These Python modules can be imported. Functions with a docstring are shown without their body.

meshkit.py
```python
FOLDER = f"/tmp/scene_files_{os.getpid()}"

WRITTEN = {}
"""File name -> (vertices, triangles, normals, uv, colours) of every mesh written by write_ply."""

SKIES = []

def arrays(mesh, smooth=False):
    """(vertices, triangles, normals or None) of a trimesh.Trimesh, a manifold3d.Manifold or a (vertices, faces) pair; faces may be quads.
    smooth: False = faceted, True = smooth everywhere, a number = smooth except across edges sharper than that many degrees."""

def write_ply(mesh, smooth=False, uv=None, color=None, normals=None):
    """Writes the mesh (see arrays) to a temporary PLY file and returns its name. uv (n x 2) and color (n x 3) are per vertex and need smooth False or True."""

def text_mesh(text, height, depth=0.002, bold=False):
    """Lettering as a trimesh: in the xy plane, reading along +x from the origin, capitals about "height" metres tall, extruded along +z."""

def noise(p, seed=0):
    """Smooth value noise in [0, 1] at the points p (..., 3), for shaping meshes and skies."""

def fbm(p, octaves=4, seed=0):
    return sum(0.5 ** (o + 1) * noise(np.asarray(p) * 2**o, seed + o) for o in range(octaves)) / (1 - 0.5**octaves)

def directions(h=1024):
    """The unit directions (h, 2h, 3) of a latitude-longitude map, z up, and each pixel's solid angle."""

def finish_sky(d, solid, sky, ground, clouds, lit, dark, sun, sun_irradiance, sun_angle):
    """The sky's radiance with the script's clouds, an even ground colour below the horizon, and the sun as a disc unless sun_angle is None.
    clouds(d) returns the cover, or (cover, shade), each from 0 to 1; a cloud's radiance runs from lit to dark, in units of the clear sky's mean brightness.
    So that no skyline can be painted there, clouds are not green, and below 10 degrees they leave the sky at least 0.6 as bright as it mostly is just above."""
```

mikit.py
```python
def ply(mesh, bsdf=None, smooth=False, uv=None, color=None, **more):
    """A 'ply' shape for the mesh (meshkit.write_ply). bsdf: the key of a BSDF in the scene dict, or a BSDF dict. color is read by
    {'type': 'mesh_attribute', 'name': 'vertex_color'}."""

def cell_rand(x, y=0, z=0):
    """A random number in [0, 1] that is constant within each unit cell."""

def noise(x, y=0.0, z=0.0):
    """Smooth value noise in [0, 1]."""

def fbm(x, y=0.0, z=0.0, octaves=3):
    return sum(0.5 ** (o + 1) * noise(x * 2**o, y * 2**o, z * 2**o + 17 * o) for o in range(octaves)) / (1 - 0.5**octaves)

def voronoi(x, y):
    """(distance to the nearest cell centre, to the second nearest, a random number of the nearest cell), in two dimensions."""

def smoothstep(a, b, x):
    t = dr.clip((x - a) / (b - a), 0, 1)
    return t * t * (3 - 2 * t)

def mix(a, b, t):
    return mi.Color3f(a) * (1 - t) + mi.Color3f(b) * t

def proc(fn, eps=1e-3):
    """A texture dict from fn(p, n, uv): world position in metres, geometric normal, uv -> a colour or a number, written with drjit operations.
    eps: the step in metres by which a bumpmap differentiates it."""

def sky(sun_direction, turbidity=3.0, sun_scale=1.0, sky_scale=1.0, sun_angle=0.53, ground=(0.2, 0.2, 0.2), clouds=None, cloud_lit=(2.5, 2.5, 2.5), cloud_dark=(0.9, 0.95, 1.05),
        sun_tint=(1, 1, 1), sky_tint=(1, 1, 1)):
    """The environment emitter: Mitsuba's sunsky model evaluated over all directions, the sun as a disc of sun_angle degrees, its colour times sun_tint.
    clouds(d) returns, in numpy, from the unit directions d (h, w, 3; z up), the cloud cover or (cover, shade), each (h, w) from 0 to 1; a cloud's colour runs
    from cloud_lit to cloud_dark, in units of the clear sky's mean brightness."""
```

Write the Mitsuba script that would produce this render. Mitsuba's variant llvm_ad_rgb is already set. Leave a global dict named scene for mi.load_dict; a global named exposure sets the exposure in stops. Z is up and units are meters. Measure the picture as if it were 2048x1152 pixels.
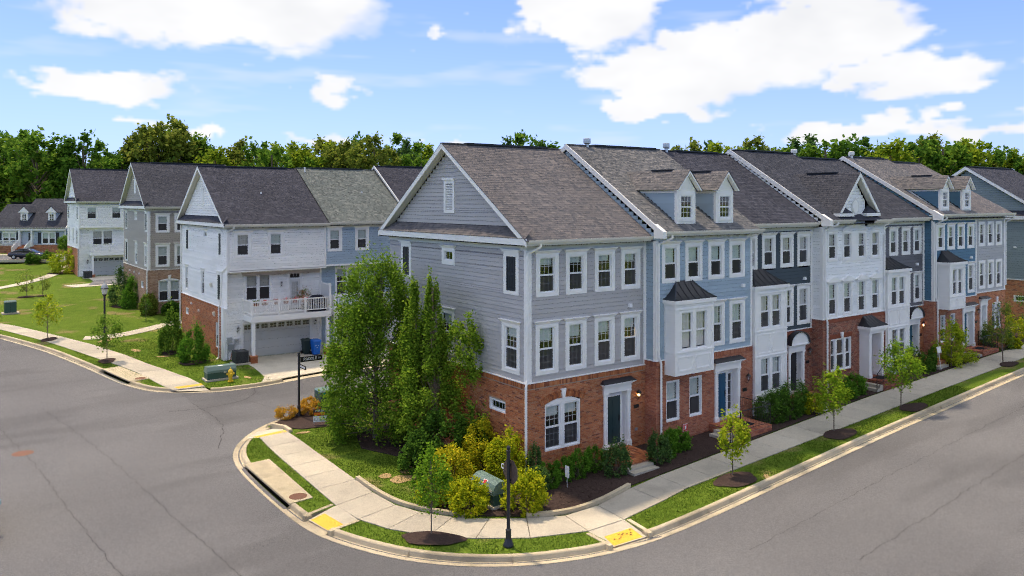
import math, re, numpy as np, mitsuba as mi, mikit, meshkit, trimesh, shapely
import drjit as dr
from shapely.geometry import Polygon, box as sbox, LineString
T = mi.ScalarTransform4f
rng = np.random.default_rng(7)
scene, labels = {}, {}

# ---------------------------------------------------------------- camera, sky, exposure
YAW = math.radians(54.16)
FWD = np.array([math.cos(YAW), math.sin(YAW), 0.0]); RGT = np.array([math.sin(YAW), -math.cos(YAW), 0.0])
CAM = np.array([-18.553, -24.717, 10.85])
scene['camera'] = {'type': 'perspective', 'fov': 65.994, 'fov_axis': 'x', 'near_clip': 0.5, 'far_clip': 5000.0,
                   'principal_point_offset_y': 0.1484,
                   'to_world': T().look_at(origin=CAM.tolist(), target=(CAM + FWD).tolist(), up=[0, 0, 1])}
exposure = 2.4
SUN_EL, SUN_AZ = math.radians(66), math.radians(97)       # azimuth from +x towards +y
SUN = [math.cos(SUN_EL) * math.cos(SUN_AZ), math.cos(SUN_EL) * math.sin(SUN_AZ), math.sin(SUN_EL)]

# the cumulus banks of the day: (azimuth, elevation, half widths in azimuth and elevation, weight), degrees, azimuth from +y to +x
BANKS = [(16, 13.5, 11, 3.4, 1.0), (9, 7.6, 4.6, 1.0, .8), (-17.6, 7.9, 3.3, 1.0, .8), (22.6, 8.0, 2.2, 1.3, .7), (30.7, 12, 1.4, .9, .55),
         (41.5, 13.5, 5.6, 2.6, .95), (50, 9.5, 9.5, 2.4, 1.0), (57, 11.5, 6.5, 2.6, 1.0), (62.5, 8.3, 4.5, 1.7, .9), (46, 7.3, 5.0, .9, .8),
         (47.5, 6.3, 4.5, .8, .8), (60, 4.7, 7.0, .8, .9), (67, 4.3, 5, .6, .8), (64.3, 5.2, 1.5, .5, .7), (71.5, 5.2, 2.0, .8, .9), (73.5, 3.2, 4, .6, .8),
         (12.8, 5.0, 3.6, .5, .7), (31, 4.4, 1.4, .5, .8), (55, 13.8, 3.5, .9, .7), (70, 9.0, 1.8, .3, .5), (23, 4.4, 2.0, .5, .6), (-2, 15.5, 10, 2.2, .8)]


def clouds(d):
    az = np.degrees(np.arctan2(d[..., 0], d[..., 1])); el = np.degrees(np.arcsin(np.clip(d[..., 2], -1, 1)))
    p = np.stack([d[..., 0] / (d[..., 2] + .10), d[..., 1] / (d[..., 2] + .10), d[..., 2] * 0], -1)
    q = np.stack([az * .20, el * .42, el * 0], -1)
    n1 = meshkit.fbm(q, 5, 3); n2 = meshkit.fbm(q * 3.1 + 7, 4, 11); n3 = meshkit.fbm(p * .55 + 3, 5, 5)
    wa = az + (n2 - .5) * 5.5; we = el + (meshkit.fbm(q * 2.3 + 31, 4, 23) - .5) * 2.4
    f = np.zeros_like(az)
    for a, e, wa_, we_, w in BANKS:
        r = ((wa - a) / wa_) ** 2 + ((we - e) / we_) ** 2
        f = np.maximum(f, w * np.clip(1.35 - r, 0, 1))
    inside = f * (.55 + .9 * n1) + (n2 - .5) * .55 * (f > .02)
    cov = np.clip((inside - .24) / .42, 0, 1)
    high = np.clip((n3 - .53) / .13, 0, 1) * np.clip((el - 20) / 8, 0, 1)       # the same kind of cloud goes on overhead
    wisp = np.clip((meshkit.fbm(q * np.array([.7, 2.2, 1]) + 50, 4, 31) - .6) / .2, 0, 1) * .3
    cov = np.maximum(np.maximum(cov, high * .9), wisp)
    haze = .20 * np.exp(-np.clip(el, 0, 90) / 5.5)
    shade = np.clip(.55 * (1 - n1) - .12 + .25 * (meshkit.fbm(q * 1.7 + 90, 3, 41) - .5), 0, 1)
    return np.clip(np.maximum(cov, haze), 0, 1), shade


scene['sky'] = mikit.sky(SUN, turbidity=3, sun_scale=.56, sky_scale=1.0, sun_angle=3.0, ground=(.2, .2, .18), clouds=clouds,
                         cloud_lit=(2.1, 2.1, 2.12), cloud_dark=(1.35, 1.4, 1.52), sun_tint=(1, .95, .87), sky_tint=(.78, .80, 1.08))

# ---------------------------------------------------------------- helpers
COUNT = {}


def num(key):
    n = COUNT.get(key, 0); COUNT[key] = n + 1
    return key if n == 0 else f'{key}_{n:03d}'


XF = [None]                                   # a (rotation 3x3, origin) for things built in their own axes


def put(key, mesh, mat, smooth=False, color=None, uniq=True, **more):
    seg = key.split('__')
    if len(seg) > 3: key = '__'.join(seg[:2] + ['_'.join([re.sub(r'_\d{3}$', '', q) for q in seg[2:-1]] + seg[-1:])]); uniq = True
    if uniq: key = num(key)
    if isinstance(mesh, trimesh.Trimesh): mesh = (np.array(mesh.vertices), np.array(mesh.faces))
    elif hasattr(mesh, 'to_mesh'):
        m = mesh.to_mesh(); mesh = (np.array(m.vert_properties[:, :3], float), np.array(m.tri_verts))
    v, f = mesh
    v = np.asarray(v, float)
    if XF[0] is not None: v = v @ XF[0][0].T + XF[0][1]
    scene[key] = mikit.ply((v, f), mat, smooth=smooth, color=color, **more)
    return key


def lab(key, label, cat=None, group=None, kind=None):
    d = labels.setdefault(key, {})
    d['label'] = label
    if cat: d['category'] = cat
    if group: d['group'] = group
    if kind: d['kind'] = kind
    return key


BF = np.array([[0, 2, 1], [0, 3, 2], [4, 5, 6], [4, 6, 7], [0, 1, 5], [0, 5, 4], [1, 2, 6], [1, 6, 5], [2, 3, 7], [2, 7, 6], [3, 0, 4], [3, 4, 7]])


def boxes(a):
    a = np.asarray(a, float).reshape(-1, 6)
    x0, x1, y0, y1, z0, z1 = a.T
    v = np.stack([np.stack(c, -1) for c in ((x0, y0, z0), (x1, y0, z0), (x1, y1, z0), (x0, y1, z0), (x0, y0, z1), (x1, y0, z1), (x1, y1, z1), (x0, y1, z1))], 1)
    f = BF[None] + (np.arange(len(a)) * 8)[:, None, None]
    return v.reshape(-1, 3), f.reshape(-1, 3)


def join(ms):
    vs, fs, o = [], [], 0
    for v, f in ms:
        vs.append(np.asarray(v, float)); fs.append(np.asarray(f) + o); o += len(v)
    return np.vstack(vs), np.vstack(fs)


def hexa(p):
    """eight corners: bottom ring of four, top ring of four"""
    return np.asarray(p, float), BF


def prism(poly, axis, a0, a1):
    """2-D polygon (n x 2, counter-clockwise) pulled along an axis: 'x' takes (y,z), 'y' takes (x,z), 'z' takes (x,y)"""
    poly = np.asarray(poly, float); n = len(poly)
    t = trimesh.creation.triangulate_polygon(Polygon(poly), engine='earcut')
    tv, tf = np.asarray(t[0]), np.asarray(t[1])
    if len(tv) != n: tv = np.asarray(tv)

    def lift(q, a):
        if axis == 'x': return np.column_stack([np.full(len(q), a), q[:, 0], q[:, 1]])
        if axis == 'y': return np.column_stack([q[:, 0], np.full(len(q), a), q[:, 1]])
        return np.column_stack([q[:, 0], q[:, 1], np.full(len(q), a)])
    i = np.arange(n); j = (i + 1) % n
    side = np.vstack([np.column_stack([i, j, j + n]), np.column_stack([i, j + n, i + n])])
    return join([(np.vstack([lift(poly, a0), lift(poly, a1)]), side), (lift(tv, a0), tf[:, ::-1]), (lift(tv, a1), tf)])


def cyl(p0, p1, r0, r1=None, n=10, caps=True):
    r1 = r0 if r1 is None else r1
    p0, p1 = np.asarray(p0, float), np.asarray(p1, float)
    z = (p1 - p0) / np.linalg.norm(p1 - p0)
    x = np.cross(z, [0, 0, 1] if abs(z[2]) < .9 else [1, 0, 0]); x /= np.linalg.norm(x); y = np.cross(z, x)
    a = np.arange(n) * 2 * np.pi / n
    ring = np.cos(a)[:, None] * x + np.sin(a)[:, None] * y
    v = np.vstack([p0 + ring * r0, p1 + ring * r1, [p0], [p1]])
    i = np.arange(n); j = (i + 1) % n
    f = [np.column_stack([i, j, j + n]), np.column_stack([i, j + n, i + n])]
    if caps: f += [np.column_stack([j, i, i * 0 + 2 * n]), np.column_stack([i + n, j + n, i * 0 + 2 * n + 1])]
    return v, np.vstack(f)


def tube(pts, r, n=8):
    return join([cyl(pts[k], pts[k + 1], r, r, n) for k in range(len(pts) - 1)])


def lathe(profile, c=(0, 0, 0), n=16):
    pr = np.asarray(profile, float); m = len(pr); a = np.arange(n) * 2 * np.pi / n
    v = np.stack([pr[:, None, 0] * np.cos(a), pr[:, None, 0] * np.sin(a), np.broadcast_to(pr[:, None, 1], (m, n))], -1).reshape(-1, 3) + np.asarray(c, float)
    i, j = np.meshgrid(np.arange(m - 1), np.arange(n), indexing='ij'); k = (j + 1) % n
    q = np.stack([i * n + j, i * n + k, (i + 1) * n + k, (i + 1) * n + j], -1).reshape(-1, 4)
    return v, np.vstack([q[:, [0, 1, 2]], q[:, [0, 2, 3]]])


def rot(mesh, deg, c=(0, 0, 0)):
    a = math.radians(deg); R = np.array([[math.cos(a), -math.sin(a), 0], [math.sin(a), math.cos(a), 0], [0, 0, 1]])
    return (np.asarray(mesh[0]) - 0) @ R.T + np.asarray(c, float), mesh[1]


def text3d(s, h, depth=.004, bold=True):
    m = meshkit.text_mesh(s, h, depth, bold)
    return np.array(m.vertices), np.array(m.faces)


def pieces(parent, name, items, limit=300, smooth=False):
    """items: (mesh, material). The ones that show largest from the road corner are parts of their own, the rest are one part."""
    if not items: return
    if len(items) > limit:
        w = []
        for m, _ in items:
            v = np.asarray(m[0]); lo, hi = v.min(0), v.max(0)
            w.append(np.sort(hi - lo)[1:].prod() / (((lo + hi) / 2 - CAM) ** 2).sum())
        o = np.argsort(-np.array(w))
    else: o = np.arange(len(items))
    for k in o[:limit]: put(f'{parent}__{name}', items[k][0], items[k][1], smooth)
    rest = {}
    for k in o[limit:]: rest.setdefault(items[k][1], []).append(items[k][0])
    for mat, ms in rest.items():
        k = put(f'{parent}__{name}', join(ms), mat, smooth)
        labels[k] = {'kind': 'stuff'}


def ss(a, b, x):
    t = np.clip((np.asarray(x, float) - a) / (b - a), 0, 1); return t * t * (3 - 2 * t)


def G(x, y):
    """height of the natural ground"""
    x, y = np.asarray(x, float), np.asarray(y, float)
    return .035 * np.clip(x, 0, 70) * (1 - ss(4, 22, y)) + np.interp(y, [-60, 28, 36, 50, 78, 90, 101, 130, 300], [0, 0, .3, 1., 1.65, 2.1, 3.1, 3., 3.])


# ---------------------------------------------------------------- materials
def rgb(*c): return {'type': 'rgb', 'value': list(map(float, c))}


def mat(key, col, rough=.6, spec=.35, metallic=0., bump=None, bscale=.01, eps=2e-3, **k):
    b = {'type': 'principled', 'base_color': col if isinstance(col, dict) else rgb(*col), 'roughness': rough, 'specular': spec, 'metallic': metallic, **k}
    if bump is not None: b = {'type': 'bumpmap', 'tex': mikit.proc(bump, eps), 'scale': bscale, 'bsdf': b}
    scene[key] = {'type': 'twosided', 'bsdf': b}
    return key


N, FB, CR, MX, SS = mikit.noise, mikit.fbm, mikit.cell_rand, mikit.mix, mikit.smoothstep


def painted(c, amt=.10, fine=22.):
    """flat paint with faint weathering"""
    c = [float(x) for x in c]
    def fn(p, n, uv):
        a = FB(p.x * .55, p.y * .55, p.z * .9, 3); b = N(p.x * 3, p.y * 3, p.z * fine)
        return mi.Color3f(*c) * (1 - amt + amt * 1.4 * a + amt * .6 * (b - .5))
    return mikit.proc(fn)


SID = {'lilac_grey': (.44, .43, .435), 'pale_blue': (.33, .42, .50), 'charcoal': (.05, .07, .085), 'white_lap': (.80, .82, .83), 'dark_grey': (.135, .135, .15),
       'deep_blue': (.085, .18, .265), 'light_grey': (.42, .425, .43), 'sage_grey': (.235, .29, .31), 'white_warm': (.84, .84, .83), 'blue_grey': (.34, .43, .52), 'taupe': (.36, .325, .28), 'cape_grey': (.40, .47, .55)}
for k, c in SID.items():
    for j, t in enumerate((.955, 1.0, 1.04)):
        mat(f'm_{k}_{j}', painted(tuple(t * np.array(c))), .55, .3)
mat('m_trim', painted((.82, .82, .81), .07), .45, .4)
mat('m_trim_b', painted((.68, .69, .68), .1), .55, .3)
mat('m_soffit', painted((.58, .57, .53), .08), .7, .2)
mat('m_gutter', painted((.66, .64, .58), .12), .45, .4)
mat('m_black', (.012, .013, .016), .35, .5)
mat('m_blackmetal', (.018, .02, .026), .38, .5)
mat('m_seam', (.022, .026, .036), .33, .6)
mat('m_shutter', (.014, .018, .026), .5, .4)
mat('m_inside', (.045, .043, .042), .9, .1)
mat('m_screen_solid', (.03, .03, .033), .8, .2)
mat('m_blind', painted((.52, .60, .58), .12, 70), .8, .2)
mat('m_blind_w', painted((.60, .60, .57), .12, 70), .8, .2)
mat('m_curtain', painted((.50, .50, .46), .25, 2), .9, .1)
mat('m_sash', (.76, .77, .79), .4, .4)
mat('m_muntin', (.55, .57, .58), .5, .3)
mat('m_door_green', (.02, .045, .05), .35, .5); mat('m_door_blue', (.015, .08, .16), .35, .5); mat('m_door_black', (.012, .014, .02), .35, .5)
mat('m_door_red', (.30, .02, .05), .35, .5); mat('m_door_white', (.70, .71, .72), .4, .4); mat('m_door_teal', (.02, .10, .15), .35, .5)
mat('m_garage', painted((.55, .56, .55), .08), .5, .3)
mat('m_brass', (.5, .42, .3), .3, .5, 1.)
mat('m_steel', (.55, .56, .57), .35, .5, .9)
mat('m_galv', painted((.42, .44, .45), .2), .45, .5, metallic=.5)
scene['m_pane'] = {'type': 'thindielectric', 'int_ior': 1.52}
scene['m_pane_low'] = {'type': 'thindielectric', 'int_ior': 1.62}
scene['m_screen'] = {'type': 'mask', 'opacity': .48, 'bsdf': {'type': 'twosided', 'bsdf': {'type': 'principled', 'base_color': rgb(.06, .06, .065), 'roughness': .8, 'specular': .2}}}
# bricks: four firings each
BR = {'red': [(.47, .175, .075), (.40, .135, .058), (.50, .22, .11), (.24, .085, .05), (.44, .155, .065)], 'rose': [(.43, .165, .095), (.37, .13, .075), (.46, .20, .125), (.28, .10, .07), (.40, .145, .08)],
      'dark': [(.27, .09, .055), (.21, .07, .05), (.33, .13, .08), (.13, .055, .045), (.25, .08, .045)], 'tan': [(.36, .22, .15), (.30, .17, .11), (.42, .28, .20), (.22, .12, .09), (.33, .2, .13)]}
for k, cs in BR.items():
    for j, c in enumerate(cs): mat(f'm_{k}_brick_{j}', painted(c, .28, 9), .85, .15)
mat('m_mortar', painted((.40, .33, .27), .2), .95, .1)


def brickwork(cs, mortar):
    cs = [mi.ScalarColor3f(*c) for c in cs]

    def fn(p, n, uv):
        u = dr.select(dr.abs(n.x) > .5, p.y, p.x)
        r = dr.floor(p.z / .0677); uu = u / .2135 + .5 * (r - 2 * dr.floor(r / 2)); fz = p.z / .0677 - r; fu = uu - dr.floor(uu)
        k = CR(dr.floor(uu), r, 3)
        c = mi.Color3f(cs[0])
        for a, col in zip((.3, .55, .75, .88), cs[1:]): c = dr.select(k > a, mi.Color3f(col), c)
        m = (fz < .15) | (fu < .05)
        c = c * (.85 + .3 * FB(p.x * 1.3, p.y * 1.3, p.z * 1.3, 3))
        return dr.select(m, mi.Color3f(*mortar), c)

    def h(p, n, uv):
        u = dr.select(dr.abs(n.x) > .5, p.y, p.x)
        r = dr.floor(p.z / .0677); uu = u / .2135 + .5 * (r - 2 * dr.floor(r / 2)); fz = p.z / .0677 - r; fu = uu - dr.floor(uu)
        return dr.select((fz < .15) | (fu < .05), mi.Float(0), mi.Float(1))
    return fn, h


for k in ('red', 'rose', 'dark', 'tan'):
    fn, h = brickwork(BR[k], (.36, .29, .235))
    mat(f'm_{k}_brickwall', mikit.proc(fn), .9, .15, bump=h, bscale=.004, eps=4e-3)

ROOF = {'brown': ((.128, .122, .130), (.168, .155, .158), (.094, .095, .107)), 'grey': ((.125, .128, .135), (.19, .185, .185), (.085, .09, .10)), 'dark': ((.050, .053, .070), (.070, .073, .095), (.036, .039, .054)),
        'green': ((.125, .145, .142), (.18, .195, .19), (.085, .10, .10)), 'mid': ((.125, .124, .132), (.175, .165, .168), (.088, .09, .10)), 'char': ((.049, .053, .068), (.066, .07, .088), (.036, .04, .053))}


def shingle_tex(cs):
    def fn(p, n, uv):
        u = dr.select(dr.abs(n.x) > dr.abs(n.y), p.y, p.x)
        r = dr.floor(p.z / .0805); uu = u / .31 + 7.3 * CR(r, 5, 1)
        k = CR(dr.floor(uu), r, 9); k2 = CR(dr.floor(uu * 2.1), r, 4)
        c = MX(mi.Color3f(*cs[0]), mi.Color3f(*cs[1]), SS(.55, .95, k)); c = MX(c, mi.Color3f(*cs[2]), SS(.6, .9, k2))
        w = FB(p.x * .45, p.y * .45, p.z * .45, 3)
        return c * (.80 + .4 * w) * (.88 + .24 * N(p.x * 60, p.y * 60, p.z * 60))
    return mikit.proc(fn)


for k, cs in ROOF.items(): mat(f'm_roof_{k}', shingle_tex(cs), .92, .12)


def speck(c1, c2, s1=14., s2=90., lo=.7, stains=0.):
    def fn(p, n, uv):
        a = FB(p.x * .35, p.y * .35, p.z * .35, 4); b = FB(p.x * s1, p.y * s1, p.z * s1, 2); c = N(p.x * s2, p.y * s2, p.z * s2)
        col = MX(mi.Color3f(*c1), mi.Color3f(*c2), b) * (lo + (1 - lo) * 2 * a) * (.86 + .28 * c)
        if stains: col = col * (1 - stains * SS(.55, .75, FB(p.x * 1.1 + 9, p.y * 1.1, p.z * 1.1, 3)))
        return col
    return mikit.proc(fn)


mat('m_asphalt', mikit.proc(lambda p, n, uv: (
    MX(mi.Color3f(.108, .109, .116), mi.Color3f(.15, .151, .158), FB(p.x * .22, p.y * .22, 0, 4))
    * (.80 + .4 * N(p.x * 34, p.y * 34, 1.)) * (.84 + .32 * N(p.x * 95, p.y * 95, 2.))
    * (1 - .16 * SS(.52, .70, FB(p.x * .13 + 5, p.y * .5, 0, 4)))
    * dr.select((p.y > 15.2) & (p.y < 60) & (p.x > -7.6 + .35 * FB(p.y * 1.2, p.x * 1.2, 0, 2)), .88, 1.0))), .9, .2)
mat('m_concrete', speck((.40, .365, .295), (.46, .42, .345), 9, 70, .78, .10), .9, .15)
mat('m_concrete_b', speck((.36, .33, .27), (.42, .385, .32), 9, 70, .76, .14), .9, .15)
mat('m_concrete_c', speck((.43, .39, .31), (.48, .44, .36), 9, 70, .8, .10), .9, .15)
mat('m_curb', speck((.43, .37, .255), (.50, .435, .31), 8, 60, .72, .22), .9, .15)
mat('m_curb_b', speck((.39, .34, .245), (.46, .40, .29), 8, 60, .72, .25), .9, .15)
mat('m_mulch', speck((.028, .019, .018), (.075, .052, .046), 26, 75, .7), .95, .1, bump=lambda p, n, uv: FB(p.x * 22, p.y * 22, p.z * 22, 2), bscale=.03, eps=8e-3)
mat('m_yellow', speck((.70, .42, .05), (.76, .47, .07), 20, 80, .8), .7, .2)
mat('m_rust', speck((.13, .06, .04), (.20, .10, .06), 20, 60, .7), .7, .3)
mat('m_dark_void', (.008, .008, .008), .9, .1)
mat('m_soil', speck((.30, .21, .10), (.38, .28, .15), 12, 60, .7), .95, .1)
mat('m_crack', (.058, .057, .062), .9, .1)


def grass_tex(p, n, uv):
    a = FB(p.x * .28, p.y * .28, 0, 4); b = FB(p.x * 2.2, p.y * 2.2, 3, 3); c = N(p.x * 24, p.y * 24, 0); d = N(p.x * 60, p.y * 60, 5)
    g = MX(mi.Color3f(.060, .118, .010), mi.Color3f(.135, .19, .024), a * .5 + b * .5) * (.68 + .40 * c + .26 * d)
    dry = SS(.60, .78, FB(p.x * .55 + 4, p.y * .55 + 11, 0, 4)) * .75
    g = MX(g, mi.Color3f(.23, .185, .085) * (.75 + .5 * c), dry)
    return g


mat('m_grass', mikit.proc(grass_tex), .95, .1, bump=lambda p, n, uv: N(p.x * 30, p.y * 30, 0), bscale=.03, eps=8e-3)
vc = {'type': 'mesh_attribute', 'name': 'vertex_color'}
scene['m_leaf'] = {'type': 'principledthin', 'base_color': vc, 'roughness': .55, 'spec_trans': 0., 'diff_trans': .9, 'eta': 1.35}
mat('m_bark', speck((.13, .10, .08), (.20, .165, .13), 12, 60, .7), .95, .1)
mat('m_bark_pale', speck((.36, .28, .22), (.22, .15, .11), 10, 50, .7), .95, .1)
mat('m_util_green', painted((.035, .085, .07), .25), .45, .4); mat('m_util_lid', painted((.12, .19, .175), .3), .35, .5)
mat('m_sticker', (.75, .75, .74), .5); mat('m_red', (.55, .04, .04), .5); mat('m_orange', (.72, .16, .02), .5); mat('m_white', (.78, .79, .8), .5)
mat('m_hydrant', painted((.70, .46, .02), .15), .4, .5); mat('m_bin_blue', (.012, .13, .52), .4, .4); mat('m_bin_green', (.012, .03, .03), .45, .4)
mat('m_signback', (.085, .06, .05), .5, .4); mat('m_awning', painted((.42, .37, .34), .3, 40), .9, .1); mat('m_meter', (.36, .38, .39), .4, .5)
mat('m_cover', (.02, .02, .035), .8, .2); mat('m_terracotta', (.30, .10, .05), .8); mat('m_tealtag', (.02, .38, .26), .5)
mat('m_car_blue', (.10, .25, .33), .2, .6, clearcoat=1.); mat('m_car_black', (.012, .014, .03), .2, .6, clearcoat=1.); mat('m_car_glass', (.02, .025, .03), .08, .7)
mat('m_tyre', (.02, .02, .02), .9, .1); mat('m_rim', (.45, .46, .48), .3, .6, .8); mat('m_mat', (.02, .02, .024), .95, .1)

# ---------------------------------------------------------------- building kit
class Fr:
    """a wall's own axes: u along it, d outwards, z up. front: faces -y at y=o; left: faces -x at x=o; right: faces +x at x=o"""
    def __init__(s, kind, o): s.kind, s.o = kind, o

    def b(s, u0, u1, d0, d1, z0, z1):
        if s.kind == 'front': return (u0, u1, s.o - d1, s.o - d0, z0, z1)
        if s.kind == 'left': return (s.o - d1, s.o - d0, u0, u1, z0, z1)
        return (s.o + d0, s.o + d1, u0, u1, z0, z1)

    def p(s, u, d, z):
        if s.kind == 'front': return (u, s.o - d, z)
        return (s.o - d, u, z) if s.kind == 'left' else (s.o + d, u, z)

    def poly(s, pts, d0, d1):
        """a (u, z) polygon pulled from d0 to d1"""
        if s.kind == 'front': return prism(pts, 'y', s.o - d1, s.o - d0)
        return prism(pts, 'x', s.o - d1, s.o - d0) if s.kind == 'left' else prism(pts, 'x', s.o + d0, s.o + d1)


def bands(z0, z1, step, first=None):
    out, z = [], z0 if first is None else first
    while z < z1 - .01:
        out.append((z, min(z + step, z1))); z += step
    return out


def cut_rows(rows, span, holes):
    """rows (za, zb); span(z) -> (u0, u1); holes (u0, u1, z0, z1). Yields (u0, u1, za, zb) free pieces."""
    for za, zb in rows:
        cuts = sorted({za, zb, *[z for h in holes for z in h[2:] if za + .012 < z < zb - .012]})
        for a, b in zip(cuts, cuts[1:]):
            u0, u1 = span((a + b) / 2)
            if u1 - u0 < .03: continue
            iv = [(u0, u1)]
            for h in holes:
                if h[2] < b - .006 and h[3] > a + .006:
                    iv = [q for p in iv for q in ((p[0], min(p[1], h[0])), (max(p[0], h[1]), p[1])) if q[1] - q[0] > .015]
            for p in iv: yield p[0], p[1], a, b


def siding(parent, fr, span, z0, z1, holes, m, step=.178, limit=300, joints=3.66, seed=1, d=0., bots=None):
    r = np.random.default_rng(seed); items = []
    if not callable(span): sp = span; span = lambda z: sp
    for u0, u1, a, b in cut_rows(bands(z0, z1, step), span, holes):
        xs = [u0]
        while u1 - xs[-1] > joints * 1.15: xs.append(xs[-1] + joints * r.uniform(.62, 1.0))
        xs.append(u1)
        for s, e in zip(xs, xs[1:]):
            e2 = e - (.003 if e < u1 else 0); t = b - .010
            P = [fr.p(s, d - .015, a), fr.p(e2, d - .015, a), fr.p(e2, d + .026, a), fr.p(s, d + .026, a), fr.p(s, d - .015, t), fr.p(e2, d - .015, t), fr.p(e2, d + .008, t), fr.p(s, d + .008, t)]
            items.append((hexa(P), f'm_{m}_{r.integers(3)}'))
    pieces(parent, 'plank', items, limit)


def bricks(parent, fr, u0, u1, z0, z1, holes, pal, limit=300, seed=3, soldier=True, d=0., top_limit=40):
    """individual bricks over a mortar bed; a soldier course under the water table"""
    r = np.random.default_rng(seed); items, tops = [], []
    zt = z1 - .20 if soldier else z1
    rows = bands(z0, zt, .0677); rows = [q for q in rows if q[1] - q[0] > .05]
    for i, row in enumerate(rows):
        off = (i % 2) * .107
        for a0, a1, za, zb in cut_rows([row], lambda z: (u0, u1), holes):
            k0 = math.floor((a0 - u0 - off) / .2135)
            x = u0 + off + k0 * .2135
            while x < a1 - .01:
                s, e = max(x, a0), min(x + .2035, a1)
                if e - s > .03:
                    items.append((boxes(fr.b(s, e, d - .05, d + r.uniform(.002, .007), za + .005, zb - .005)), f'm_{pal}_brick_{r.choice(5, p=(.34, .26, .16, .1, .14))}'))
                x += .2135
    if soldier:
        x = u0
        while x < u1 - .03:
            tops.append((boxes(fr.b(x, min(x + .0585, u1), d - .05, d + .030 + r.uniform(0, .004), z1 - .20, z1 - .005)), f'm_{pal}_brick_{r.choice(5)}')); x += .0665
    mor = [fr.b(a, b, d - .06, d - .002, za, zb) for a, b, za, zb in cut_rows([(z0, z1)], lambda z: (u0, u1), holes)]
    put(parent + '__mortar', boxes(mor), 'm_mortar')
    pieces(parent, 'brick', items + tops, limit)


def flatwall(parent, fr, u0, u1, z0, z1, holes, m, name='brickwork', d=0.):
    put(f'{parent}__{name}', boxes([fr.b(a, b, d - .06, d + .004, za, zb) for a, b, za, zb in cut_rows([(z0, z1)], lambda z: (u0, u1), holes)]), m)


BL = np.random.default_rng(21)


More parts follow.
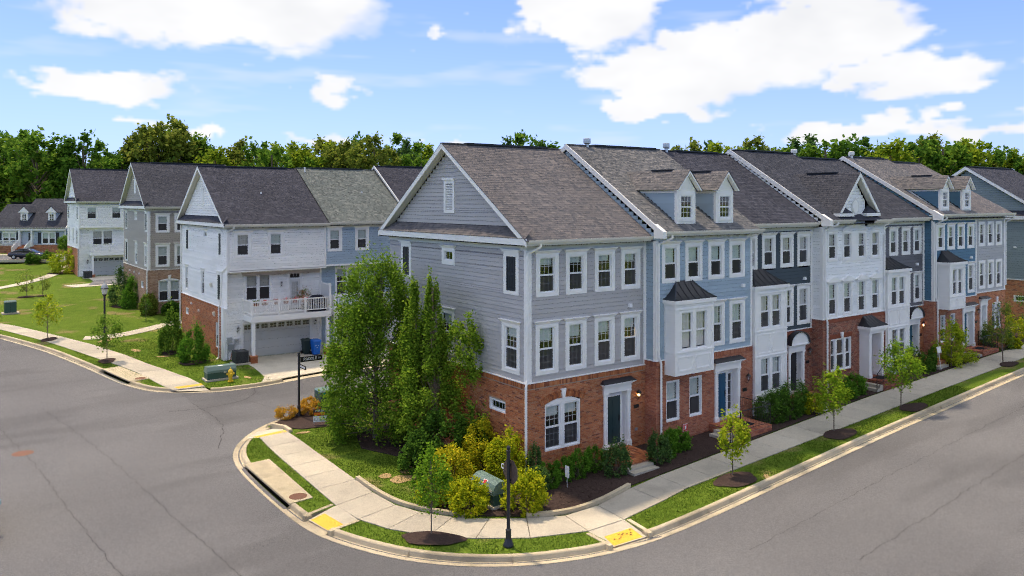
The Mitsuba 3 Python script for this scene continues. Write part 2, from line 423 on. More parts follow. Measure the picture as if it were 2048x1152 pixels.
def glazing(w, fr, u0, u1, z0, z1, rows=(2, 2), cols=3, d=-.035, blind=.5, screen=True, low_muntin=True, bm='m_blind', mun='m_muntin', dbl=True, fw=.045):
    """sashes, panes, grilles, blind and insect screen inside the opening u0..u1, z0..z1"""
    zm = (z0 + z1) / 2 if dbl else z0
    B = [fr.b(u0, u0 + fw, d - .05, d + .02, z0, z1), fr.b(u1 - fw, u1, d - .05, d + .02, z0, z1), fr.b(u0 + fw, u1 - fw, d - .05, d + .02, z1 - fw, z1), fr.b(u0 + fw, u1 - fw, d - .05, d + .02, z0, z0 + fw * 1.3)]
    if dbl: B.append(fr.b(u0 + fw, u1 - fw, d - .05, d + .025, zm - .03, zm + .035))
    put(w + '__sash', boxes(B), 'm_sash')
    a0, a1 = u0 + fw, u1 - fw
    halves = [(zm + .035, z1 - fw, rows[0])] + ([(z0 + fw * 1.3, zm - .03, rows[1])] if dbl else [])
    if not dbl: halves = [(z0 + fw * 1.3, z1 - fw, rows[0])]
    for i, (h0, h1, nr) in enumerate(halves):
        dd = d - .02 - .02 * i
        put(w + '__pane', (np.array([fr.p(a0, dd, h0), fr.p(a1, dd, h0), fr.p(a1, dd, h1), fr.p(a0, dd, h1)], float), np.array([[0, 1, 2], [0, 2, 3]])), 'm_pane')
        if nr and (i == 0 or low_muntin):
            q = []
            for c in range(1, cols): x = a0 + (a1 - a0) * c / cols; q.append(fr.b(x - .009, x + .009, dd + .003, dd + .014, h0, h1))
            for c in range(1, nr): z = h0 + (h1 - h0) * c / nr; q.append(fr.b(a0, a1, dd + .003, dd + .013, z - .009, z + .009))
            if q: put(w + '__grille', boxes(q), mun)
        if i == 1 and screen:
            ds = d + .012
            put(w + '__screen', (np.array([fr.p(a0, ds, h0), fr.p(a1, ds, h0), fr.p(a1, ds, h1), fr.p(a0, ds, h1)], float), np.array([[0, 1, 2], [0, 2, 3]])), 'm_screen')
    if blind > 0:
        zb = z1 - (z1 - z0) * blind
        n = max(1, int((z1 - zb) / .05)); hh = (z1 - zb) / n
        put(w + '__blind', boxes([fr.b(a0 + .005, a1 - .005, d - .12 - (.012 if j % 2 else 0), d - .10 - (.012 if j % 2 else 0), zb + j * hh, zb + (j + .96) * hh) for j in range(n)]), bm)


def window(parent, fr, g0, g1, z0, z1, rows=(2, 2), cols=3, side=.20, head=.24, apron=.15, crown=True, name='window', cp=.035, **k):
    """a double-hung window in a wide flat casing with a crown; g0..z1 is the opening. Returns the hole to cut."""
    w = num(f'{parent}__{name}')
    q = [fr.b(g0 - side, g0, -.05, cp, z0 - apron, z1 + head), fr.b(g1, g1 + side, -.05, cp, z0 - apron, z1 + head), fr.b(g0, g1, -.05, cp, z1, z1 + head), fr.b(g0, g1, -.05, cp, z0 - apron, z0)]
    put(w + '__casing', boxes(q), 'm_trim')
    if crown:
        a, b = g0 - side, g1 + side; zt = z1 + head
        P = [fr.p(a - .005, -.02, zt - .08), fr.p(b + .005, -.02, zt - .08), fr.p(b + .005, cp + .01, zt - .08), fr.p(a - .005, cp + .01, zt - .08), fr.p(a - .085, -.02, zt + .03), fr.p(b + .085, -.02, zt + .03), fr.p(b + .085, cp + .09, zt + .03), fr.p(a - .085, cp + .09, zt + .03)]
        put(w + '__crown', join([hexa(P), boxes(fr.b(a - .10, b + .10, -.02, cp + .105, zt + .03, zt + .055))]), 'm_trim')
    glazing(w, fr, g0, g1, z0, z1, rows, cols, **k)
    return (g0 - .06, g1 + .06, z0 - .05, z1 + .05)


def bare_window(parent, fr, g0, g1, z0, z1, n=1, rows=(2, 2), cols=3, widths=None, frame=.06, mull=.20, name='window', sill=None, **k):
    """a mulled window in brick with a slim frame"""
    w = num(f'{parent}__{name}')
    q = [fr.b(g0 - frame, g0, -.09, .012, z0 - frame, z1 + frame), fr.b(g1, g1 + frame, -.09, .012, z0 - frame, z1 + frame), fr.b(g0, g1, -.09, .012, z1, z1 + frame), fr.b(g0, g1, -.09, .02, z0 - frame, z0)]
    ws = widths or [1] * n; tot = sum(ws); span = g1 - g0 - mull * (n - 1); x = g0; opens = []
    for i, a in enumerate(ws):
        e = x + span * a / tot; opens.append((x, e))
        if i < n - 1: q.append(fr.b(e, e + mull, -.09, .006, z0, z1))
        x = e + mull
    put(w + '__frame', boxes(q), 'm_trim')
    for a, e in opens: glazing(w, fr, a, e, z0, z1, rows, cols, d=-.06, **k)
    if sill:
        r = np.random.default_rng(int(g0 * 100)); xs = np.arange(g0 - .12, g1 + .1, .0665)
        for x in xs: put(f'{w}__sill_brick', boxes(fr.b(x, x + .058, -.05, .045, z0 - frame - .115, z0 - frame - .004)), f'm_{sill}_brick_{r.integers(5)}')
    return (g0 - frame, g1 + frame, z0 - frame - (.115 if sill else 0), z1 + frame)


def shutter(parent, fr, u0, u1, z0, z1, framed=True):
    """a closed pair of panelled shutters in a window casing"""
    w = num(f'{parent}__shutter')
    if framed:
        s = .2
        put(w + '__casing', boxes([fr.b(u0 - s, u0, -.02, .035, z0 - .15, z1 + .24), fr.b(u1, u1 + s, -.02, .035, z0 - .15, z1 + .24), fr.b(u0, u1, -.02, .035, z1, z1 + .24), fr.b(u0, u1, -.02, .035, z0 - .15, z0)]), 'm_trim')
        put(w + '__crown', boxes([fr.b(u0 - s - .1, u1 + s + .1, -.02, .13, z1 + .25, z1 + .29), fr.b(u0 - s - .05, u1 + s + .05, -.02, .09, z1 + .18, z1 + .25)]), 'm_trim')
    m = (u0 + u1) / 2
    for a, b in ((u0, m - .004), (m + .004, u1)):
        q = [fr.b(a, b, -.02, .012, z0, z1)]
        for c, e in ((z0, z0 + .08), ((z0 + z1) / 2 - .05, (z0 + z1) / 2 + .05), (z1 - .08, z1)): q.append(fr.b(a + .06, b - .06, .012, .032, c, e))
        q += [fr.b(a, a + .06, .012, .032, z0, z1), fr.b(b - .06, b, .012, .032, z0, z1)]
        for c, e in ((z0 + .12, (z0 + z1) / 2 - .09), ((z0 + z1) / 2 + .09, z1 - .12)): q.append(fr.b(a + .09, b - .09, .012, .026, c, e))
        put(f'{w}__leaf', boxes(q), 'm_shutter')
    return (u0 - .05, u1 + .05, z0 - .05, z1 + .05)


def courses(x0, x1, ye, ze, yr, zr, step=.145, butt=.012, axis='x'):
    """a shingled slope from the eave line to the ridge line, in stepped courses. axis x: the eave runs along x"""
    L = math.hypot(yr - ye, zr - ze); n = max(1, int(round(L / step)))
    dy, dz = (yr - ye) / L, (zr - ze) / L; ny, nz = -dz, dy
    if nz < 0: ny, nz = -ny, -nz
    V, F = [], []
    for i in range(n):
        s0, s1 = L * i / n, L * (i + 1) / n
        P = [(s0, butt), (s1, .002), (s0, -.03)]
        for x in (x0, x1):
            for s, h in P: V.append((x, ye + dy * s + ny * h, ze + dz * s + nz * h))
        o = 6 * i
        F += [[o, o + 3, o + 4], [o, o + 4, o + 1], [o + 2, o + 5, o + 3], [o + 2, o + 3, o]]
    V = np.array(V)
    if axis == 'y': V = V[:, [1, 0, 2]]
    return V, np.array(F)


def shingles(parent, x0, x1, ye, ze, yr, zr, m, limit=300, seed=5, step=.145):
    """the same slope laid shingle by shingle"""
    r = np.random.default_rng(seed); L = math.hypot(yr - ye, zr - ze); n = int(round(L / step)); dy, dz = (yr - ye) / L, (zr - ze) / L; ny, nz = -dz, dy
    items = []
    for i in range(n):
        s0, s1 = L * i / n - .004, L * (i + 1) / n + .006; x = x0
        while x < x1 - .02:
            e = min(x + r.choice([.16, .31, .31, .34]), x1)
            if x1 - e < .1: e = x1
            t = r.choice([.008, .011, .016]); P = []
            for s, h in ((s0, -.02), (s0, t), (s1, .003), (s1, -.02)):
                P.append([(a, ye + dy * s + ny * h, ze + dz * s + nz * h) for a in (x + .0015, e - .0015)])
            V = np.array([P[0][0], P[0][1], P[3][1], P[3][0], P[1][0], P[1][1], P[2][1], P[2][0]])
            items.append((hexa(V), m)); x = e
    pieces(parent, 'shingle', items, limit)


def gutter(parent, x0, x1, y, z, m='m_gutter', dx=0):
    pr = [(y + .10, z + .02), (y + .10, z - .11), (y - .01, z - .11), (y - .05, z - .05), (y - .06, z + .02), (y - .075, z + .025), (y - .065, z - .06), (y - .02, z - .125), (y + .115, z - .125), (y + .115, z + .02)]
    put(f'{parent}__gutter', prism(pr[::-1], 'x', x0, x1), m)


def downspout(parent, pts, w=.075, m='m_trim'):
    ms = []
    for a, b in zip(pts, pts[1:]): ms.append(cyl(a, b, w * .62, w * .62, 6))
    put(f'{parent}__downspout', join(ms), m)


def rake(parent, fr, yf, yb, ye_z, yr, zr, th=.26, d0=0., d1=.04, name='rake_board', m='m_trim', back=True):
    """bargeboards along a gable: from (yf, z) to the ridge (yr, zr) and down to (yb, z)"""
    q = fr.poly([(yf, ye_z - th), (yr, zr - th), (yr, zr), (yf, ye_z)], d0, d1)
    put(f'{parent}__{name}', q, m)
    if back: put(f'{parent}__{name}', fr.poly([(yr, zr - th), (yb, ye_z - th), (yb, ye_z), (yr, zr)], d0, d1), m)


def metal_roof(parent, fr, u0, u1, dep, z0, z1, inset, seams=6, name='metal_roof', eave=.10):
    """a swept standing-seam hip over a bay"""
    k = num(f'{parent}__{name}'); n = 8
    t = np.linspace(0, 1, n); c = t ** .62        # concave sweep
    prof = [(dep + eave) * (1 - ti) for ti in t]; hz = z0 + (z1 - z0) * (t ** 1.75 * .55 + t * .45)
    ins = [inset * ti for ti in t]
    V, F = [], []
    for j in range(n):
        a, b, d = u0 - eave + ins[j] + eave * t[j], u1 + eave - ins[j] - eave * t[j], prof[j]
        V += [fr.p(a, 0, hz[j]), fr.p(a, d, hz[j]), fr.p(b, d, hz[j]), fr.p(b, 0, hz[j])]
    for j in range(n - 1):
        for s in range(3):
            o = 4 * j + s; F += [[o, o + 1, o + 5], [o, o + 5, o + 4]]
    F += [[4 * (n - 1), 4 * (n - 1) + 1, 4 * (n - 1) + 2], [4 * (n - 1), 4 * (n - 1) + 2, 4 * (n - 1) + 3]]
    put(k, (np.array(V, float), np.array(F)), 'm_blackmetal', uniq=False)
    xs = np.linspace(u0 + .06, u1 - .06, seams)
    for x in xs:
        pts = []
        for j in range(n):
            a, b = u0 - eave + ins[j] + eave * t[j], u1 + eave - ins[j] - eave * t[j]
            if a - .02 <= x <= b + .02: pts.append(fr.p(x, prof[j] + .012, hz[j] + .012))
        if len(pts) > 1: put(f'{k}__seam', tube(pts, .016, 5), 'm_seam')
    for e, sg in ((0, 1), (3, 1)):
        pts = [np.array(V[4 * j + (1 if e == 0 else 2)]) + [0, 0, .012] for j in range(n)]
        put(f'{k}__hip_cap', tube(pts, .028, 5), 'm_seam')
    put(f'{k}__fascia', boxes([fr.b(u0 - eave - .01, u1 + eave + .01, 0, dep + eave + .012, z0 - .17, z0 - .004)]), 'm_trim')
    put(f'{k}__frieze', boxes([fr.b(u0 - .02, u1 + .02, 0, dep + .02, z0 - .29, z0 - .17)]), 'm_trim')


def bay(parent, fr, u0, u1, dep, z0, z1, wins, panels, bands_, seams=6, inset=.55, zroof=.85, roof=True):
    """a white panelled bay. wins: list of (g0, g1, z0, z1, n, rows) ; panels: (u0, u1, z0, z1); bands_: z of thin mouldings"""
    b = num(f'{parent}__bay')
    holes = [(w[0] - .05, w[1] + .05, w[2] - .05, w[3] + .05) for w in wins]
    ff = Fr('front', fr.o - dep)
    put(b + '__face', boxes([ff.b(a, c, -.04, 0, za, zb) for a, c, za, zb in cut_rows([(z0, z1)], lambda z: (u0, u1), holes)]), 'm_trim')
    put(b + '__cheek', boxes([(u0, u0 + .035, fr.o - dep + .04, fr.o, z0, z1)]), 'm_trim'); put(b + '__cheek', boxes([(u1 - .035, u1, fr.o - dep + .04, fr.o, z0, z1)]), 'm_trim')
    put(b + '__soffit', boxes([(u0 + .035, u1 - .035, fr.o - dep + .04, fr.o, z0, z0 + .03)]), 'm_trim')
    for a, c in ((u0 - .012, u0 + .13), (u1 - .13, u1 + .012)):
        put(b + '__corner_board', boxes([ff.b(a, c, 0, .018, z0, z1 - .28)]), 'm_trim')
    put(b + '__corner_board', boxes([(u0 - .014, u0, fr.o - dep - .018, fr.o - dep + .12, z0, z1 - .28)]), 'm_trim'); put(b + '__corner_board', boxes([(u0 - .014, u0, fr.o - .12, fr.o, z0, z1 - .28)]), 'm_trim')
    for z in bands_: put(b + '__moulding', boxes([ff.b(u0 - .03, u1 + .03, -.0, .045, z - .03, z + .025), (u0 - .03, u0 - .001, fr.o - dep, fr.o, z - .03, z + .025)]), 'm_trim')
    for a, c, za, zb in panels:
        q = [ff.b(a, c, 0, .028, za, za + .05), ff.b(a, c, 0, .028, zb - .05, zb), ff.b(a, a + .05, 0, .028, za + .05, zb - .05), ff.b(c - .05, c, 0, .028, za + .05, zb - .05)]
        put(b + '__panel_moulding', boxes(q), 'm_trim')
    for w in wins:
        bare_window(b, ff, w[0], w[1], w[2], w[3], n=w[4], rows=w[5], frame=.05, mull=.22, **(w[6] if len(w) > 6 else {}))
    if roof: metal_roof(b, fr, u0, u1, dep, z1, z1 + zroof, inset, seams)
    lab(b, 'white panelled bay with paired windows under a black standing-seam roof'); return b


def lantern(parent, fr, u, z, lit=False, s=1.):
    k = num(f'{parent}__wall_lantern')
    q = lambda du, d, dz: fr.p(u + du * s, d * s, z + dz * s)
    arm = [cyl(q(0, .0, -.16), q(0, .03, -.16), .06 * s, .06 * s, 10), tube([q(0, .03, -.17), q(0, .10, -.20), q(0, .16, -.16), q(0, .17, -.10)], .012 * s, 6), cyl(q(0, .17, -.10), q(0, .17, -.07), .03 * s, .055 * s, 8)]
    put(k + '__bracket', join(arm), 'm_black')
    c = np.array(q(0, .17, 0)); cage = [cyl(c + [math.cos(a) * .062 * s, math.sin(a) * .062 * s, -.07 * s], c + [math.cos(a) * .09 * s, math.sin(a) * .09 * s, .12 * s], .006 * s, .006 * s, 4) for a in np.arange(6) * math.pi / 3]
    put(k + '__cage', join(cage), 'm_black')
    put(k + '__cap', lathe([(.0, .31), (.012, .29), (.012, .25), (.03, .23), (.06, .20), (.115, .13), (.12, .115), (.0, .115)], c, 8) if s == 1 else lathe([(.0, .31 * s), (.02 * s, .24 * s), (.12 * s, .12 * s), (0, .115 * s)], c, 8), 'm_black')
    put(k + '__glass', lathe([(.058 * s, -.07 * s), (.085 * s, .115 * s)], c, 8), 'm_pane')
    m = lathe([(0, -.03), (.014, -.02), (.02, .01), (.012, .045), (0, .055)], c, 8)
    if lit: put(k + '__bulb', m, 'm_white', emitter={'type': 'area', 'radiance': {'type': 'rgb', 'value': [60., 34., 9.]}})
    else: put(k + '__bulb', m, 'm_white')


def entry(parent, fr, u0, u1, z0, z1, door, dm, side=None, transom=True, canopy='flat', pil=.24, dl=None, hood=.42):
    """pilasters, entablature, door with transom; z0 sill, z1 top of the entablature"""
    e = num(f'{parent}__entrance')
    zt = z1 - .42
    for a, b in ((u0, u0 + pil), (u1 - pil, u1)):
        put(e + '__pilaster', boxes([fr.b(a + .02, b - .02, 0, .10, z0 - .16 + .34, zt - .09), fr.b(a - .025, b + .025, 0, .14, z0 - .16, z0 + .14), fr.b(a, b, 0, .12, z0 + .14, z0 + .18), fr.b(a, b, 0, .125, zt - .09, zt - .03), fr.b(a - .02, b + .02, 0, .14, zt - .03, zt)]), 'm_trim')
    put(e + '__entablature', boxes([fr.b(u0 - .01, u1 + .01, 0, .12, zt, zt + .28), fr.b(u0 - .04, u1 + .04, 0, .16, zt + .28, zt + .34), fr.b(u0 - .10, u1 + .10, 0, .24, zt + .34, zt + .38), fr.b(u0 - .14, u1 + .14, 0, .29, zt + .38, zt + .43)]), 'm_trim')
    if canopy == 'flat':
        zc = zt + .43
        P = [fr.p(u0 - .16, 0, zc), fr.p(u1 + .16, 0, zc), fr.p(u1 + .16, .31, zc), fr.p(u0 - .16, .31, zc), fr.p(u0 - .02, 0, zc + .15), fr.p(u1 + .02, 0, zc + .15), fr.p(u1 + .02, .05, zc + .15), fr.p(u0 - .02, .05, zc + .15)]
        put(e + '__canopy_roof', hexa(P), 'm_blackmetal')
    elif canopy == 'arch':
        zc = zt + .43; um = (u0 + u1) / 2; R = (u1 - u0) / 2 + .10; a = np.linspace(0, math.pi, 15)
        arc = [(um + R * math.cos(t), zc + .62 * math.sin(t)) for t in a]
        put(e + '__pediment', fr.poly(arc, 0, .26), 'm_trim')
        arc2 = [(um + (R + .05) * math.cos(t), zc + .67 * math.sin(t)) for t in a]
        put(e + '__hood_roof', fr.poly(arc2 + arc[::-1], 0, .36), 'm_blackmetal')
    a, b = u0 + pil, u1 - pil
    rec = -.22
    put(e + '__jamb', boxes([fr.b(a - .02, a, rec, .02, z0, zt), fr.b(b, b + .02, rec, .02, z0, zt), fr.b(a, b, rec, .02, zt - .04, zt)]), 'm_trim')
    zd = z0 + 2.06
    dw = dl or .95; da = a + .05 if (b - a) < dw + .3 or side else a + .05
    db = min(da + dw, b - .03)
    back = [fr.b(a, da, rec - .04, rec, z0, zt), fr.b(da, b, rec - .04, rec, zd, zd + .09), fr.b(a, b, rec - .04, rec, zt - .08, zt)]
    if not side: back.append(fr.b(db, b, rec - .04, rec, z0, zd))
    put(e + '__frame', boxes(back), 'm_trim')
    D = num(e + '__door')
    q = [fr.b(da, db, rec - .05, rec - .008, z0 + .02, zd)]
    w3 = (db - da)
    pans = []
    for c0, c1 in ((.10, .48), (.52, .90)):
        for h0, h1 in ((.10, .36), (.42, .72), (.77, .93)): pans.append(fr.b(da + w3 * c0, da + w3 * c1 - .02, rec - .008, rec + .006, z0 + 2.04 * h0, z0 + 2.04 * h1))
    put(D, boxes(q), dm, uniq=False); put(D + '__panel', boxes(pans), dm)
    put(D + '__handle', join([boxes([fr.b(db - .10, db - .05, rec - .008, rec + .02, z0 + .95, z0 + 1.22)]), cyl(fr.p(db - .075, rec, z0 + 1.12), fr.p(db - .075, rec + .06, z0 + 1.12), .02, .025, 8)]), 'm_black')
    put(e + '__threshold', boxes([fr.b(a, b, rec, .06, z0 - .03, z0 + .02)]), 'm_concrete')
    if transom and zt - .08 - (zd + .09) > .08:
        glazing(num(e + '__transom'), fr, da - .02, b - .02, zd + .09, zt - .08, rows=(1, 1), cols=3, d=rec + .02, blind=0, screen=False, dbl=False, fw=.03)
    if side:
        S = num(e + '__sidelight')
        glazing(S, fr, db + .05, b - .03, z0 + .25, zd, rows=(5, 1), cols=1, d=rec + .02, blind=0, screen=False, dbl=False, fw=.05, mun='m_sash')
        put(S + '__panel', boxes([fr.b(db, b, rec - .04, rec, z0, z0 + .25), fr.b(db, db + .05, rec - .04, rec, z0 + .25, zd)]), 'm_trim')
    return (u0 + .04, u1 - .04, z0 - .3, zt + .2)


def porch(key, x0, x1, y0, y1, z, zg, pal, steps=None, mat_=None, label='', rail=None):
    """a brick stoop with a paved top; steps: (side, u0, u1, n)"""
    r = np.random.default_rng(int(abs(x0) * 100) + 1); k = num(key)
    lab(k, label, 'porch', 'front stoops of the townhouses')
    put(k + '__base', boxes([(x0 + .01, x1 - .01, y0 + .01, y1, zg - .3, z - .07)]), 'm_mortar')
    items = []
    for y in np.arange(y0, y1 - .02, .213):
        i = int(round((y - y0) / .213))
        for x in np.arange(x0, x1 - .02, .105): items.append((boxes([(x, min(x + .097, x1), y, min(y + .203, y1), z - .06, z + r.uniform(-.002, .003))]), f'm_{pal}_brick_{r.choice(5)}'))
    for fr, a, b in ((Fr('front', y0), x0, x1), (Fr('left', x0), y0, y1), (Fr('right', x1), y0, y1)):
        for j, (za, zb) in enumerate(bands(zg - .2, z - .075, .0677)):
            for u in np.arange(a - (j % 2) * .1, b - .02, .2135):
                s, e2 = max(u, a), min(u + .203, b)
                if e2 - s > .03: items.append((boxes([fr.b(s, e2, -.05, .005, za + .005, zb - .004)]), f'm_{pal}_brick_{r.choice(5)}'))
    pieces(k, 'brick', items, 300)
    if steps:
        sd, u0, u1, n = steps; h = (z - zg) / (n + 1)
        for i in range(n):
            zt = z - h * (i + 1); run = .30
            if sd == 'front': B = (u0, u1, y0 - run * (i + 1), y0 - run * i - .006, zg - .2, zt)
            else: B = (x0 - run * (i + 1), x0 - run * i - .006, u0, u1, zg - .2, zt)
            put(k + '__step', boxes([B]), 'm_concrete_b')
    if mat_: put(num('doormat'), boxes([mat_]), 'm_mat'); lab('doormat' if COUNT['doormat'] == 1 else f"doormat_{COUNT['doormat']-1:03d}", 'black doormat on the ' + label.split(' of ')[-1].split(' at ')[-1] + ' stoop', 'doormat')
    return k


def railing(key, paths, label, h=.92, sp=.11):
    k = num(key); lab(k, label, 'railing', 'black iron porch railings')
    for p in paths:
        p = [np.array(q, float) for q in p]
        put(k + '__top_rail', tube([q + [0, 0, h] for q in p], .018, 6), 'm_black'); put(k + '__bottom_rail', tube([q + [0, 0, .10] for q in p], .012, 5), 'm_black')
        for q in p: put(k + '__post', cyl(q, q + [0, 0, h + .03], .019, .019, 6), 'm_black')
        for a, b in zip(p, p[1:]):
            n = int(np.linalg.norm(b - a) / sp)
            for j in range(1, n):
                c = a + (b - a) * j / n; put(k + '__baluster', cyl(c + [0, 0, .10], c + [0, 0, h], .007, .007, 4), 'm_black')

# ---------------------------------------------------------------- the setting
def sheet(poly, dz=0., res=2.5, lo=None, fn=None):
    """a polygon laid on the ground, dz above it; lo: depth of skirts"""
    polys = [poly] if isinstance(poly, Polygon) else list(getattr(poly, 'geoms', []))
    out = []
    for p in polys:
        if p.is_empty or p.area < 1e-4: continue
        v, f = trimesh.creation.triangulate_polygon(p, engine='earcut')
        v3 = np.column_stack([v, np.zeros(len(v))]); f = np.asarray(f)
        if res: v3, f = trimesh.remesh.subdivide_to_size(v3, f, res, max_iter=12)
        v3 = np.array(v3); v3[:, 2] = (fn or G)(v3[:, 0], v3[:, 1]) + dz
        a = v3[f]; up = np.cross(a[:, 1] - a[:, 0], a[:, 2] - a[:, 0])[:, 2] < 0
        f = np.where(up[:, None], f[:, ::-1], f); out.append((v3, f))
        if lo:
            for ring in [p.exterior, *p.interiors]:
                c = np.array(ring.segmentize(res or 2.).coords); z = (fn or G)(c[:, 0], c[:, 1]) + dz; n = len(c)
                V = np.vstack([np.column_stack([c, z]), np.column_stack([c, z - lo])]); i = np.arange(n - 1)
                out.append((V, np.vstack([np.column_stack([i, i + 1, i + 1 + n]), np.column_stack([i, i + 1 + n, i + n])])))
    return join(out)


def struct(key, mesh, m, label=None, **k):
    key = put(key, mesh, m, **k); labels[key] = {'kind': 'structure'}
    if label: labels[key]['label'] = label
    return key


EA = [(62, 18.4), (40, 18.2), (6, 17.7), (2, 17.2), (-.64, 16.42), (-2.71, 15.56), (-4.26, 14.81), (-5.68, 14.0), (-6.8, 12.9), (-7.75, 11.52), (-8.35, 10.17), (-8.67, 8.45), (-8.76, 6.34), (-8.77, 3.54), (-8.7, 1.22), (-8.4, -.45), (-7.35, -2.75), (-6.31, -4.09), (-5.25, -5.0), (-4.2, -5.66),
      (-3.0, -6.15), (-1.8, -6.5), (.25, -6.72), (3.3, -6.66), (7.8, -6.38), (15, -5.95), (22, -5.68), (31, -5.33), (62, -4.3)]
EW = [(62, 24.6), (20, 23.9), (1.56, 23.07), (-.6, 22.7), (-2.95, 22.15), (-4.87, 22.2), (-6.14, 22.5), (-7.66, 23.6), (-8.5, 24.4), (-9.15, 25.6), (-9.85, 28.2), (-10.5, 31.1), (-11.35, 34.8), (-12.45, 38.95), (-13.7, 42.3), (-15.06, 45.68), (-17.4, 50.5), (-22, 58), (-30, 69)]


def smoothline(p, it=2):
    p = np.array(p, float)
    for _ in range(it):
        q = [p[0]]
        for a, b in zip(p[:-1], p[1:]): q += [a * .75 + b * .25, a * .25 + b * .75]
        p = np.array(q + [p[-1]])
    return p


EA, EW = smoothline(EA), smoothline(EW)
BA = Polygon(np.vstack([EA, [(62, 6)]])); BW = Polygon(np.vstack([EW, [(-30, 98), (62, 98)]]))
far = Polygon([(-1500, -1500), (1500, -1500), (1500, 1500), (-1500, 1500)])
grd_v, grd_f = trimesh.creation.triangulate_polygon(sbox(-120, -80, 160, 300), engine='earcut')
struct('ground', join([sheet(sbox(-120, -90, 160, 300), -.34, 12.), (np.array([[-3000, -3000, -1.2], [3000, -3000, -1.2], [3000, 3000, -1.2], [-3000, 3000, -1.2]], float), np.array([[0, 1, 2], [0, 2, 3]]))]), 'm_grass', 'grassy ground around the streets')
ROADZ = -.145
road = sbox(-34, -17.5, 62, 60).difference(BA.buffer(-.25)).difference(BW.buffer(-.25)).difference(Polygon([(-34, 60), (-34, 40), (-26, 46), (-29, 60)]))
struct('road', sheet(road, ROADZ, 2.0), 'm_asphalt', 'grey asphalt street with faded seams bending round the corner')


def strip(line, prof, s0, s1, ds=.55):
    """profile (offset to the block's side, dz) swept along part of a line"""
    L = LineString(line); n = max(2, int((s1 - s0) / ds) + 1); s = np.linspace(s0, s1, n)
    P = np.array([L.interpolate(a).coords[0] for a in s]); Q = np.array([L.interpolate(min(a + .15, L.length)).coords[0] for a in s]); R = np.array([L.interpolate(max(a - .15, 0)).coords[0] for a in s])
    t = Q - R; t /= np.linalg.norm(t, axis=1, keepdims=True); nrm = np.column_stack([-t[:, 1], t[:, 0]])
    m = len(prof); V = []
    for k in range(n):
        g = G(*P[k])
        for o, z in prof: q = P[k] + nrm[k] * o; V.append((q[0], q[1], g + z))
    F = []
    for k in range(n - 1):
        for j in range(m - 1):
            a = k * m + j; F += [[a, a + 1, a + m + 1], [a, a + m + 1, a + m]]
    for k in (0, n - 1):
        for j in range(1, m - 1): F.append([k * m, k * m + j, k * m + j + 1])
    return np.array(V), np.array(F)


PROF = [(-.02, -.30), (-.02, -.128), (.32, -.155), (.355, -.02), (.385, .008), (.52, .010), (.535, -.01), (.54, -.30)]
LOWP = [(-.02, -.30), (-.02, -.128), (.32, -.150), (.345, -.135), (.385, -.130), (.52, -.118), (.535, -.12), (.54, -.30)]
INLP = [(-.02, -.30), (-.02, -.128), (.25, -.165), (.33, -.24), (.33, -.36), (.30, -.36)]


def curb_run(line, lows, inlets, sgn, key):
    L = LineString(line); r = np.random.default_rng(4); s = 0.; k = struct(key, strip(line, [(o * sgn, z - .02) for o, z in ((.0, -.3), (.0, -.16), (.3, -.18), (.3, -.3))], 0, L.length, 1.), 'm_curb_b')
    marks = sorted([(L.project(shapely.Point(p)) - w / 2, L.project(shapely.Point(p)) + w / 2, t) for p, w, t in [(*a, 'low') for a in lows] + [(*a, 'inl') for a in inlets]])
    ev = [0.] + [x for m in marks for x in m[:2]] + [L.length]
    for a, b in zip(ev, ev[1:]):
        if b - a < .05: continue
        t = next((m[2] for m in marks if abs(m[0] - a) < 1e-6 and abs(m[1] - b) < 1e-6), '')
        n = max(1, int(round((b - a) / 3.05))); e = np.linspace(a, b, n + 1)
        for x, y in zip(e, e[1:]):
            pr = LOWP if t == 'low' else INLP if t == 'inl' else PROF
            put(f'{k}__section', strip(line, [(o * sgn, z) for o, z in pr], x + .006, y - .006), ('m_curb', 'm_curb', 'm_curb_b')[r.integers(3)])
    return k


curb_run(EA, [((-8.62, .72), 1.5), ((-.62, -6.66), 1.5), ((-6.75, 12.95), 2.3)], [((-8.75, 5.6), 5.3)], 1, 'curb')
labels['curb']['label'] = 'concrete curb and gutter round the corner townhouse block'
kw = curb_run(EW, [((-6.9, 22.95), 1.9), ((2.2, 23.2), 7.6)], [((-10.05, 29.6), 4.3)], -1, 'curb')
labels[kw]['label'] = 'concrete curb and gutter along the left block'
INSA, INSW = BA.buffer(-.53), BW.buffer(-.53)
struct('lawn', sheet(INSW.difference(Polygon([(-7.85, 23.78), (-6.0, 23.62), (-5.85, 22.5), (-7.7, 23.2)])), -.012, 2.2), 'm_grass', 'lawn beside the left row of houses')

# sidewalk slabs
SW = [((-5.3, 11.7), (-6.7, 11.62)), ((-5.30, 10.05), (-6.84, 9.95)), ((-5.35, 8.5), (-6.92, 8.4)), ((-5.38, 6.95), (-6.97, 6.85)), ((-5.41, 5.4), (-7.02, 5.3)), ((-5.44, 3.9), (-7.08, 3.75)), ((-5.5, 2.25), (-7.14, 1.85)), ((-5.38, .65), (-7.02, .25)), ((-4.98, -.45), (-6.55, -1.05)),
      ((-4.29, -1.49), (-5.75, -2.35)), ((-3.36, -2.34), (-4.6, -3.4)), ((-2.29, -3.06), (-3.15, -4.4)), ((-1.08, -3.66), (-1.28, -5.1)), ((.42, -3.66), (.32, -5.12)), ((2.5, -3.25), (2.5, -4.86))]
x = 4.15
while x < 60:
    SW.append(((x, np.interp(x, [4, 20, 40, 62], [-3.08, -2.3, -2.05, -1.6])), (x - .03, np.interp(x, [4, 20, 40, 62], [-4.6, -4.14, -3.6, -2.9])))); x += 1.55
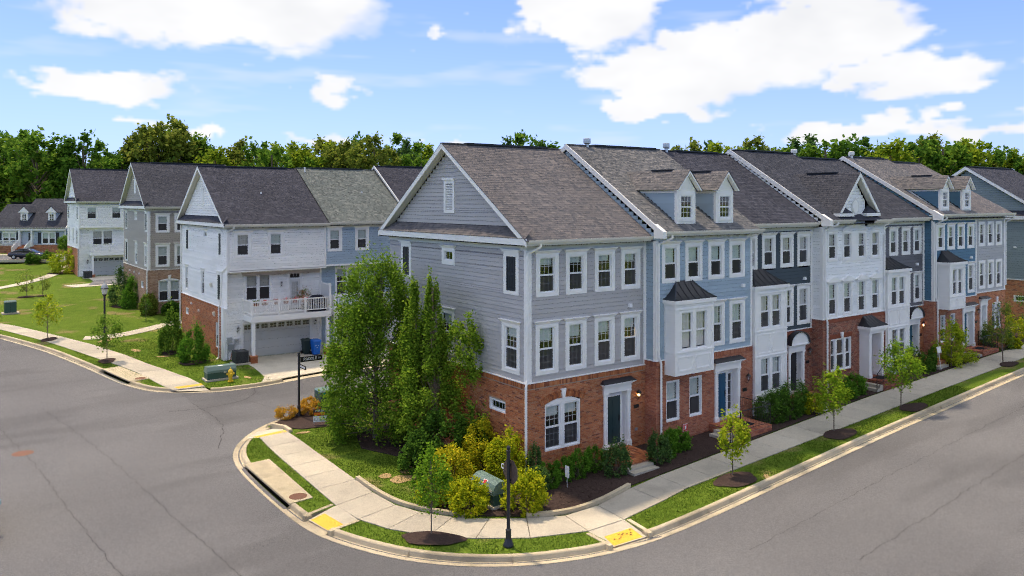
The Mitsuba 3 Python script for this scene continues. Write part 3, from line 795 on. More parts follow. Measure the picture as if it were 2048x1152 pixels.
WALK = shapely.union_all([Polygon([a for a, _ in SW] + [b for _, b in SW[::-1]]).buffer(0), Polygon([(-7.12, 1.84), (-7.03, .27), (-8.6, -.05), (-8.7, 1.5)]), Polygon([(-1.28, -5.11), (.32, -5.13), (.18, -6.7), (-1.25, -6.7)]), Polygon([(-5.3, 11.72), (-6.7, 11.65), (-7.3, 12.05), (-6.5, 13.2), (-5.35, 13.0)])])
struct('lawn', sheet(INSA.difference(sbox(.3, .3, 60, 11)).difference(WALK), -.012, 1.6), 'm_grass', 'lawn and grass verges around the corner townhouse row')
put('sidewalk__bed', sheet(Polygon([a for a, _ in SW] + [b for _, b in SW[::-1]]).buffer(-.03), -.05, 2.), 'm_dark_void')
labels['sidewalk'] = {'kind': 'structure', 'label': 'pale concrete sidewalk in square slabs round the corner'}
rs = np.random.default_rng(12); items = []


def slab(a, b, c, d, g=.013, z=.014):
    q = Polygon([a, b, c, d]).buffer(-g, join_style=2)
    return sheet(q, z, None, lo=.10)


for (a, b), (c, d) in zip(SW, SW[1:]): items.append((slab(a, b, d, c), ('m_concrete', 'm_concrete', 'm_concrete_b', 'm_concrete_c')[rs.integers(4)]))
pieces('sidewalk', 'slab', items)


def ramp_z(p0, z0, p1, z1):
    p0, p1 = np.array(p0), np.array(p1); d = (p1 - p0) / ((p1 - p0) @ (p1 - p0))
    return lambda x, y: G(x, y) + z0 + (z1 - z0) * np.clip((x - p0[0]) * d[0] + (y - p0[1]) * d[1], 0, 1)


def tactile(c4, fn, lbl):
    k = put('tactile_paving', sheet(Polygon(c4), .012, .4, lo=.06, fn=fn), 'm_yellow'); lab(k, lbl, 'tactile plate', 'yellow tactile plates at the curb ramps')
    a, b, c, d = [np.array(p, float) for p in c4]; q = []
    nu, nv = max(4, int(np.linalg.norm(b - a) / .075)), max(4, int(np.linalg.norm(d - a) / .075))
    for i in range(nu):
        for j in range(nv):
            s, t = (i + .5) / nu, (j + .5) / nv; p = (a * (1 - s) + b * s) * (1 - t) + (d * (1 - s) + c * s) * t; z = float(fn(p[0], p[1])) + .012
            q.append((p[0] - .016, p[0] + .016, p[1] - .016, p[1] + .016, z, z + .006))
    put(k + '__dome', boxes(q), 'm_yellow'); labels[k + '__dome'] = {'kind': 'stuff'}


fM = ramp_z((-7.1, 1.05), .0, (-8.3, .75), -.115)
put('sidewalk__ramp', sheet(Polygon([(-7.12, 1.84), (-7.03, .27), (-8.12, .05), (-8.33, 1.42)]), .010, .4, fn=fM), 'm_concrete_c')
tactile([(-8.27, 1.37), (-7.71, 1.50), (-7.55, .28), (-8.10, .12)], fM, 'yellow tactile plate facing the left street beside the storm inlet')
fR = ramp_z((-.5, -5.1), 0., (-.55, -6.35), -.115)
put('sidewalk__ramp', sheet(Polygon([(-1.28, -5.11), (.32, -5.13), (.18, -6.36), (-1.25, -6.28)]), .010, .4, fn=fR), 'm_concrete_c')
tactile([(-1.20, -6.24), (.04, -6.30), (.12, -5.66), (-1.07, -5.64)], fR, 'yellow tactile plate with dead leaves on it at the front curb')
for u_, v_ in ((-.62, -5.95), (-.48, -5.86), (-.55, -5.78), (-.30, -5.9), (-.22, -6.0), (-.75, -6.02), (-.38, -5.8), (-.02, -5.75), (-.9, -5.95), (-.12, -5.9)): put('fallen_leaves', boxes([(u_ - .03, u_ + .03, v_ - .02, v_ + .025, float(fR(u_, v_)) + .018, float(fR(u_, v_)) + .03)]), 'm_rust')
for k in [k for k in scene if k.startswith('fallen_leaves')]: lab(k, 'curled brown leaf lying on the front yellow tactile plate', 'leaf', 'dead leaves on the front tactile plate')
fL = ramp_z((-6.0, 11.65), 0., (-6.5, 12.75), -.115)
put('sidewalk__ramp', sheet(Polygon([(-5.3, 11.72), (-6.7, 11.65), (-7.15, 12.05), (-6.35, 12.98), (-5.35, 12.95)]), .010, .4, fn=fL), 'm_concrete_c')
tactile([(-6.72, 11.75), (-5.34, 11.75), (-5.34, 12.12), (-6.86, 12.12)], fL, 'yellow tactile plate facing the side lane by the sale sign')


def lowwall(key, pts, w, h, m='m_curb'):
    L = LineString(pts); q = L.buffer(w / 2, cap_style=2, join_style=2); return put(key, sheet(q, h, 1., lo=h + .2), m)


for pts in ([(-8.42, 1.62), (-7.2, 2.02)], [(-8.2, -.08), (-7.05, .16)], [(-1.42, -6.35), (-1.40, -5.2)], [(.28, -6.42), (.45, -5.2)]): lowwall('curb__return', pts, .15, .012)
lowwall('garden_curb', smoothline([(-5.36, 3.9), (-5.40, 2.3), (-5.28, .75), (-4.85, -.35), (-4.2, -1.35), (-3.9, -1.7)]), .16, .13)
lowwall('garden_curb', smoothline([(-2.25, -2.98), (-1.05, -3.55), (.42, -3.56), (1.5, -3.38), (2.5, -3.14)]), .16, .15)
lowwall('garden_curb', [(-5.22, 11.6), (-5.2, 12.4), (-5.6, 13.2)], .16, .13)
for i, k in enumerate(('garden_curb', 'garden_curb_001', 'garden_curb_002')): labels[k] = {'kind': 'structure', 'label': ('low concrete edging of the corner lawn', 'low concrete edging below the mulch bed of the corner house', 'low concrete edging of the bed by the sale sign')[i]}

# left sidewalk
li = LineString([(-7.75, 23.75), (-8.05, 25.5), (-8.31, 28.6), (-9.0, 31.6), (-9.72, 34.1), (-11.1, 38.6), (-12.42, 42.6), (-14.87, 48.6), (-19.5, 57)]); lo_ = LineString([(-6.0, 23.6), (-6.15, 26.3), (-6.7, 29), (-7.45, 31.6), (-8.31, 35.5), (-9.6, 39.6), (-11.6, 44.6), (-13.6, 49.2), (-17.9, 57.6)])
kk = 'sidewalk_001'; COUNT['sidewalk'] = 2; labels[kk] = {'kind': 'structure', 'label': 'pale concrete sidewalk curving along the left street'}
items = []; nn = 24
for i in range(nn):
    a, b, c, d = (li.interpolate(i / nn, normalized=True), lo_.interpolate(i / nn, normalized=True), lo_.interpolate((i + 1) / nn, normalized=True), li.interpolate((i + 1) / nn, normalized=True))
    items.append((sheet(Polygon([p.coords[0] for p in (a, b, c, d)]).buffer(-.006, join_style=2), .014, .8, lo=.1), ('m_concrete_c', 'm_concrete', 'm_concrete_b')[rs.integers(3)]))
pieces(kk, 'slab', items)
fK = ramp_z((-6.9, 24.4), 0., (-6.95, 23.1), -.115)
put(kk + '__ramp', sheet(Polygon([(-7.75, 23.78), (-6.0, 23.62), (-5.92, 22.86), (-7.5, 23.55)]), .012, .4, fn=fK), 'm_concrete_c')
tactile([(-7.42, 23.86), (-6.02, 23.98), (-5.98, 24.42), (-7.55, 24.42)], lambda x, y: G(x, y) + .006, 'yellow tactile plate at the end of the left sidewalk')
path = struct('path', sheet(LineString(smoothline([(-9.9, 42.4), (-8.3, 42.0), (-6.6, 42.7), (-4.9, 43.9), (-3.2, 45.2), (-1.5, 45.6)])).buffer(.62, cap_style=2), .02, .8, lo=.1), 'm_concrete_c', 'concrete footpath from the left sidewalk to between the houses')
struct('path', sheet(LineString(smoothline([(-14, 76), (-10.5, 80.5), (-7.8, 86), (-5.5, 93), (-4.5, 98)])).buffer(.6, cap_style=2), .03, .8, lo=.1), 'm_concrete_c', 'narrow concrete path curving across the far left lawn')
# driveways and lane by the left row
struct('driveway', sheet(Polygon([(-1.95, 27.2), (-1.95, 30.2), (10.5, 30.2), (10.5, 23.65), (1.6, 23.6), (-.6, 23.25), (-2.95, 22.72), (-2.3, 24.1)]), .012, 1., lo=.05), 'm_concrete_c', 'concrete driveway apron in front of the garages')
struct('driveway', sheet(Polygon([(-4.2, 76.5), (-4.4, 82.9), (2, 82.9), (2, 74.0), (-6.9, 73.4), (-7.6, 75.6)]), .03, 1., lo=.05), 'm_concrete_c', 'concrete driveway of the far white house')
struct('lane', sheet(Polygon([(-5.4, 74.3), (2, 75.2), (2, 78.9), (-4.2, 78.6)]), .06, 1.), 'm_asphalt', 'strip of grey asphalt lane by the far white house')
# beds
bed = Polygon([(-4.75, -.55), (-4.0, -1.62), (-2.3, -2.9), (-1.1, -3.5), (.4, -3.5), (2.5, -3.12), (4.2, -3.04), (20, -2.26), (40, -2.0), (61, -1.6), (61, .5), (.1, .5), (.1, 10.2), (-1.4, 10.2), (-3.0, 9.2), (-3.6, 7.4), (-2.7, 5.2), (-2.9, 3.0), (-4.3, 1.3)]).buffer(-.03)
struct('mulch_bed', sheet(bed, .03, .8, lo=.05), 'm_mulch', 'dark mulch bed along the front of the townhouses')
struct('mulch_bed', sheet(Polygon([(-5.15, 12.3), (-4.6, 11.75), (-3.2, 11.4), (-1.8, 11.6), (-.3, 13.0), (.6, 15.9), (-2.4, 15.15), (-4.1, 14.35), (-5.35, 13.5)]), .03, .8, lo=.05), 'm_mulch', 'dark mulch bed around the street sign and the green cabinet')


def oval(x, y, a, b, ang=0., n=20):
    t = np.arange(n) * 2 * np.pi / n; r = 1 + .08 * np.sin(t * 3 + x) + .05 * np.sin(t * 5)
    c, s = math.cos(ang), math.sin(ang); X, Y = a * r * np.cos(t), b * r * np.sin(t)
    return Polygon(np.column_stack([x + X * c - Y * s, y + X * s + Y * c]))


for i, (x, y, a, b, an) in enumerate([(-5.75, -2.62, 1.05, .52, -.75), (6.1, -5.25, 1.0, .62, 0), (14.0, -4.75, 1.0, .55, 0), (20.4, -4.75, 1.0, .5, 0), (33.2, -3.9, .9, .4, 0), (-12.1, 43.0, .8, .45, 1.0), (-9.6, 34.0, .8, .5, 1.2), (-5.4, 34.4, .9, .7, 0), (-4.9, 30.7, .95, .75, 0), (-4.3, 56.5, 1.7, 1.2, .4), (-11.75, 67.5, .8, .6, 0), (-10.37, 67.6, .6, .5, 0), (-5.9, 88.2, 2.2, 1.2, .3)]):
    struct('mulch_bed', sheet(oval(x, y, a, b, an), .012 + .002 * i, .5, fn=lambda X, Y, x=x, y=y, a=a: G(X, Y) + .05 * np.clip(1 - ((X - x) ** 2 + (Y - y) ** 2) / a ** 2, 0, 1)), 'm_mulch')
for i, (x, y, a, b) in enumerate([(-3.9, 2.9, .55, .4), (-4.3, 3.6, .3, .25), (-3.3, 3.6, .35, .3), (-4.75, 11.2, .35, .15), (-8.6, 41.0, .9, .3), (-7.4, 36.5, .5, .25), (-6.2, 33.6, .45, .2), (7.3, -5.75, .25, .12), (-3.2, 24.6, .4, .15)]):
    struct('bare_soil', sheet(oval(x, y, a, b, i), .004, .4), 'm_soil')
# storm inlets
def inlet(pts, face, lbl, hole):
    k = num('storm_inlet'); lab(k, lbl, 'storm drain', 'curb storm drains')
    put(k + '__slab', sheet(Polygon(pts), .022, .6, lo=.075), 'm_curb')
    L = LineString(face).buffer(.03, cap_style=2); put(k + '__opening', sheet(LineString(face).buffer(.02, cap_style=2), -.06, .6, lo=.35), 'm_dark_void')
    t = np.arange(20) * 2 * np.pi / 20; hx, hy = hole
    put(k + '__cover', sheet(Polygon(np.column_stack([hx + .33 * np.cos(t), hy + .33 * np.sin(t)])), .030, None, lo=.02), 'm_rust')


inlet([(-8.42, 8.22), (-7.36, 8.30), (-7.52, 3.05), (-8.42, 2.95)], [(-8.26, 8.2), (-8.28, 3.0)], 'concrete storm drain slab with a rusty round cover on the corner verge', (-7.93, 3.45))
inlet([(-10.22, 31.75), (-9.2, 32.0), (-8.15, 27.75), (-9.28, 27.45)], [(-10.0, 31.7), (-9.08, 27.5)], 'concrete storm drain slab with a rusty round cover along the left street', (-8.66, 28.0))
t = np.arange(22) * 2 * np.pi / 22
mk = put('manhole_cover', sheet(Polygon(np.column_stack([-15.7 + .42 * np.cos(t), 15.86 + .42 * np.sin(t)])), ROADZ + .006, None, lo=.02), 'm_rust'); lab(mk, 'rusty round manhole cover in the left street', 'manhole cover')


def crack(pts, w=.022, seed=0):
    r = np.random.default_rng(seed); p = smoothline(pts, 1); q = [p[0]]
    for a, b in zip(p[:-1], p[1:]):
        n = max(2, int(np.linalg.norm(b - a) / .35))
        for i in range(1, n + 1): q.append(a + (b - a) * i / n + r.normal(0, .035, 2))
    return sheet(LineString(q).buffer(w, cap_style=2), ROADZ + .005, 1.2)


for i, (p, w) in enumerate([([(-3.6, 22.1), (-3.9, 20.8), (-5.0, 19.4), (-7.1, 19.0), (-8.9, 19.4)], .035), ([(-4.9, 19.5), (-4.5, 18.2), (-4.2, 16.9)], .014), ([(-3.9, 20.6), (-3.2, 19), (-2.2, 17.9)], .012), ([(-7.5, 20.5), (-7.2, 17.5), (-7.4, 14.5), (-8.6, 11.5)], .02), ([(-14.2, 24), (-13.2, 17), (-12.4, 10), (-11.9, 3), (-11.2, -3)], .012), ([(-16.8, 25), (-15.4, 14), (-14.6, 4), (-13.6, -6)], .012), ([(4, -11.5), (16, -10.8), (30, -10.2), (48, -9.4)], .012), ([(2, -9.0), (14, -8.3), (30, -7.7)], .010)]):
    struct('road_crack', crack(p, w, i), 'm_crack')

# ---------------------------------------------------------------- houses
S = .655                                           # roof pitch
ROWGROUP = 'townhouses in the corner row'


def roof_pair(parent, x0, x1, ye, ze, yr, zr, m, individual=False, vent=None, back=True, seed=1):
    R = num(parent + '__roof')
    yb = 2 * yr - ye
    put(R, join([courses(x0, x1, yb, ze, yr, zr, .3)] if back else [courses(x0, x1, yr + .3, zr - .2, yr, zr, .3)]), m, uniq=False)
    if individual: shingles(R, x0, x1, ye, ze, yr, zr, m, 300, seed)
    else:
        k = put(R + '__shingle', courses(x0, x1, ye, ze, yr, zr), m); labels[k] = {'kind': 'stuff'}
    cap = join([boxes([(x, x + .24, yr - .13, yr + .13, zr - .035, zr + .012 + .006 * (i % 2))]) for i, x in enumerate(np.arange(x0 + .01, x1 - .2, .25))])
    put(R + '__ridge_cap', cap, m)
    if vent: put(R + '__ridge_vent', boxes([(vent[0], vent[1], yr - .17, yr + .17, zr - .02, zr + .055)]), 'm_shutter')
    put(R + '__deck', boxes([(x0 + .05, x1 - .05, ye + .1, yb - .1, ze - .20, ze - .16)]), 'm_inside')
    return R


def cornice(parent, fr, u0, u1, zs, gy=None, gx=None, brackets=False, ov=.46):
    """frieze, soffit, gutter of a front eave whose soffit is at z 9.16 + zs"""
    put(parent + '__frieze', boxes([fr.b(u0, u1, 0, .035, 8.96 + zs, 9.17 + zs)]), 'm_trim_b')
    g0, g1 = gx or (u0, u1)
    put(parent + '__eave_soffit', boxes([fr.b(g0, g1, .0, ov, 9.17 + zs, 9.20 + zs)]), 'm_soffit')
    put(parent + '__fascia', boxes([fr.b(g0, g1, ov - .02, ov, 9.20 + zs, 9.36 + zs)]), 'm_trim_b')
    gutter(parent, g0, g1, fr.o - ov - .012 - .10, 9.37 + zs) if False else put(parent + '__gutter', prism([(fr.o - ov - .004, 9.25 + zs), (fr.o - ov - .004, 9.365 + zs), (fr.o - ov - .025, 9.365 + zs), (fr.o - ov - .03, 9.29 + zs), (fr.o - ov - .08, 9.29 + zs), (fr.o - ov - .11, 9.34 + zs), (fr.o - ov - .115, 9.39 + zs), (fr.o - ov - .135, 9.39 + zs), (fr.o - ov - .12, 9.31 + zs), (fr.o - ov - .08, 9.245 + zs)], 'x', g0, g1), 'm_gutter')
    if brackets:
        for u in np.arange(u0 + .35, u1 - .1, .62): put(parent + '__bracket', boxes([fr.b(u, u + .06, .035, .26, 9.05 + zs, 9.168 + zs)]), 'm_trim_b')


def core(parent, x0, x1, y0, y1, z1, z0=-.4): put(parent + '__wall', boxes([(x0, x1, y0, y1, z0, z1)]), 'm_inside')


def vent_hood(parent, fr, u, z):
    put(parent + '__vent_hood', fr.poly([(u - .10, z - .02), (u + .10, z - .02), (u + .07, z + .13), (u - .07, z + .13)], 0, .13), 'm_white')


def plate(parent, fr, u, z):
    put(parent + '__number_plate', boxes([fr.b(u - .15, u + .15, .035, .05, z - .08, z + .08)]), 'm_black')


def dormer(parent, fr, u0, u1, z0, ze, zr, sidm, roofm, ev, glass):
    """gabled dormer whose face stands at the wall line; ev: (ye, ze) of the big roof"""
    d = num(f'{parent}__dormer'); um = (u0 + u1) / 2; o = fr.o
    ye, zE = ev; yof = lambda z: ye + (z - zE) / S
    h = (glass[0] - .03, glass[1] + .03, glass[2] - .03, glass[3] + .03)
    put(d + '__face', boxes([fr.b(a, c, -.05, 0, za, zb) for a, c, za, zb in cut_rows([(z0, ze)], lambda z: (u0, u1), [h])]), 'm_trim')
    q = [fr.b(glass[0] - .12, glass[0], 0, .03, glass[2] - .12, glass[3] + .12), fr.b(glass[1], glass[1] + .12, 0, .03, glass[2] - .12, glass[3] + .12), fr.b(glass[0], glass[1], 0, .03, glass[3], glass[3] + .12), fr.b(glass[0], glass[1], 0, .04, glass[2] - .12, glass[2])]
    put(d + '__casing', boxes(q), 'm_trim')
    glazing(num(d + '__window'), fr, *glass, rows=(2, 2), cols=3, d=-.02, blind=.0 if u0 > 10 else .0, screen=False, fw=.04, mun='m_sash')
    put(d + '__interior', boxes([(u0 + .08, u1 - .08, o + .35, yof(ze) - .2, z0 + .1, ze)]), 'm_inside')
    fl = Fr('left', u0); yb = yof(ze)
    items = []
    r = np.random.default_rng(3)
    for za, zb in bands(z0 + .05, ze - .16, .15):
        y1 = yof(za) - .02
        if y1 - (o + .14) < .05: continue
        P = [fl.p(a, dd, z) for a, dd, z in ((o + .14, -.02, za), (y1, -.02, za), (y1, .02, za), (o + .14, .02, za), (o + .14, -.02, zb + .01), (y1 + .15, -.02, zb + .01), (y1 + .15, .006, zb + .01), (o + .14, .006, zb + .01))]
        items.append((hexa(P), f'm_{sidm}_{r.integers(3)}'))
    pieces(d, 'plank', items, 60)
    put(d + '__trim', boxes([fl.b(o - .004, o + .14, -.03, .03, z0, ze - .15)]), 'm_trim'); put(d + '__trim', boxes([fl.b(o - .004, yb + .05, -.03, .035, ze - .16, ze - .02)]), 'm_trim')
    put(d + '__rake_trim', fl.poly([(o + .14, z0 + .10), (yof(z0 + .13), z0 + .08), (yb, ze - .16), (yb - .22, ze - .16)], -.02, .04), 'm_trim')
    put(d + '__cheek', boxes([(u1 - .03, u1, o + .05, yof(z0 + .6), z0, ze)]), 'm_trim')
    put(d + '__cheek', prism([(o + .04, z0), (yof(ze), ze), (o + .04, ze)], 'x', u1 - .05, u1 - .02), f'm_{sidm}_1')
    ov = .2; sl = (zr - ze) / (um - u0 + ov); zl = ze - .02
    put(d + '__pediment', fr.poly([(u0 + .02, ze), (u1 - .02, ze), (um, zr - .17)], -.03, .0), 'm_trim')
    for sgn in (1, -1):
        ue = um - sgn * (um - u0 + ov); V = []; y0 = o - .24; ybr = yof(zr) + .1
        k = put(d + '__roof', courses(*((y0, ybr) if True else ()), ue, zl, um, zr, axis='y'), roofm)
    e0 = u0 - ov; e1 = u1 + ov
    put(d + '__soffit', fr.poly([(e0, zl - .03), (um, zr - .06), (e1, zl - .03), (e1 - .08, zl - .03), (um, zr - .16), (e0 + .08, zl - .03)], .0, .23), 'm_trim')
    put(d + '__ridge_vent', boxes([(um - .1, um + .1, o + .8, o + 2.1, zr - .01, zr + .04)]), 'm_shutter')
    return d


def flue(parent, x, y, z, m='m_steel'):
    k = num(parent + '__flue'); put(k, lathe([(.10, -.3), (.10, .06), (.17, .10), (.19, .12), (.19, .34), (.15, .36), (0, .36)], (x, y, z), 12), m, uniq=False, smooth=30)
    put(k + '__band', lathe([(.196, .17), (.196, .19)], (x, y, z), 12), 'm_galv')


def side_step(parent, x, yf, y1, zb, zt, span_hi, m, pal, brick_geo, seed):
    """the exposed left side of a house that stands proud of its neighbour"""
    fl = Fr('left', x)
    siding(parent + '__siding', fl, (yf + .14, y1), zb + .05, 8.96 + (zt - 9.36), [], m, limit=80, seed=seed)
    put(parent + '__corner_board', boxes([(x - .030, x + .14, yf - .030, yf + .14, zb + .045, 8.96 + (zt - 9.36))]), 'm_trim')
    put(parent + '__corner_board', boxes([(x - .028, x - .004, y1 - .10, y1, zb + .045, 8.96 + (zt - 9.36))]), 'm_trim')
    if brick_geo: bricks(parent + '__side_brickwork', fl, yf - .03, y1, G(x, 0) - .2, zb, [], pal, 120, seed, d=.03)
    else: flatwall(parent, fl, yf - .03, y1, G(x, 0) - .2, zb, [], f'm_{pal}_brickwall', 'side_brickwork', d=.03)
    put(parent + '__water_table', boxes([(x - .075, x, yf - .075, y1, zb, zb + .045)]), 'm_trim')


def gable_strip(parent, x, me, nb, m, seed, span=None, limit=60, d=0.):
    """planks of a gable side that rise above the neighbour's roof. me, nb: (ye, ze) of the two roofs"""
    fl = Fr('left', x)
    f = lambda z: (me[0] + (z - me[1] + .42) / S, min(nb[0] + (z - nb[1]) / S + .1, 2 * me[2] - me[0] - (z - me[1] + .42) / S))
    siding(parent + '__gable', fl, span or f, me[1] - .35, me[3] - .35, [], m, limit=limit, seed=seed, joints=9, d=d)


def rowhouse(x0, x1, Y, zs, sid, pal, roofm, zr, label, bz, geo, yr=None, roofx=None, seed=1, D=11.7):
    t = num('townhouse'); lab(t, label, 'house', ROWGROUP)
    return t, Fr('front', Y)


def wtable(t, fr, u0, u1, z): put(t + '__water_table', boxes([fr.b(u0, u1, 0, .075, z, z + .045)]), 'm_trim')


# --- corner house
t, fr = rowhouse(0, 6.52, 0, 0, 'lilac_grey', 'red', 'm_roof_brown', 13.52, 'lilac grey corner townhouse with orange brick base and dark green front door', 3.72, True)
H1 = t; fl = Fr('left', 0.)
core(t, .75, 6.4, .75, 11.3, 9.1)
holes, hb, hs, hsb = [], [], [], []
for i, (a, b) in enumerate([(.65, 1.41), (2.18, 2.91), (3.76, 4.5), (5.27, 6.01)]):
    holes.append(window(t, fr, a, b, 7.25, 8.66, (2, 2), blind=(.22, .2, .2, .24)[i], head=.24)); holes.append(window(t, fr, a - .02, b - .02, 4.15, 5.87, (3, 3), head=.22, blind=(.32, .30, .30, .26)[i]))
hb.append(bare_window(t, fr, .95, 2.69, .97, 2.70, 2, (3, 3), blind=.26, sill='red'))
hb.append(entry(t, fr, 4.0, 5.57, .46, 3.20, 'green', 'm_door_green'))
# segmental arch over the ground-floor window
aw = num(t + '__window_arch'); a0, a1, zs0, zs1 = .89, 2.75, 2.755, 2.97
th = np.linspace(0, 1, 21); arc = [(a0 + (a1 - a0) * s, zs0 + (zs1 - zs0) * 4 * s * (1 - s)) for s in th]
put(aw + '__tympanum', fr.poly(arc, -.05, .02), 'm_trim')
for s in np.arange(.01, .99, .036):
    c = np.array([a0 - .16 + (a1 - a0 + .32) * s, zs0 - .02 + (zs1 - zs0 + .04) * 4 * s * (1 - s)]); tang = np.array([1., 4 * (zs1 - zs0) * (1 - 2 * s) / (a1 - a0)]); tang /= np.linalg.norm(tang); nr = np.array([-tang[1], tang[0]])
    if abs(s - .5) < .045: continue
    P = [c - tang * .029, c + tang * .029, c + tang * .031 + nr * .215, c - tang * .031 + nr * .215]
    put(aw + '__brick', fr.poly([tuple(p) for p in P], -.03, .055), f'm_red_brick_{int(s * 50) % 5}')
    P = [c - tang * .029 + nr * .225, c + tang * .029 + nr * .225, c + tang * .031 + nr * .285, c - tang * .031 + nr * .285]
    put(aw + '__brick', fr.poly([tuple(p) for p in P], -.03, .085), f'm_red_brick_{(int(s * 50) + 2) % 5}')
put(aw + '__keystone', fr.poly([(1.76, 2.96), (1.88, 2.96), (1.95, 3.33), (1.69, 3.33)], -.03, .11), 'm_trim')
siding(t + '__front_siding', fr, (.23, 6.40), 3.77, 8.97, holes, 'lilac_grey', seed=2)
bricks(t + '__front_brickwork', fr, -.03, 6.52, -.25, 3.72, hb + [(.89, 2.75, 2.7, 2.86), (1.1, 2.5, 2.8, 2.95)], 'red', 300, 3, d=.03)
for u, z in ((0, 0),): put(t + '__corner_board', boxes([(-.032, .23, -.032, 0, 3.765, 9.0), (-.032, -.002, 0, .13, 3.765, 9.0)]), 'm_trim')
put(t + '__corner_board', boxes([fr.b(6.40, 6.50, -.01, .03, 3.765, 8.97)]), 'm_trim')
wtable(t, fr, -.075, 6.5, 3.72); put(t + '__water_table', boxes([(-.075, 0, 0, 11.75, 3.72, 3.765)]), 'm_trim')
cornice(t, fr, 0, 6.5, 0, gx=(-.30, 6.44))
put(t + '__downspout', tube([(.32, -.50, 9.27), (.32, -.50, 9.12), (.02, -.09, 8.85), (-.02, -.09, 8.6), (-.02, -.09, 3.9), (-.12, -.13, 3.66), (-.12, -.13, .25), (-.25, -.2, .1)], .05, 8), 'm_trim')
vent_hood(t, fr, 5.55, 6.35); lantern(t, fr, 5.98, 2.48, True); plate(t, fr, 5.95, 1.98)
put(t + '__hose_bib', join([cyl((3.55, -.03, .62), (3.55, -.14, .62), .03, .02, 8), cyl((3.55, -.12, .55), (3.55, -.12, .69), .05, .05, 10), boxes([(3.53, 3.57, -.16, -.12, .5, .62)])]), 'm_black')
put(t + '__outlet_box', boxes([(5.85, 5.98, -.1, -.03, .95, 1.06)]), 'm_galv')
# its side wall
hs.append(shutter(t, fl, .68, 1.33, 7.30, 8.68)); hs.append(shutter(t, fl, 9.55, 10.18, 7.30, 8.68))
hs.append(window(t, fl, 5.50, 6.22, 8.24, 8.66, (1, 1), cols=2, dbl=False, blind=0, screen=False, head=.22, apron=.2))
hs.append(window(t, fl, .62, 1.45, 4.15, 5.85, (3, 3), blind=.25, head=.22)); hs.append(window(t, fl, 5.55, 6.45, 4.15, 5.85, (3, 3), blind=.3, head=.22))
hsb.append(bare_window(t, fl, 1.45, 2.5, 2.32, 2.68, 1, (1, 1), cols=4, dbl=False, blind=0, screen=False, sill='red'))
siding(t + '__side_siding', fl, (.13, 11.6), 3.77, 8.97, hs, 'lilac_grey', seed=4)
bricks(t + '__side_brickwork', fl, -.028, 11.7, -.25, 3.72, hsb, 'red', 300, 5, d=.03)
put(t + '__frieze', boxes([fl.b(0, 11.7, 0, .035, 8.96, 9.17)]), 'm_trim_b'); put(t + '__eave_soffit', boxes([fl.b(-.46, 12.2, 0.036, .34, 9.17, 9.20)]), 'm_soffit')
put(t + '__fascia', boxes([fl.b(-.475, 12.2, .34, .375, 9.19, 9.45)]), 'm_trim')
sk = num(t + '__skirt_roof'); put(sk, courses(-.45, 12.18, -.395, 9.455, .0, 9.88, .125, axis='y'), 'm_roof_brown', uniq=False)
gz = lambda z: (-.48 + (z - 9.36 + .30) / S, 12.2 - (z - 9.36 + .30) / S)
gv = (5.42, 6.12, 10.5, 11.75)
siding(t + '__gable', fl, gz, 9.9, 13.22, [gv], 'lilac_grey', seed=6, limit=80)
vv = num(t + '__gable_vent'); put(vv, boxes([fl.b(gv[0] - .1, gv[0] + .04, -.02, .05, gv[2] - .12, gv[3] + .12), fl.b(gv[1] - .04, gv[1] + .1, -.02, .05, gv[2] - .12, gv[3] + .12), fl.b(gv[0] + .04, gv[1] - .04, -.02, .05, gv[2] - .12, gv[2] + .03), fl.b(gv[0] + .04, gv[1] - .04, -.02, .05, gv[3] - .05, gv[3] + .12), fl.b(gv[0] - .16, gv[1] + .16, -.02, .12, gv[3] + .12, gv[3] + .2)]), 'm_trim', uniq=False)
for z in np.arange(gv[2] + .05, gv[3] - .08, .075): put(vv + '__slat', hexa([fl.p(a, dd, zz) for a, dd, zz in ((gv[0] + .04, -.03, z + .05), (gv[1] - .04, -.03, z + .05), (gv[1] - .04, .035, z), (gv[0] + .04, .035, z), (gv[0] + .04, -.03, z + .065), (gv[1] - .04, -.03, z + .065), (gv[1] - .04, .035, z + .015), (gv[0] + .04, .035, z + .015))]), 'm_trim')
rake(t, fl, -.48, 12.2, 9.37, 5.86, 13.53, .25, .35, .39)
put(t + '__rake_soffit', fl.poly([(-.45, 9.15), (5.86, 13.29), (12.17, 9.15), (12.17, 9.20), (5.86, 13.34), (-.45, 9.20)], .0, .35), 'm_soffit')
roof_pair(t, -.40, 6.56, -.52, 9.345, 5.86, 13.53, 'm_roof_brown', True, (.9, 5.6), seed=8)
put(t + '__room_lamp', join([lathe([(0, -.045), (.04, -.02), (.045, .02), (0, .05)], (5.5 + dx, .33, 5.55 + dz), 8) for dx, dz in ((0, 0), (.22, -.03))]), 'm_white', emitter={'type': 'area', 'radiance': {'type': 'rgb', 'value': [14., 7.5, 1.6]}})
labels[t + '__room_lamp'] = {'label': 'lit room lamps behind an upper window'}
porch('porch', 3.55, 5.4, -1.95, -.0, .42, .16, 'red', ('front', 3.35, 4.75, 2), None, 'low brick stoop with two concrete steps at the dark green door of the corner townhouse')

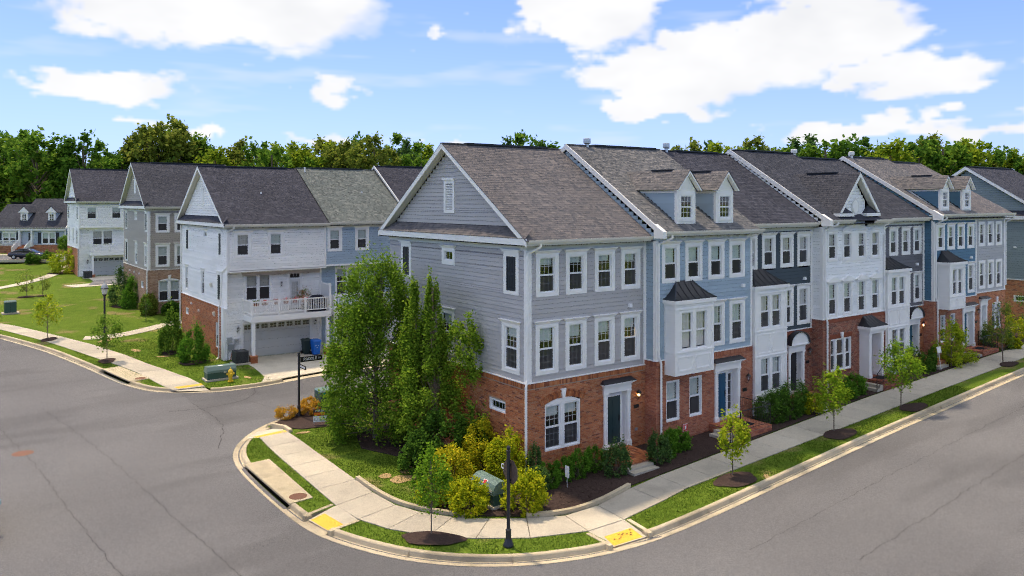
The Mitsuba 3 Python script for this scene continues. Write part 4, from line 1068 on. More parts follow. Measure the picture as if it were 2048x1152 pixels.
# --- second house, pale blue with two dormers
t, fr = rowhouse(6.52, 13.1, -.66, .21, 'pale_blue', 'rose', 'm_roof_grey', 13.73, 'pale blue townhouse with two dormers and a blue front door', 3.95, True)
H2 = t; Y2 = -.66; e2 = (Y2 - .52, 9.555)
core(t, 7.0, 13.0, Y2 + .75, 10.8, 9.3)
holes = [window(t, fr, a, a + .74, 7.46, 8.87, (1, 1), cols=1, blind=.5, head=.24, bm='m_blind') for a in (7.06, 8.56, 10.10, 11.59)]
holes += [window(t, fr, a, a + .74, 4.37, 6.08, (3, 3), blind=.5, head=.22) for a in (10.12, 11.60)]
hb = [bare_window(t, fr, 7.19, 7.93, 1.27, 2.95, 1, (2, 1), cols=3, blind=.5, bm='m_blind', sill='rose'), bare_window(t, fr, 8.68, 9.42, 1.27, 2.95, 1, (2, 1), cols=3, blind=.5, sill='rose')]
hb.append(entry(t, fr, 10.29, 12.12, .76, 3.46, 'blue', 'm_door_blue', side=True, dl=.86))
siding(t + '__front_siding', fr, (6.66, 12.95), 4.0, 9.17, holes, 'pale_blue', seed=12)
bricks(t + '__front_brickwork', fr, 6.49, 13.1, -.1, 3.95, hb, 'rose', 300, 13, d=.03)
bay(t, fr, 7.02, 9.53, .64, 3.34, 6.61, [(7.45, 9.08, 4.42, 6.06, 2, (2, 2), {'bm': 'm_blind_w', 'blind': .94, 'low_muntin': False, 'screen': False})], [(7.22, 8.20, 3.52, 4.15), (8.34, 9.33, 3.52, 4.15)], [4.34, 6.22], seams=7, inset=.75, zroof=.77)
wtable(t, fr, 6.49, 7.0, 3.95); wtable(t, fr, 9.55, 13.0, 3.95)
put(t + '__corner_board', boxes([fr.b(6.49, 6.66, -.0, .032, 3.99, 9.17)]), 'm_trim'); put(t + '__corner_board', boxes([fr.b(12.95, 13.1, -.05, .032, 3.99, 9.17)]), 'm_trim')
side_step(t, 6.52, Y2, 0., 3.95, 9.57, None, 'pale_blue', 'rose', True, 14)
cornice(t, fr, 6.52, 13.1, .21, gx=(6.60, 13.35), brackets=True)
fl2 = Fr('left', 6.52); yr2 = 5.32
gable_strip(t, 6.52, (e2[0], e2[1], yr2, 13.73), (-.52, 9.345), 'pale_blue', 15, d=.02)
rake(t, fl2, e2[0] - .02, 2 * yr2 - e2[0], e2[1] + .01, yr2, 13.74, .27, .06, .11)
put(t + '__eave_return', prism([(e2[0] - .02, 9.30), (e2[0] - .02, 9.60), (e2[0] + .52, 9.92), (e2[0] + .52, 9.30)], 'x', 6.39, 6.62), 'm_trim')
roof_pair(t, 6.43, 13.12, e2[0], e2[1], yr2, 13.73, 'm_roof_grey', True, (8.2, 12.6), seed=18)
dormer(t, fr, 7.86, 9.06, 9.87, 11.44, 12.33, 'pale_blue', 'm_roof_mid', e2, (8.08, 8.82, 10.14, 11.16))
dormer(t, fr, 10.50, 11.70, 9.87, 11.44, 12.33, 'pale_blue', 'm_roof_mid', e2, (10.72, 11.46, 10.14, 11.16))
flue(t, 7.75, 5.25, 13.72)
put(t + '__downspout', tube([(6.98, Y2 - .52, 9.45), (6.98, Y2 - .52, 9.3), (6.63, Y2 - .09, 9.05), (6.60, Y2 - .09, 8.8), (6.60, Y2 - .09, 4.15), (6.72, Y2 - .12, 3.85), (6.72, Y2 - .12, .4), (6.8, Y2 - .3, .3)], .05, 8), 'm_trim')
vent_hood(t, fr, 12.35, 6.85); lantern(t, fr, 12.62, 2.45); plate(t, fr, 12.5, 1.92)
put('alarm_sign', boxes([(8.05, 8.3, -.86, -.84, .72, 1.0)]), 'm_red'); put('alarm_sign__border', boxes([(8.03, 8.32, -.842, -.838, .70, 1.02)]), 'm_white'); put('alarm_sign__stake', boxes([(8.16, 8.19, -.838, -.82, .25, 1.0)]), 'm_galv'); lab('alarm_sign', 'small red yard sign with white border at the pale blue house', 'yard sign')
put('alarm_sign__mark', boxes([(8.13, 8.22, -.866, -.86, .78, .95)]), 'm_white')
porch('porch', 9.95, 12.15, -2.48, -.66, .72, .35, 'rose', ('left', -2.4, -1.2, 2), (10.75, 11.6, -2.0, -1.4, .722, .735), 'brick stoop with iron railing at the blue door of the pale blue townhouse')
railing('railing', [[(9.98, -2.44, .72), (12.1, -2.44, .72), (12.1, -.75, .72)], [(9.3, -2.42, .34), (9.98, -2.42, .72)]], 'black iron railing round the brick stoop of the blue door')

# --- third, charcoal
t, fr = rowhouse(13.1, 19.0, 0, .42, 'charcoal', 'dark', 'm_roof_dark', 13.72, 'charcoal townhouse with two-storey white bay and arched white hood over a black door', 4.2, False)
H3 = t; core(t, 13.3, 18.9, .75, 11.3, 9.4)
holes = [window(t, fr, a, a + .72, 7.66, 9.06, (2, 2), blind=.48, bm='m_blind_w', head=.22) for a in (13.45, 14.93, 16.44, 17.89)]
holes += [window(t, fr, a, a + .74, 4.60, 6.32, (3, 3), blind=.5, bm='m_blind_w', head=.22) for a in (16.42, 17.87)]
siding(t + '__front_siding', fr, (13.1, 18.86), 4.24, 9.38, holes, 'charcoal', seed=22)
hb = [entry(t, fr, 16.83, 18.24, .95, 3.49, 'black', 'm_door_black', canopy='arch', pil=.22, transom=True)]
flatwall(t, fr, 15.6, 19.0, .3, 4.2, hb, 'm_dark_brickwall', 'brickwork', d=.03)
r = np.random.default_rng(5)
put(t + '__soldier_course', boxes([fr.b(x, x + .058, 0, .062, 4.0, 4.195) for x in np.arange(15.68, 18.95, .0665)]), 'm_dark_brick_0')
bay(t, fr, 13.16, 15.67, .79, .55, 6.80, [(13.62, 15.2, 4.74, 6.32, 2, (3, 3), {'blind': .5, 'bm': 'm_blind_w'}), (13.62, 15.2, 1.62, 3.26, 2, (3, 3), {'blind': .5})], [(13.34, 14.36, 3.50, 4.45), (14.48, 15.52, 3.50, 4.45), (13.34, 14.36, .85, 1.35), (14.48, 15.52, .85, 1.35)], [4.60, 3.38, 1.52, 6.45], seams=7, inset=.9, zroof=.75)
wtable(t, fr, 15.69, 18.95, 4.2)
put(t + '__corner_board', boxes([fr.b(18.86, 18.98, -.05, .03, 4.24, 9.38)]), 'm_trim')
cornice(t, fr, 13.1, 19.0, .42, gx=(13.35, 18.95))
roof_pair(t, 13.12, 19.05, -.52, 9.765, 5.6, 13.72, 'm_roof_dark', False, (14.6, 18.0))
flue(t, 13.75, 5.5, 13.76)
vent_hood(t, fr, 18.28, 6.80); lantern(t, fr, 18.62, 2.95); plate(t, fr, 18.55, 2.42)
porch('porch', 16.5, 18.6, -1.75, -.0, .90, .6, 'dark', ('front', 16.0, 17.4, 2), None, 'brick stoop with two concrete steps under the arched hood of the charcoal townhouse')

# --- fourth, white with a cross gable
t, fr = rowhouse(19.0, 25.1, -.65, .6, 'white_lap', 'dark', 'm_roof_char', 13.96, 'white townhouse with a front gable, triple window and black metal portico roof', 4.66, False)
Y4 = -.65; e4 = (Y4 - .52, 9.88); core(t, 19.4, 25.0, Y4 + .7, 10.8, 9.7)
holes = []
for i, (a, b) in enumerate([(19.52, 20.21), (20.93, 21.62), (22.35, 23.02), (23.73, 24.42)]):
    holes.append(window(t, fr, a, b, 7.84, 9.18, (2, 2), side=.12, head=.14, apron=.14, crown=False, cp=.05, blind=.5, bm='m_curtain'))
    k = num(t + '__window'); holes.append(window(t, fr, a, b, 4.87, 6.50, (3, 3), side=.12, head=.12, apron=.14, crown=False, cp=.05, blind=.5))
    um = (a + b) / 2; ph = [(um - .64, 6.66), (um - .5, 6.60), (um + .5, 6.60), (um + .64, 6.66), (um + .4, 6.76), (um + .1, 6.88), (um - .1, 6.88), (um - .4, 6.76)]
    put(t + '__window_pediment', fr.poly(ph, 0, .14), 'm_trim')
    if i in (0, 3): put(t + '__window_pediment', fr.poly([(um - .5, 9.32), (um + .5, 9.32), (um + .46, 9.40), (um + .12, 9.50), (um - .12, 9.50), (um - .46, 9.40)], 0, .08), 'm_trim')
put(t + '__window_panel', boxes([fr.b(21.74, 22.23, 0, .04, 7.70, 9.3), fr.b(20.8, 23.15, 0, .03, 7.6, 7.7)]), 'm_trim')
arc = [(21.98 + 1.25 * math.cos(q), 9.30 + .36 * math.sin(q)) for q in np.linspace(0, math.pi, 17)]; arc2 = [(21.98 + 1.12 * math.cos(q), 9.30 + .25 * math.sin(q)) for q in np.linspace(math.pi, 0, 17)]
put(t + '__arch_moulding', fr.poly(arc + arc2, 0, .09), 'm_trim'); put(t + '__keystone', fr.poly([(21.92, 9.50), (22.04, 9.50), (22.09, 9.76), (21.87, 9.76)], 0, .13), 'm_trim')
siding(t + '__front_siding', fr, (19.16, 24.98), 4.70, 9.56, holes, 'white_lap', seed=32)
hb = [bare_window(t, fr, 19.74, 21.60, 1.88, 3.50, 3, (1, 1), cols=1, widths=[.40, .70, .46], mull=.16, blind=0, sill='dark', low_muntin=False)]
flatwall(t, fr, 18.97, 25.1, .4, 4.66, hb + [(22.6, 23.85, .4, 3.62)], 'm_dark_brickwall', 'brickwork', d=.03)
put(t + '__soldier_course', boxes([fr.b(x, x + .058, 0, .062, 4.46, 4.655) for x in np.arange(19.0, 25.05, .0665)]), 'm_dark_brick_0')
put(t + '__lintel', boxes([fr.b(x, x + .058, 0, .05, 3.58, 3.80) for x in np.arange(19.6, 21.7, .0665)]), 'm_dark_brick_4'); put(t + '__keystone', fr.poly([(20.62, 3.56), (20.74, 3.56), (20.80, 3.88), (20.56, 3.88)], 0, .12), 'm_trim')
put(t + '__corner_board', boxes([fr.b(24.98, 25.1, -.05, .032, 4.70, 9.56)]), 'm_trim')
wtable(t, fr, 18.97, 25.1, 4.66); side_step(t, 19.0, Y4, 0., 4.66, 9.96, None, 'white_lap', 'dark', False, 34)
cornice(t, fr, 19.0, 21.05, .55, gx=(19.1, 21.2)); cornice(t, fr, 23.3, 25.1, .52, gx=(23.25, 25.2))
fl4 = Fr('left', 19.0); yr4 = 5.32
gable_strip(t, 19.0, (e4[0], e4[1], yr4, 13.96), (-.52, 9.765), 'white_lap', 35, d=.02); rake(t, fl4, e4[0] - .02, 2 * yr4 - e4[0], e4[1] + .01, yr4, 13.97, .27, .06, .11)
put(t + '__eave_return', prism([(e4[0] - .02, 9.62), (e4[0] - .02, 9.92), (e4[0] + .52, 10.24), (e4[0] + .52, 9.62)], 'x', 18.87, 19.12), 'm_trim')
roof_pair(t, 18.92, 25.12, e4[0], e4[1], yr4, 13.96, 'm_roof_char', False, (20.4, 24.6))
flue(t, 25.0, 5.2, 13.86, 'm_white')
# its front gable
gm = 22.0; g = num(t + '__front_gable'); gf = Fr('front', Y4 - .01)
siding(g, gf, lambda z: (max(21.05, gm - max(.02, (12.05 - z) / 1.12)), min(23.0, gm + max(.02, (12.05 - z) / 1.12))), 9.5, 12.0, [], 'white_lap', limit=60, seed=36)
for sg in (-1, 1):
    put(g + '__rake_board', gf.poly([(gm, 12.50), (gm + sg * 1.98, 10.30), (gm + sg * 1.76, 10.30), (gm, 12.24)], .30, .36), 'm_trim')
    put(g + '__rake_soffit', gf.poly([(gm, 12.30), (gm + sg * 1.90, 10.30), (gm + sg * 1.80, 10.30), (gm, 12.20)], 0, .30), 'm_soffit')
    put(g + '__roof', courses(Y4 - .38, 3.4, gm + sg * 2.0, 10.28, gm, 12.52, axis='y'), 'm_roof_char')
    put(g + '__cheek', boxes([(min(gm + sg * .98, gm + sg * 1.02), max(gm + sg * .98, gm + sg * 1.02), Y4 - .02, Y4 + 2.2, 9.4, 11.0)]), 'm_white_lap_1')
    a, b = sorted((gm + sg * .62, gm + sg * 2.02)); put(g + '__eave_return', boxes([gf.b(a, b, .0, .36, 10.10, 10.27)]), 'm_trim')
    a, b = sorted((gm + sg * .70, gm + sg * 1.9)); put(g + '__return_roof', hexa([gf.p(a, 0, 10.27), gf.p(b, 0, 10.27), gf.p(b, .34, 10.27), gf.p(a, .34, 10.27), gf.p((a + b) / 2 - .1, 0, 10.68), gf.p((a + b) / 2 + .1, 0, 10.68), gf.p((a + b) / 2 + .1, .02, 10.68), gf.p((a + b) / 2 - .1, .02, 10.68)]), 'm_roof_char')
q = np.linspace(0, 2 * np.pi, 25)[:-1]; put(g + '__oval_panel', gf.poly([(gm + .34 * np.cos(a), 10.62 + .46 * np.sin(a)) for a in q], .02, .06), 'm_trim_b'); put(g + '__oval_frame', gf.poly([(gm + .26 * np.cos(a), 10.62 + .37 * np.sin(a)) for a in q], .06, .075), 'm_trim')
put(g + '__ridge_vent', boxes([(gm - .12, gm + .12, Y4 + 1.0, Y4 + 2.9, 12.50, 12.56)]), 'm_shutter')
# portico
pk = num(t + '__portico')
for a, b in ((22.42, 22.66), (23.66, 23.90)): put(pk + '__column', boxes([(a, b, Y4 - .62, Y4, 1.28, 3.66), (a - .03, b + .03, Y4 - .65, Y4, 1.25, 1.45), (a - .02, b + .02, Y4 - .64, Y4, 3.48, 3.54)]), 'm_trim')
put(pk + '__beam', boxes([(22.40, 23.92, Y4 - .64, Y4, 3.66, 3.88)]), 'm_trim')
metal_roof(pk, fr, 22.36, 23.96, .68, 4.06, 4.62, .42, 6)
DD = num(pk + '__door'); put(DD, boxes([(22.70, 23.55, Y4 + .14, Y4 + .18, 1.3, 3.3)]), 'm_door_red', uniq=False)
put(pk + '__frame', boxes([(22.60, 22.70, Y4, Y4 + .2, 1.25, 3.66), (23.8, 23.86, Y4, Y4 + .2, 1.25, 3.66), (22.70, 23.80, Y4 + .1, Y4 + .2, 3.30, 3.38), (23.55, 23.8, Y4 + .12, Y4 + .18, 1.25, 3.3)]), 'm_trim')
put(pk + '__threshold', boxes([(22.6, 23.86, Y4 - .02, Y4 + .2, 1.2, 1.28)]), 'm_concrete')
put(DD + '__handle', boxes([(23.44, 23.49, Y4 + .10, Y4 + .14, 2.2, 2.5)]), 'm_black'); put(pk + '__storm_door', boxes([(22.72, 22.80, Y4 + .02, Y4 + .06, 1.3, 3.28), (23.45, 23.53, Y4 + .02, Y4 + .06, 1.3, 3.28), (22.8, 23.45, Y4 + .02, Y4 + .06, 1.3, 1.5), (22.8, 23.45, Y4 + .02, Y4 + .06, 3.2, 3.28)]), 'm_door_white')
glazing(num(pk + '__transom'), fr, 22.70, 23.80, 3.38, 3.64, (1, 1), 3, d=-.12, blind=0, screen=False, dbl=False, fw=.03)
put(t + '__downspout', tube([(19.55, Y4 - .55, 9.82), (19.55, Y4 - .55, 9.7), (19.12, Y4 - .09, 9.4), (19.1, Y4 - .09, 9.1), (19.1, Y4 - .09, 4.9), (19.25, Y4 - .12, 4.55), (19.25, Y4 - .12, .8)], .05, 8), 'm_trim')
put(t + '__downspout', tube([(24.95, Y4 - .09, 9.1), (24.95, Y4 - .09, 4.9), (25.02, Y4 - .12, 4.55), (25.02, Y4 - .12, 1.0)], .045, 8), 'm_trim')
lantern(t, fr, 24.45, 3.25, True); vent_hood(t, fr, 24.3, 6.98)
porch('porch', 22.25, 24.6, -2.2, -.65, 1.25, .78, 'dark', ('left', -2.15, -1.0, 2), (22.75, 23.7, -1.75, -1.2, 1.252, 1.266), 'brick stoop with side steps under the black portico roof of the white townhouse')
railing('railing', [[(21.62, -2.15, .80), (22.30, -2.15, 1.25), (23.3, -2.15, 1.25)]], 'short black iron handrail on the stoop of the portico door')

# --- fifth, dark grey
t, fr = rowhouse(25.1, 30.75, 0, .58, 'dark_grey', 'red', 'm_roof_char', 13.75, 'dark grey townhouse with two-storey white bay beside the white gabled townhouse', 4.5, False)
core(t, 25.3, 30.6, .75, 11.3, 9.6)
holes = [window(t, fr, a, a + .64, 7.84, 9.17, (2, 2), side=.18, blind=.5, head=.2, bm=b) for a, b in ((25.5, 'm_blind'), (26.93, 'm_blind'), (28.34, 'm_curtain'), (29.70, 'm_blind'))]
holes += [window(t, fr, a, a + .64, 4.89, 6.42, (2, 2), side=.18, blind=.45, head=.16) for a in (28.36, 29.73)]
siding(t + '__front_siding', fr, (25.1, 30.66), 4.54, 9.54, holes, 'dark_grey', seed=42)
hb = [entry(t, fr, 28.72, 30.15, 1.48, 3.84, 'teal', 'm_door_teal', canopy='arch', pil=.22)]
flatwall(t, fr, 27.5, 30.75, .6, 4.5, hb, 'm_red_brickwall', 'brickwork', d=.03); wtable(t, fr, 27.6, 30.7, 4.5)
bay(t, fr, 25.2, 27.62, .77, .75, 7.0, [(25.64, 27.12, 4.92, 6.54, 2, (2, 2), {'blind': .5}), (25.68, 27.14, 1.9, 3.52, 2, (3, 3), {'blind': .0})], [(25.36, 26.35, 3.82, 4.68), (26.47, 27.46, 3.82, 4.68), (25.36, 26.35, 1.05, 1.6), (26.47, 27.46, 1.05, 1.6)], [4.80, 3.68, 1.78, 6.68], seams=7, inset=.8, zroof=.62)
put(t + '__corner_board', boxes([fr.b(30.66, 30.75, -.05, .03, 4.54, 9.54)]), 'm_trim')
cornice(t, fr, 25.1, 30.75, .56, gx=(25.2, 30.7)); roof_pair(t, 25.12, 30.8, -.52, 9.90, 5.6, 13.75, 'm_roof_char', False, (26, 30))
put(t + '__downspout', tube([(25.9, -.52, 9.82), (25.9, -.52, 9.66), (25.25, -.1, 9.3), (25.25, -.1, 7.1)], .045, 8), 'm_trim')
vent_hood(t, fr, 29.9, 7.02); lantern(t, fr, 30.48, 3.3, True); plate(t, fr, 30.35, 2.7)
porch('porch', 28.6, 30.4, -1.6, -.0, 1.42, 1.02, 'red', ('front', 28.8, 30.0, 1), None, 'low brick stoop with a concrete step at the dark grey townhouse')

# --- sixth, deep blue with dormers; seventh, light grey
t, fr = rowhouse(30.75, 36.25, -.65, .78, 'deep_blue', 'rose', 'm_roof_mid', 13.96, 'deep blue townhouse with two blue-sided dormers', 4.78, False)
Y6 = -.65; e6 = (Y6 - .52, 10.02); core(t, 31.1, 36.2, Y6 + .7, 10.8, 9.8)
holes = [window(t, fr, a, a + .62, 8.04, 9.33, (1, 1), cols=1, side=.18, blind=.5, head=.2) for a in (31.28, 32.60, 33.91, 35.23)] + [window(t, fr, 35.27, 35.89, 5.15, 6.8, (2, 2), side=.18, blind=.5, head=.18, bm='m_curtain')]
siding(t + '__front_siding', fr, (30.88, 36.2), 4.82, 9.74, holes, 'deep_blue', seed=52)
hb = [bare_window(t, fr, 32.88, 33.40, 2.2, 3.8, 1, (2, 1), blind=.5), bare_window(t, fr, 31.55, 32.12, 2.2, 3.8, 1, (2, 1), blind=.5), entry(t, fr, 34.3, 35.92, 1.60, 4.24, 'teal', 'm_door_teal', dl=.9)]
flatwall(t, fr, 30.72, 36.3, .7, 4.78, hb, 'm_rose_brickwall', 'brickwork', d=.03); wtable(t, fr, 30.72, 31.0, 4.78); wtable(t, fr, 33.1, 36.28, 4.78)
bay(t, fr, 31.05, 33.05, .80, 4.30, 7.2, [(31.46, 32.66, 5.20, 6.76, 2, (2, 2), {'blind': .0})], [(31.2, 32.0, 4.45, 4.95), (32.1, 32.9, 4.45, 4.95)], [5.10, 6.88], seams=7, inset=.62, zroof=.66)
put(t + '__corner_board', boxes([fr.b(36.18, 36.34, -.02, .034, 4.82, 9.74)]), 'm_trim')
side_step(t, 30.75, Y6, 0., 4.78, 10.14, None, 'deep_blue', 'rose', False, 54)
cornice(t, fr, 30.75, 40.5, .76, gx=(30.85, 40.9), brackets=True)
fl6 = Fr('left', 30.75); gable_strip(t, 30.75, (e6[0], e6[1], 5.32, 13.96), (-.52, 9.90), 'deep_blue', 55, d=.02); rake(t, fl6, e6[0] - .02, 10.64 - e6[0], e6[1] + .01, 5.32, 13.97, .27, .06, .11)
put(t + '__eave_return', prism([(e6[0] - .02, 9.78), (e6[0] - .02, 10.07), (e6[0] + .52, 10.39), (e6[0] + .52, 9.78)], 'x', 30.62, 30.87), 'm_trim')
roof_pair(t, 30.67, 36.25, e6[0], e6[1], 5.32, 13.96, 'm_roof_mid', False, (31.6, 35.6))
dormer(t, fr, 31.62, 32.70, 10.30, 11.72, 12.56, 'deep_blue', 'm_roof_mid', e6, (31.86, 32.46, 10.55, 11.5)); dormer(t, fr, 34.48, 35.62, 10.30, 11.72, 12.56, 'deep_blue', 'm_roof_mid', e6, (34.74, 35.36, 10.55, 11.5))
flue(t, 31.5, 5.2, 13.95, 'm_white')
put(t + '__downspout', tube([(31.25, Y6 - .55, 9.98), (31.25, Y6 - .55, 9.85), (30.86, Y6 - .09, 9.55), (30.86, Y6 - .09, 5.0), (31.0, Y6 - .12, 4.7), (31.0, Y6 - .12, 1.2), (31.15, Y6 - .3, 1.1)], .05, 8), 'm_trim')
vent_hood(t, fr, 35.5, 7.25); lantern(t, fr, 36.32, 3.7); plate(t, fr, 36.25, 3.05)
porch('porch', 34.2, 36.4, -2.0, -.65, 1.52, 1.2, 'rose', ('left', -1.95, -.9, 1), (34.8, 35.7, -1.6, -1.05, 1.522, 1.536), 'brick stoop with iron railing at the teal door of the deep blue townhouse')
railing('railing', [[(34.3, -1.95, 1.52), (36.3, -1.95, 1.52), (36.3, -.8, 1.52)]], 'black iron railing round the stoop of the deep blue townhouse')
t, fr = rowhouse(36.25, 40.5, -.65, .87, 'light_grey', 'red', 'm_roof_brown', 13.75, 'light grey townhouse at the far right end of the corner row', 4.9, False)
core(t, 36.3, 40.4, Y6 + .7, 10.8, 9.8)
holes = [window(t, fr, a, a + .58, zz, zt, (2, 2), side=.17, blind=.4, head=.18, crown=False, apron=.16, bm='m_curtain') for a in (36.82, 38.08, 39.30) for zz, zt in ((8.12, 9.42), (5.3, 6.85))]
siding(t + '__front_siding', fr, (36.34, 40.36), 4.94, 9.74, holes, 'light_grey', seed=62)
hb = [entry(t, fr, 36.72, 37.72, 2.0, 4.5, 'white', 'm_door_white', pil=.2, dl=.55), bare_window(t, fr, 38.6, 39.8, 2.4, 4.0, 2, (2, 1), mull=.12, blind=.3)]
flatwall(t, fr, 36.3, 40.53, .8, 4.9, hb, 'm_red_brickwall', 'brickwork', d=.03); wtable(t, fr, 36.34, 40.5, 4.9)
put(t + '__tympanum', fr.poly([(38.54 + 1.32 * s, 4.05 + .42 * s * (1 - s)) for s in np.linspace(0, 1, 11)], 0, .05), 'm_trim'); put(t + '__keystone', fr.poly([(39.12, 4.12), (39.26, 4.12), (39.32, 4.5), (39.06, 4.5)], 0, .12), 'm_trim')
put(t + '__corner_board', boxes([(40.36, 40.53, Y6 - .032, Y6 + .1, 4.94, 9.74)]), 'm_trim')
put(t + '__end_wall', boxes([(40.42, 40.5, Y6, 10.8, .8, 9.8)]), 'm_light_grey_1')
put(t + '__downspout', tube([(40.82, Y6 - .5, 9.98), (40.82, Y6 - .5, 9.85), (40.56, Y6 - .06, 9.5), (40.56, Y6 - .06, 5.2)], .05, 8), 'm_trim')
roof_pair(t, 36.25, 40.95, e6[0], e6[1], 5.32, 13.78, 'm_roof_brown', False, (36.8, 39.8))
porch('porch', 36.8, 38.3, -1.7, -.65, 1.75, 1.3, 'red', None, None, 'small brick stoop at the far right end of the row')
# --- the next building on the right
t = num('townhouse'); lab(t, 'sage grey gabled house at the right edge of the picture', 'house'); fl = Fr('left', 49.65)
core(t, 50.2, 56, .3, 11.3, 9.6, 0)
hsb = [bare_window(t, fl, 1.35, 2.35, 3.15, 3.52, 1, (1, 1), cols=4, dbl=False, blind=0, screen=False)]
siding(t + '__side_siding', fl, (.0, 11.6), 4.83, 9.5, [], 'sage_grey', seed=72); flatwall(t, fl, 0, 11.6, 1., 4.8, hsb, 'm_red_brickwall', 'brickwork')
put(t + '__water_table', boxes([fl.b(0, 11.7, 0, .07, 4.79, 4.84)]), 'm_trim')
siding(t + '__gable', fl, lambda z: (-.48 + (z - 9.6 + .3) / S, 12.2 - (z - 9.6 + .3) / S), 10.2, 13.5, [], 'sage_grey', seed=73)
put(t + '__frieze', boxes([fl.b(0, 11.7, 0, .035, 9.35, 9.55)]), 'm_trim_b'); put(t + '__fascia', boxes([fl.b(-.48, 12.2, .3, .36, 9.52, 9.80)]), 'm_trim')
put(num(t + '__skirt_roof'), courses(-.45, 12.18, 49.28, 9.81, 49.65, 10.25, .125, axis='y'), 'm_roof_dark', uniq=False)
rake(t, fl, -.48, 12.2, 9.70, 5.86, 13.80, .26, .34, .38); put(t + '__rake_soffit', fl.poly([(-.45, 9.48), (5.86, 13.54), (12.17, 9.48), (12.17, 9.53), (5.86, 13.59), (-.45, 9.53)], .0, .34), 'm_soffit')
roof_pair(t, 49.26, 58, -.52, 9.68, 5.86, 13.80, 'm_roof_dark', False, (50.5, 57))
vent_hood(t, fl, 2.3, 7.3)

# ---------------------------------------------------------------- the left row
def balcony(parent, x0, x1, yf, yw, zt, posts, fence=False, rl=True):
    """deck with white balustrade; yf front edge, yw the wall"""
    b = num(f'{parent}__balcony')
    put(b + '__fascia', boxes([(x0, x1, yf, yf + .05, zt - .42, zt - .04), (x0, x0 + .05, yf + .05, yw, zt - .42, zt - .04), (x1 - .05, x1, yf + .05, yw, zt - .42, zt - .04)]), 'm_trim')
    n = int((yw - yf) / .15)
    for i in range(n): put(b + '__deck_board', boxes([(x0 + .05, x1 - .05, yf + .05 + i * .15, yf + .19 + i * .15, zt - .06, zt - .03)]), 'm_trim_b')
    put(b + '__ceiling', boxes([(x0 + .05, x1 - .05, yf + .05, yw, zt - .40, zt - .36)]), 'm_soffit')
    runs = [((x0 + .05, yf + .05), (x1 - .05, yf + .05)), ((x0 + .05, yf + .05), (x0 + .05, yw - .05))]
    for (ax, ay), (bx, by) in runs:
        L = math.hypot(bx - ax, by - ay); ux, uy = (bx - ax) / L, (by - ay) / L
        seg = 3 if L > 3 else 1
        for i in range(seg + 1):
            c = (ax + ux * L * i / seg, ay + uy * L * i / seg)
            put(b + '__post', boxes([(c[0] - .055, c[0] + .055, c[1] - .055, c[1] + .055, zt - .03, zt + 1.02), (c[0] - .07, c[0] + .07, c[1] - .07, c[1] + .07, zt + 1.02, zt + 1.06)]), 'm_trim')
        for z0, z1, w in ((.90, .98, .04), (.12, .18, .025)):
            put(b + '__rail', boxes([(min(ax, bx) - w * abs(uy), max(ax, bx) + w * abs(uy), min(ay, by) - w * abs(ux), max(ay, by) + w * abs(ux), zt + z0, zt + z1)]), 'm_trim')
        m = int(L / .125)
        for j in range(1, m):
            c = (ax + ux * L * j / m, ay + uy * L * j / m)
            put(b + '__baluster', boxes([(c[0] - .02, c[0] + .02, c[1] - .02, c[1] + .02, zt + .18, zt + .90)]), 'm_trim')
    for px, zb in posts:
        put(b + '__column', boxes([(px - .10, px + .10, yf + .06, yf + .26, zb + .42, zt - .42)]), 'm_trim')
        fr = Fr('front', yf - .06); items = []
        for j, (za, zz) in enumerate(bands(zb - .1, zb + .36, .0677)):
            for f_, a, c in ((Fr('front', yf - .06), px - .22, px + .22), (Fr('left', px - .22), yf - .06, yf + .38), (Fr('right', px + .22), yf - .06, yf + .38)):
                for u in np.arange(a - (j % 2) * .1, c - .02, .2135):
                    s, e = max(u, a), min(u + .203, c)
                    if e - s > .03: items.append(boxes([f_.b(s, e, -.05, .004, za + .005, zz - .004)]))
        put(b + '__pier', join(items), 'm_red_brick_1'); put(b + '__pier', boxes([(px - .21, px + .21, yf - .05, yf + .37, zb - .1, zb + .355)]), 'm_mortar'); put(b + '__pier_cap', boxes([(px - .25, px + .25, yf - .09, yf + .41, zb + .36, zb + .42)]), 'm_red_brick_2')
    return b


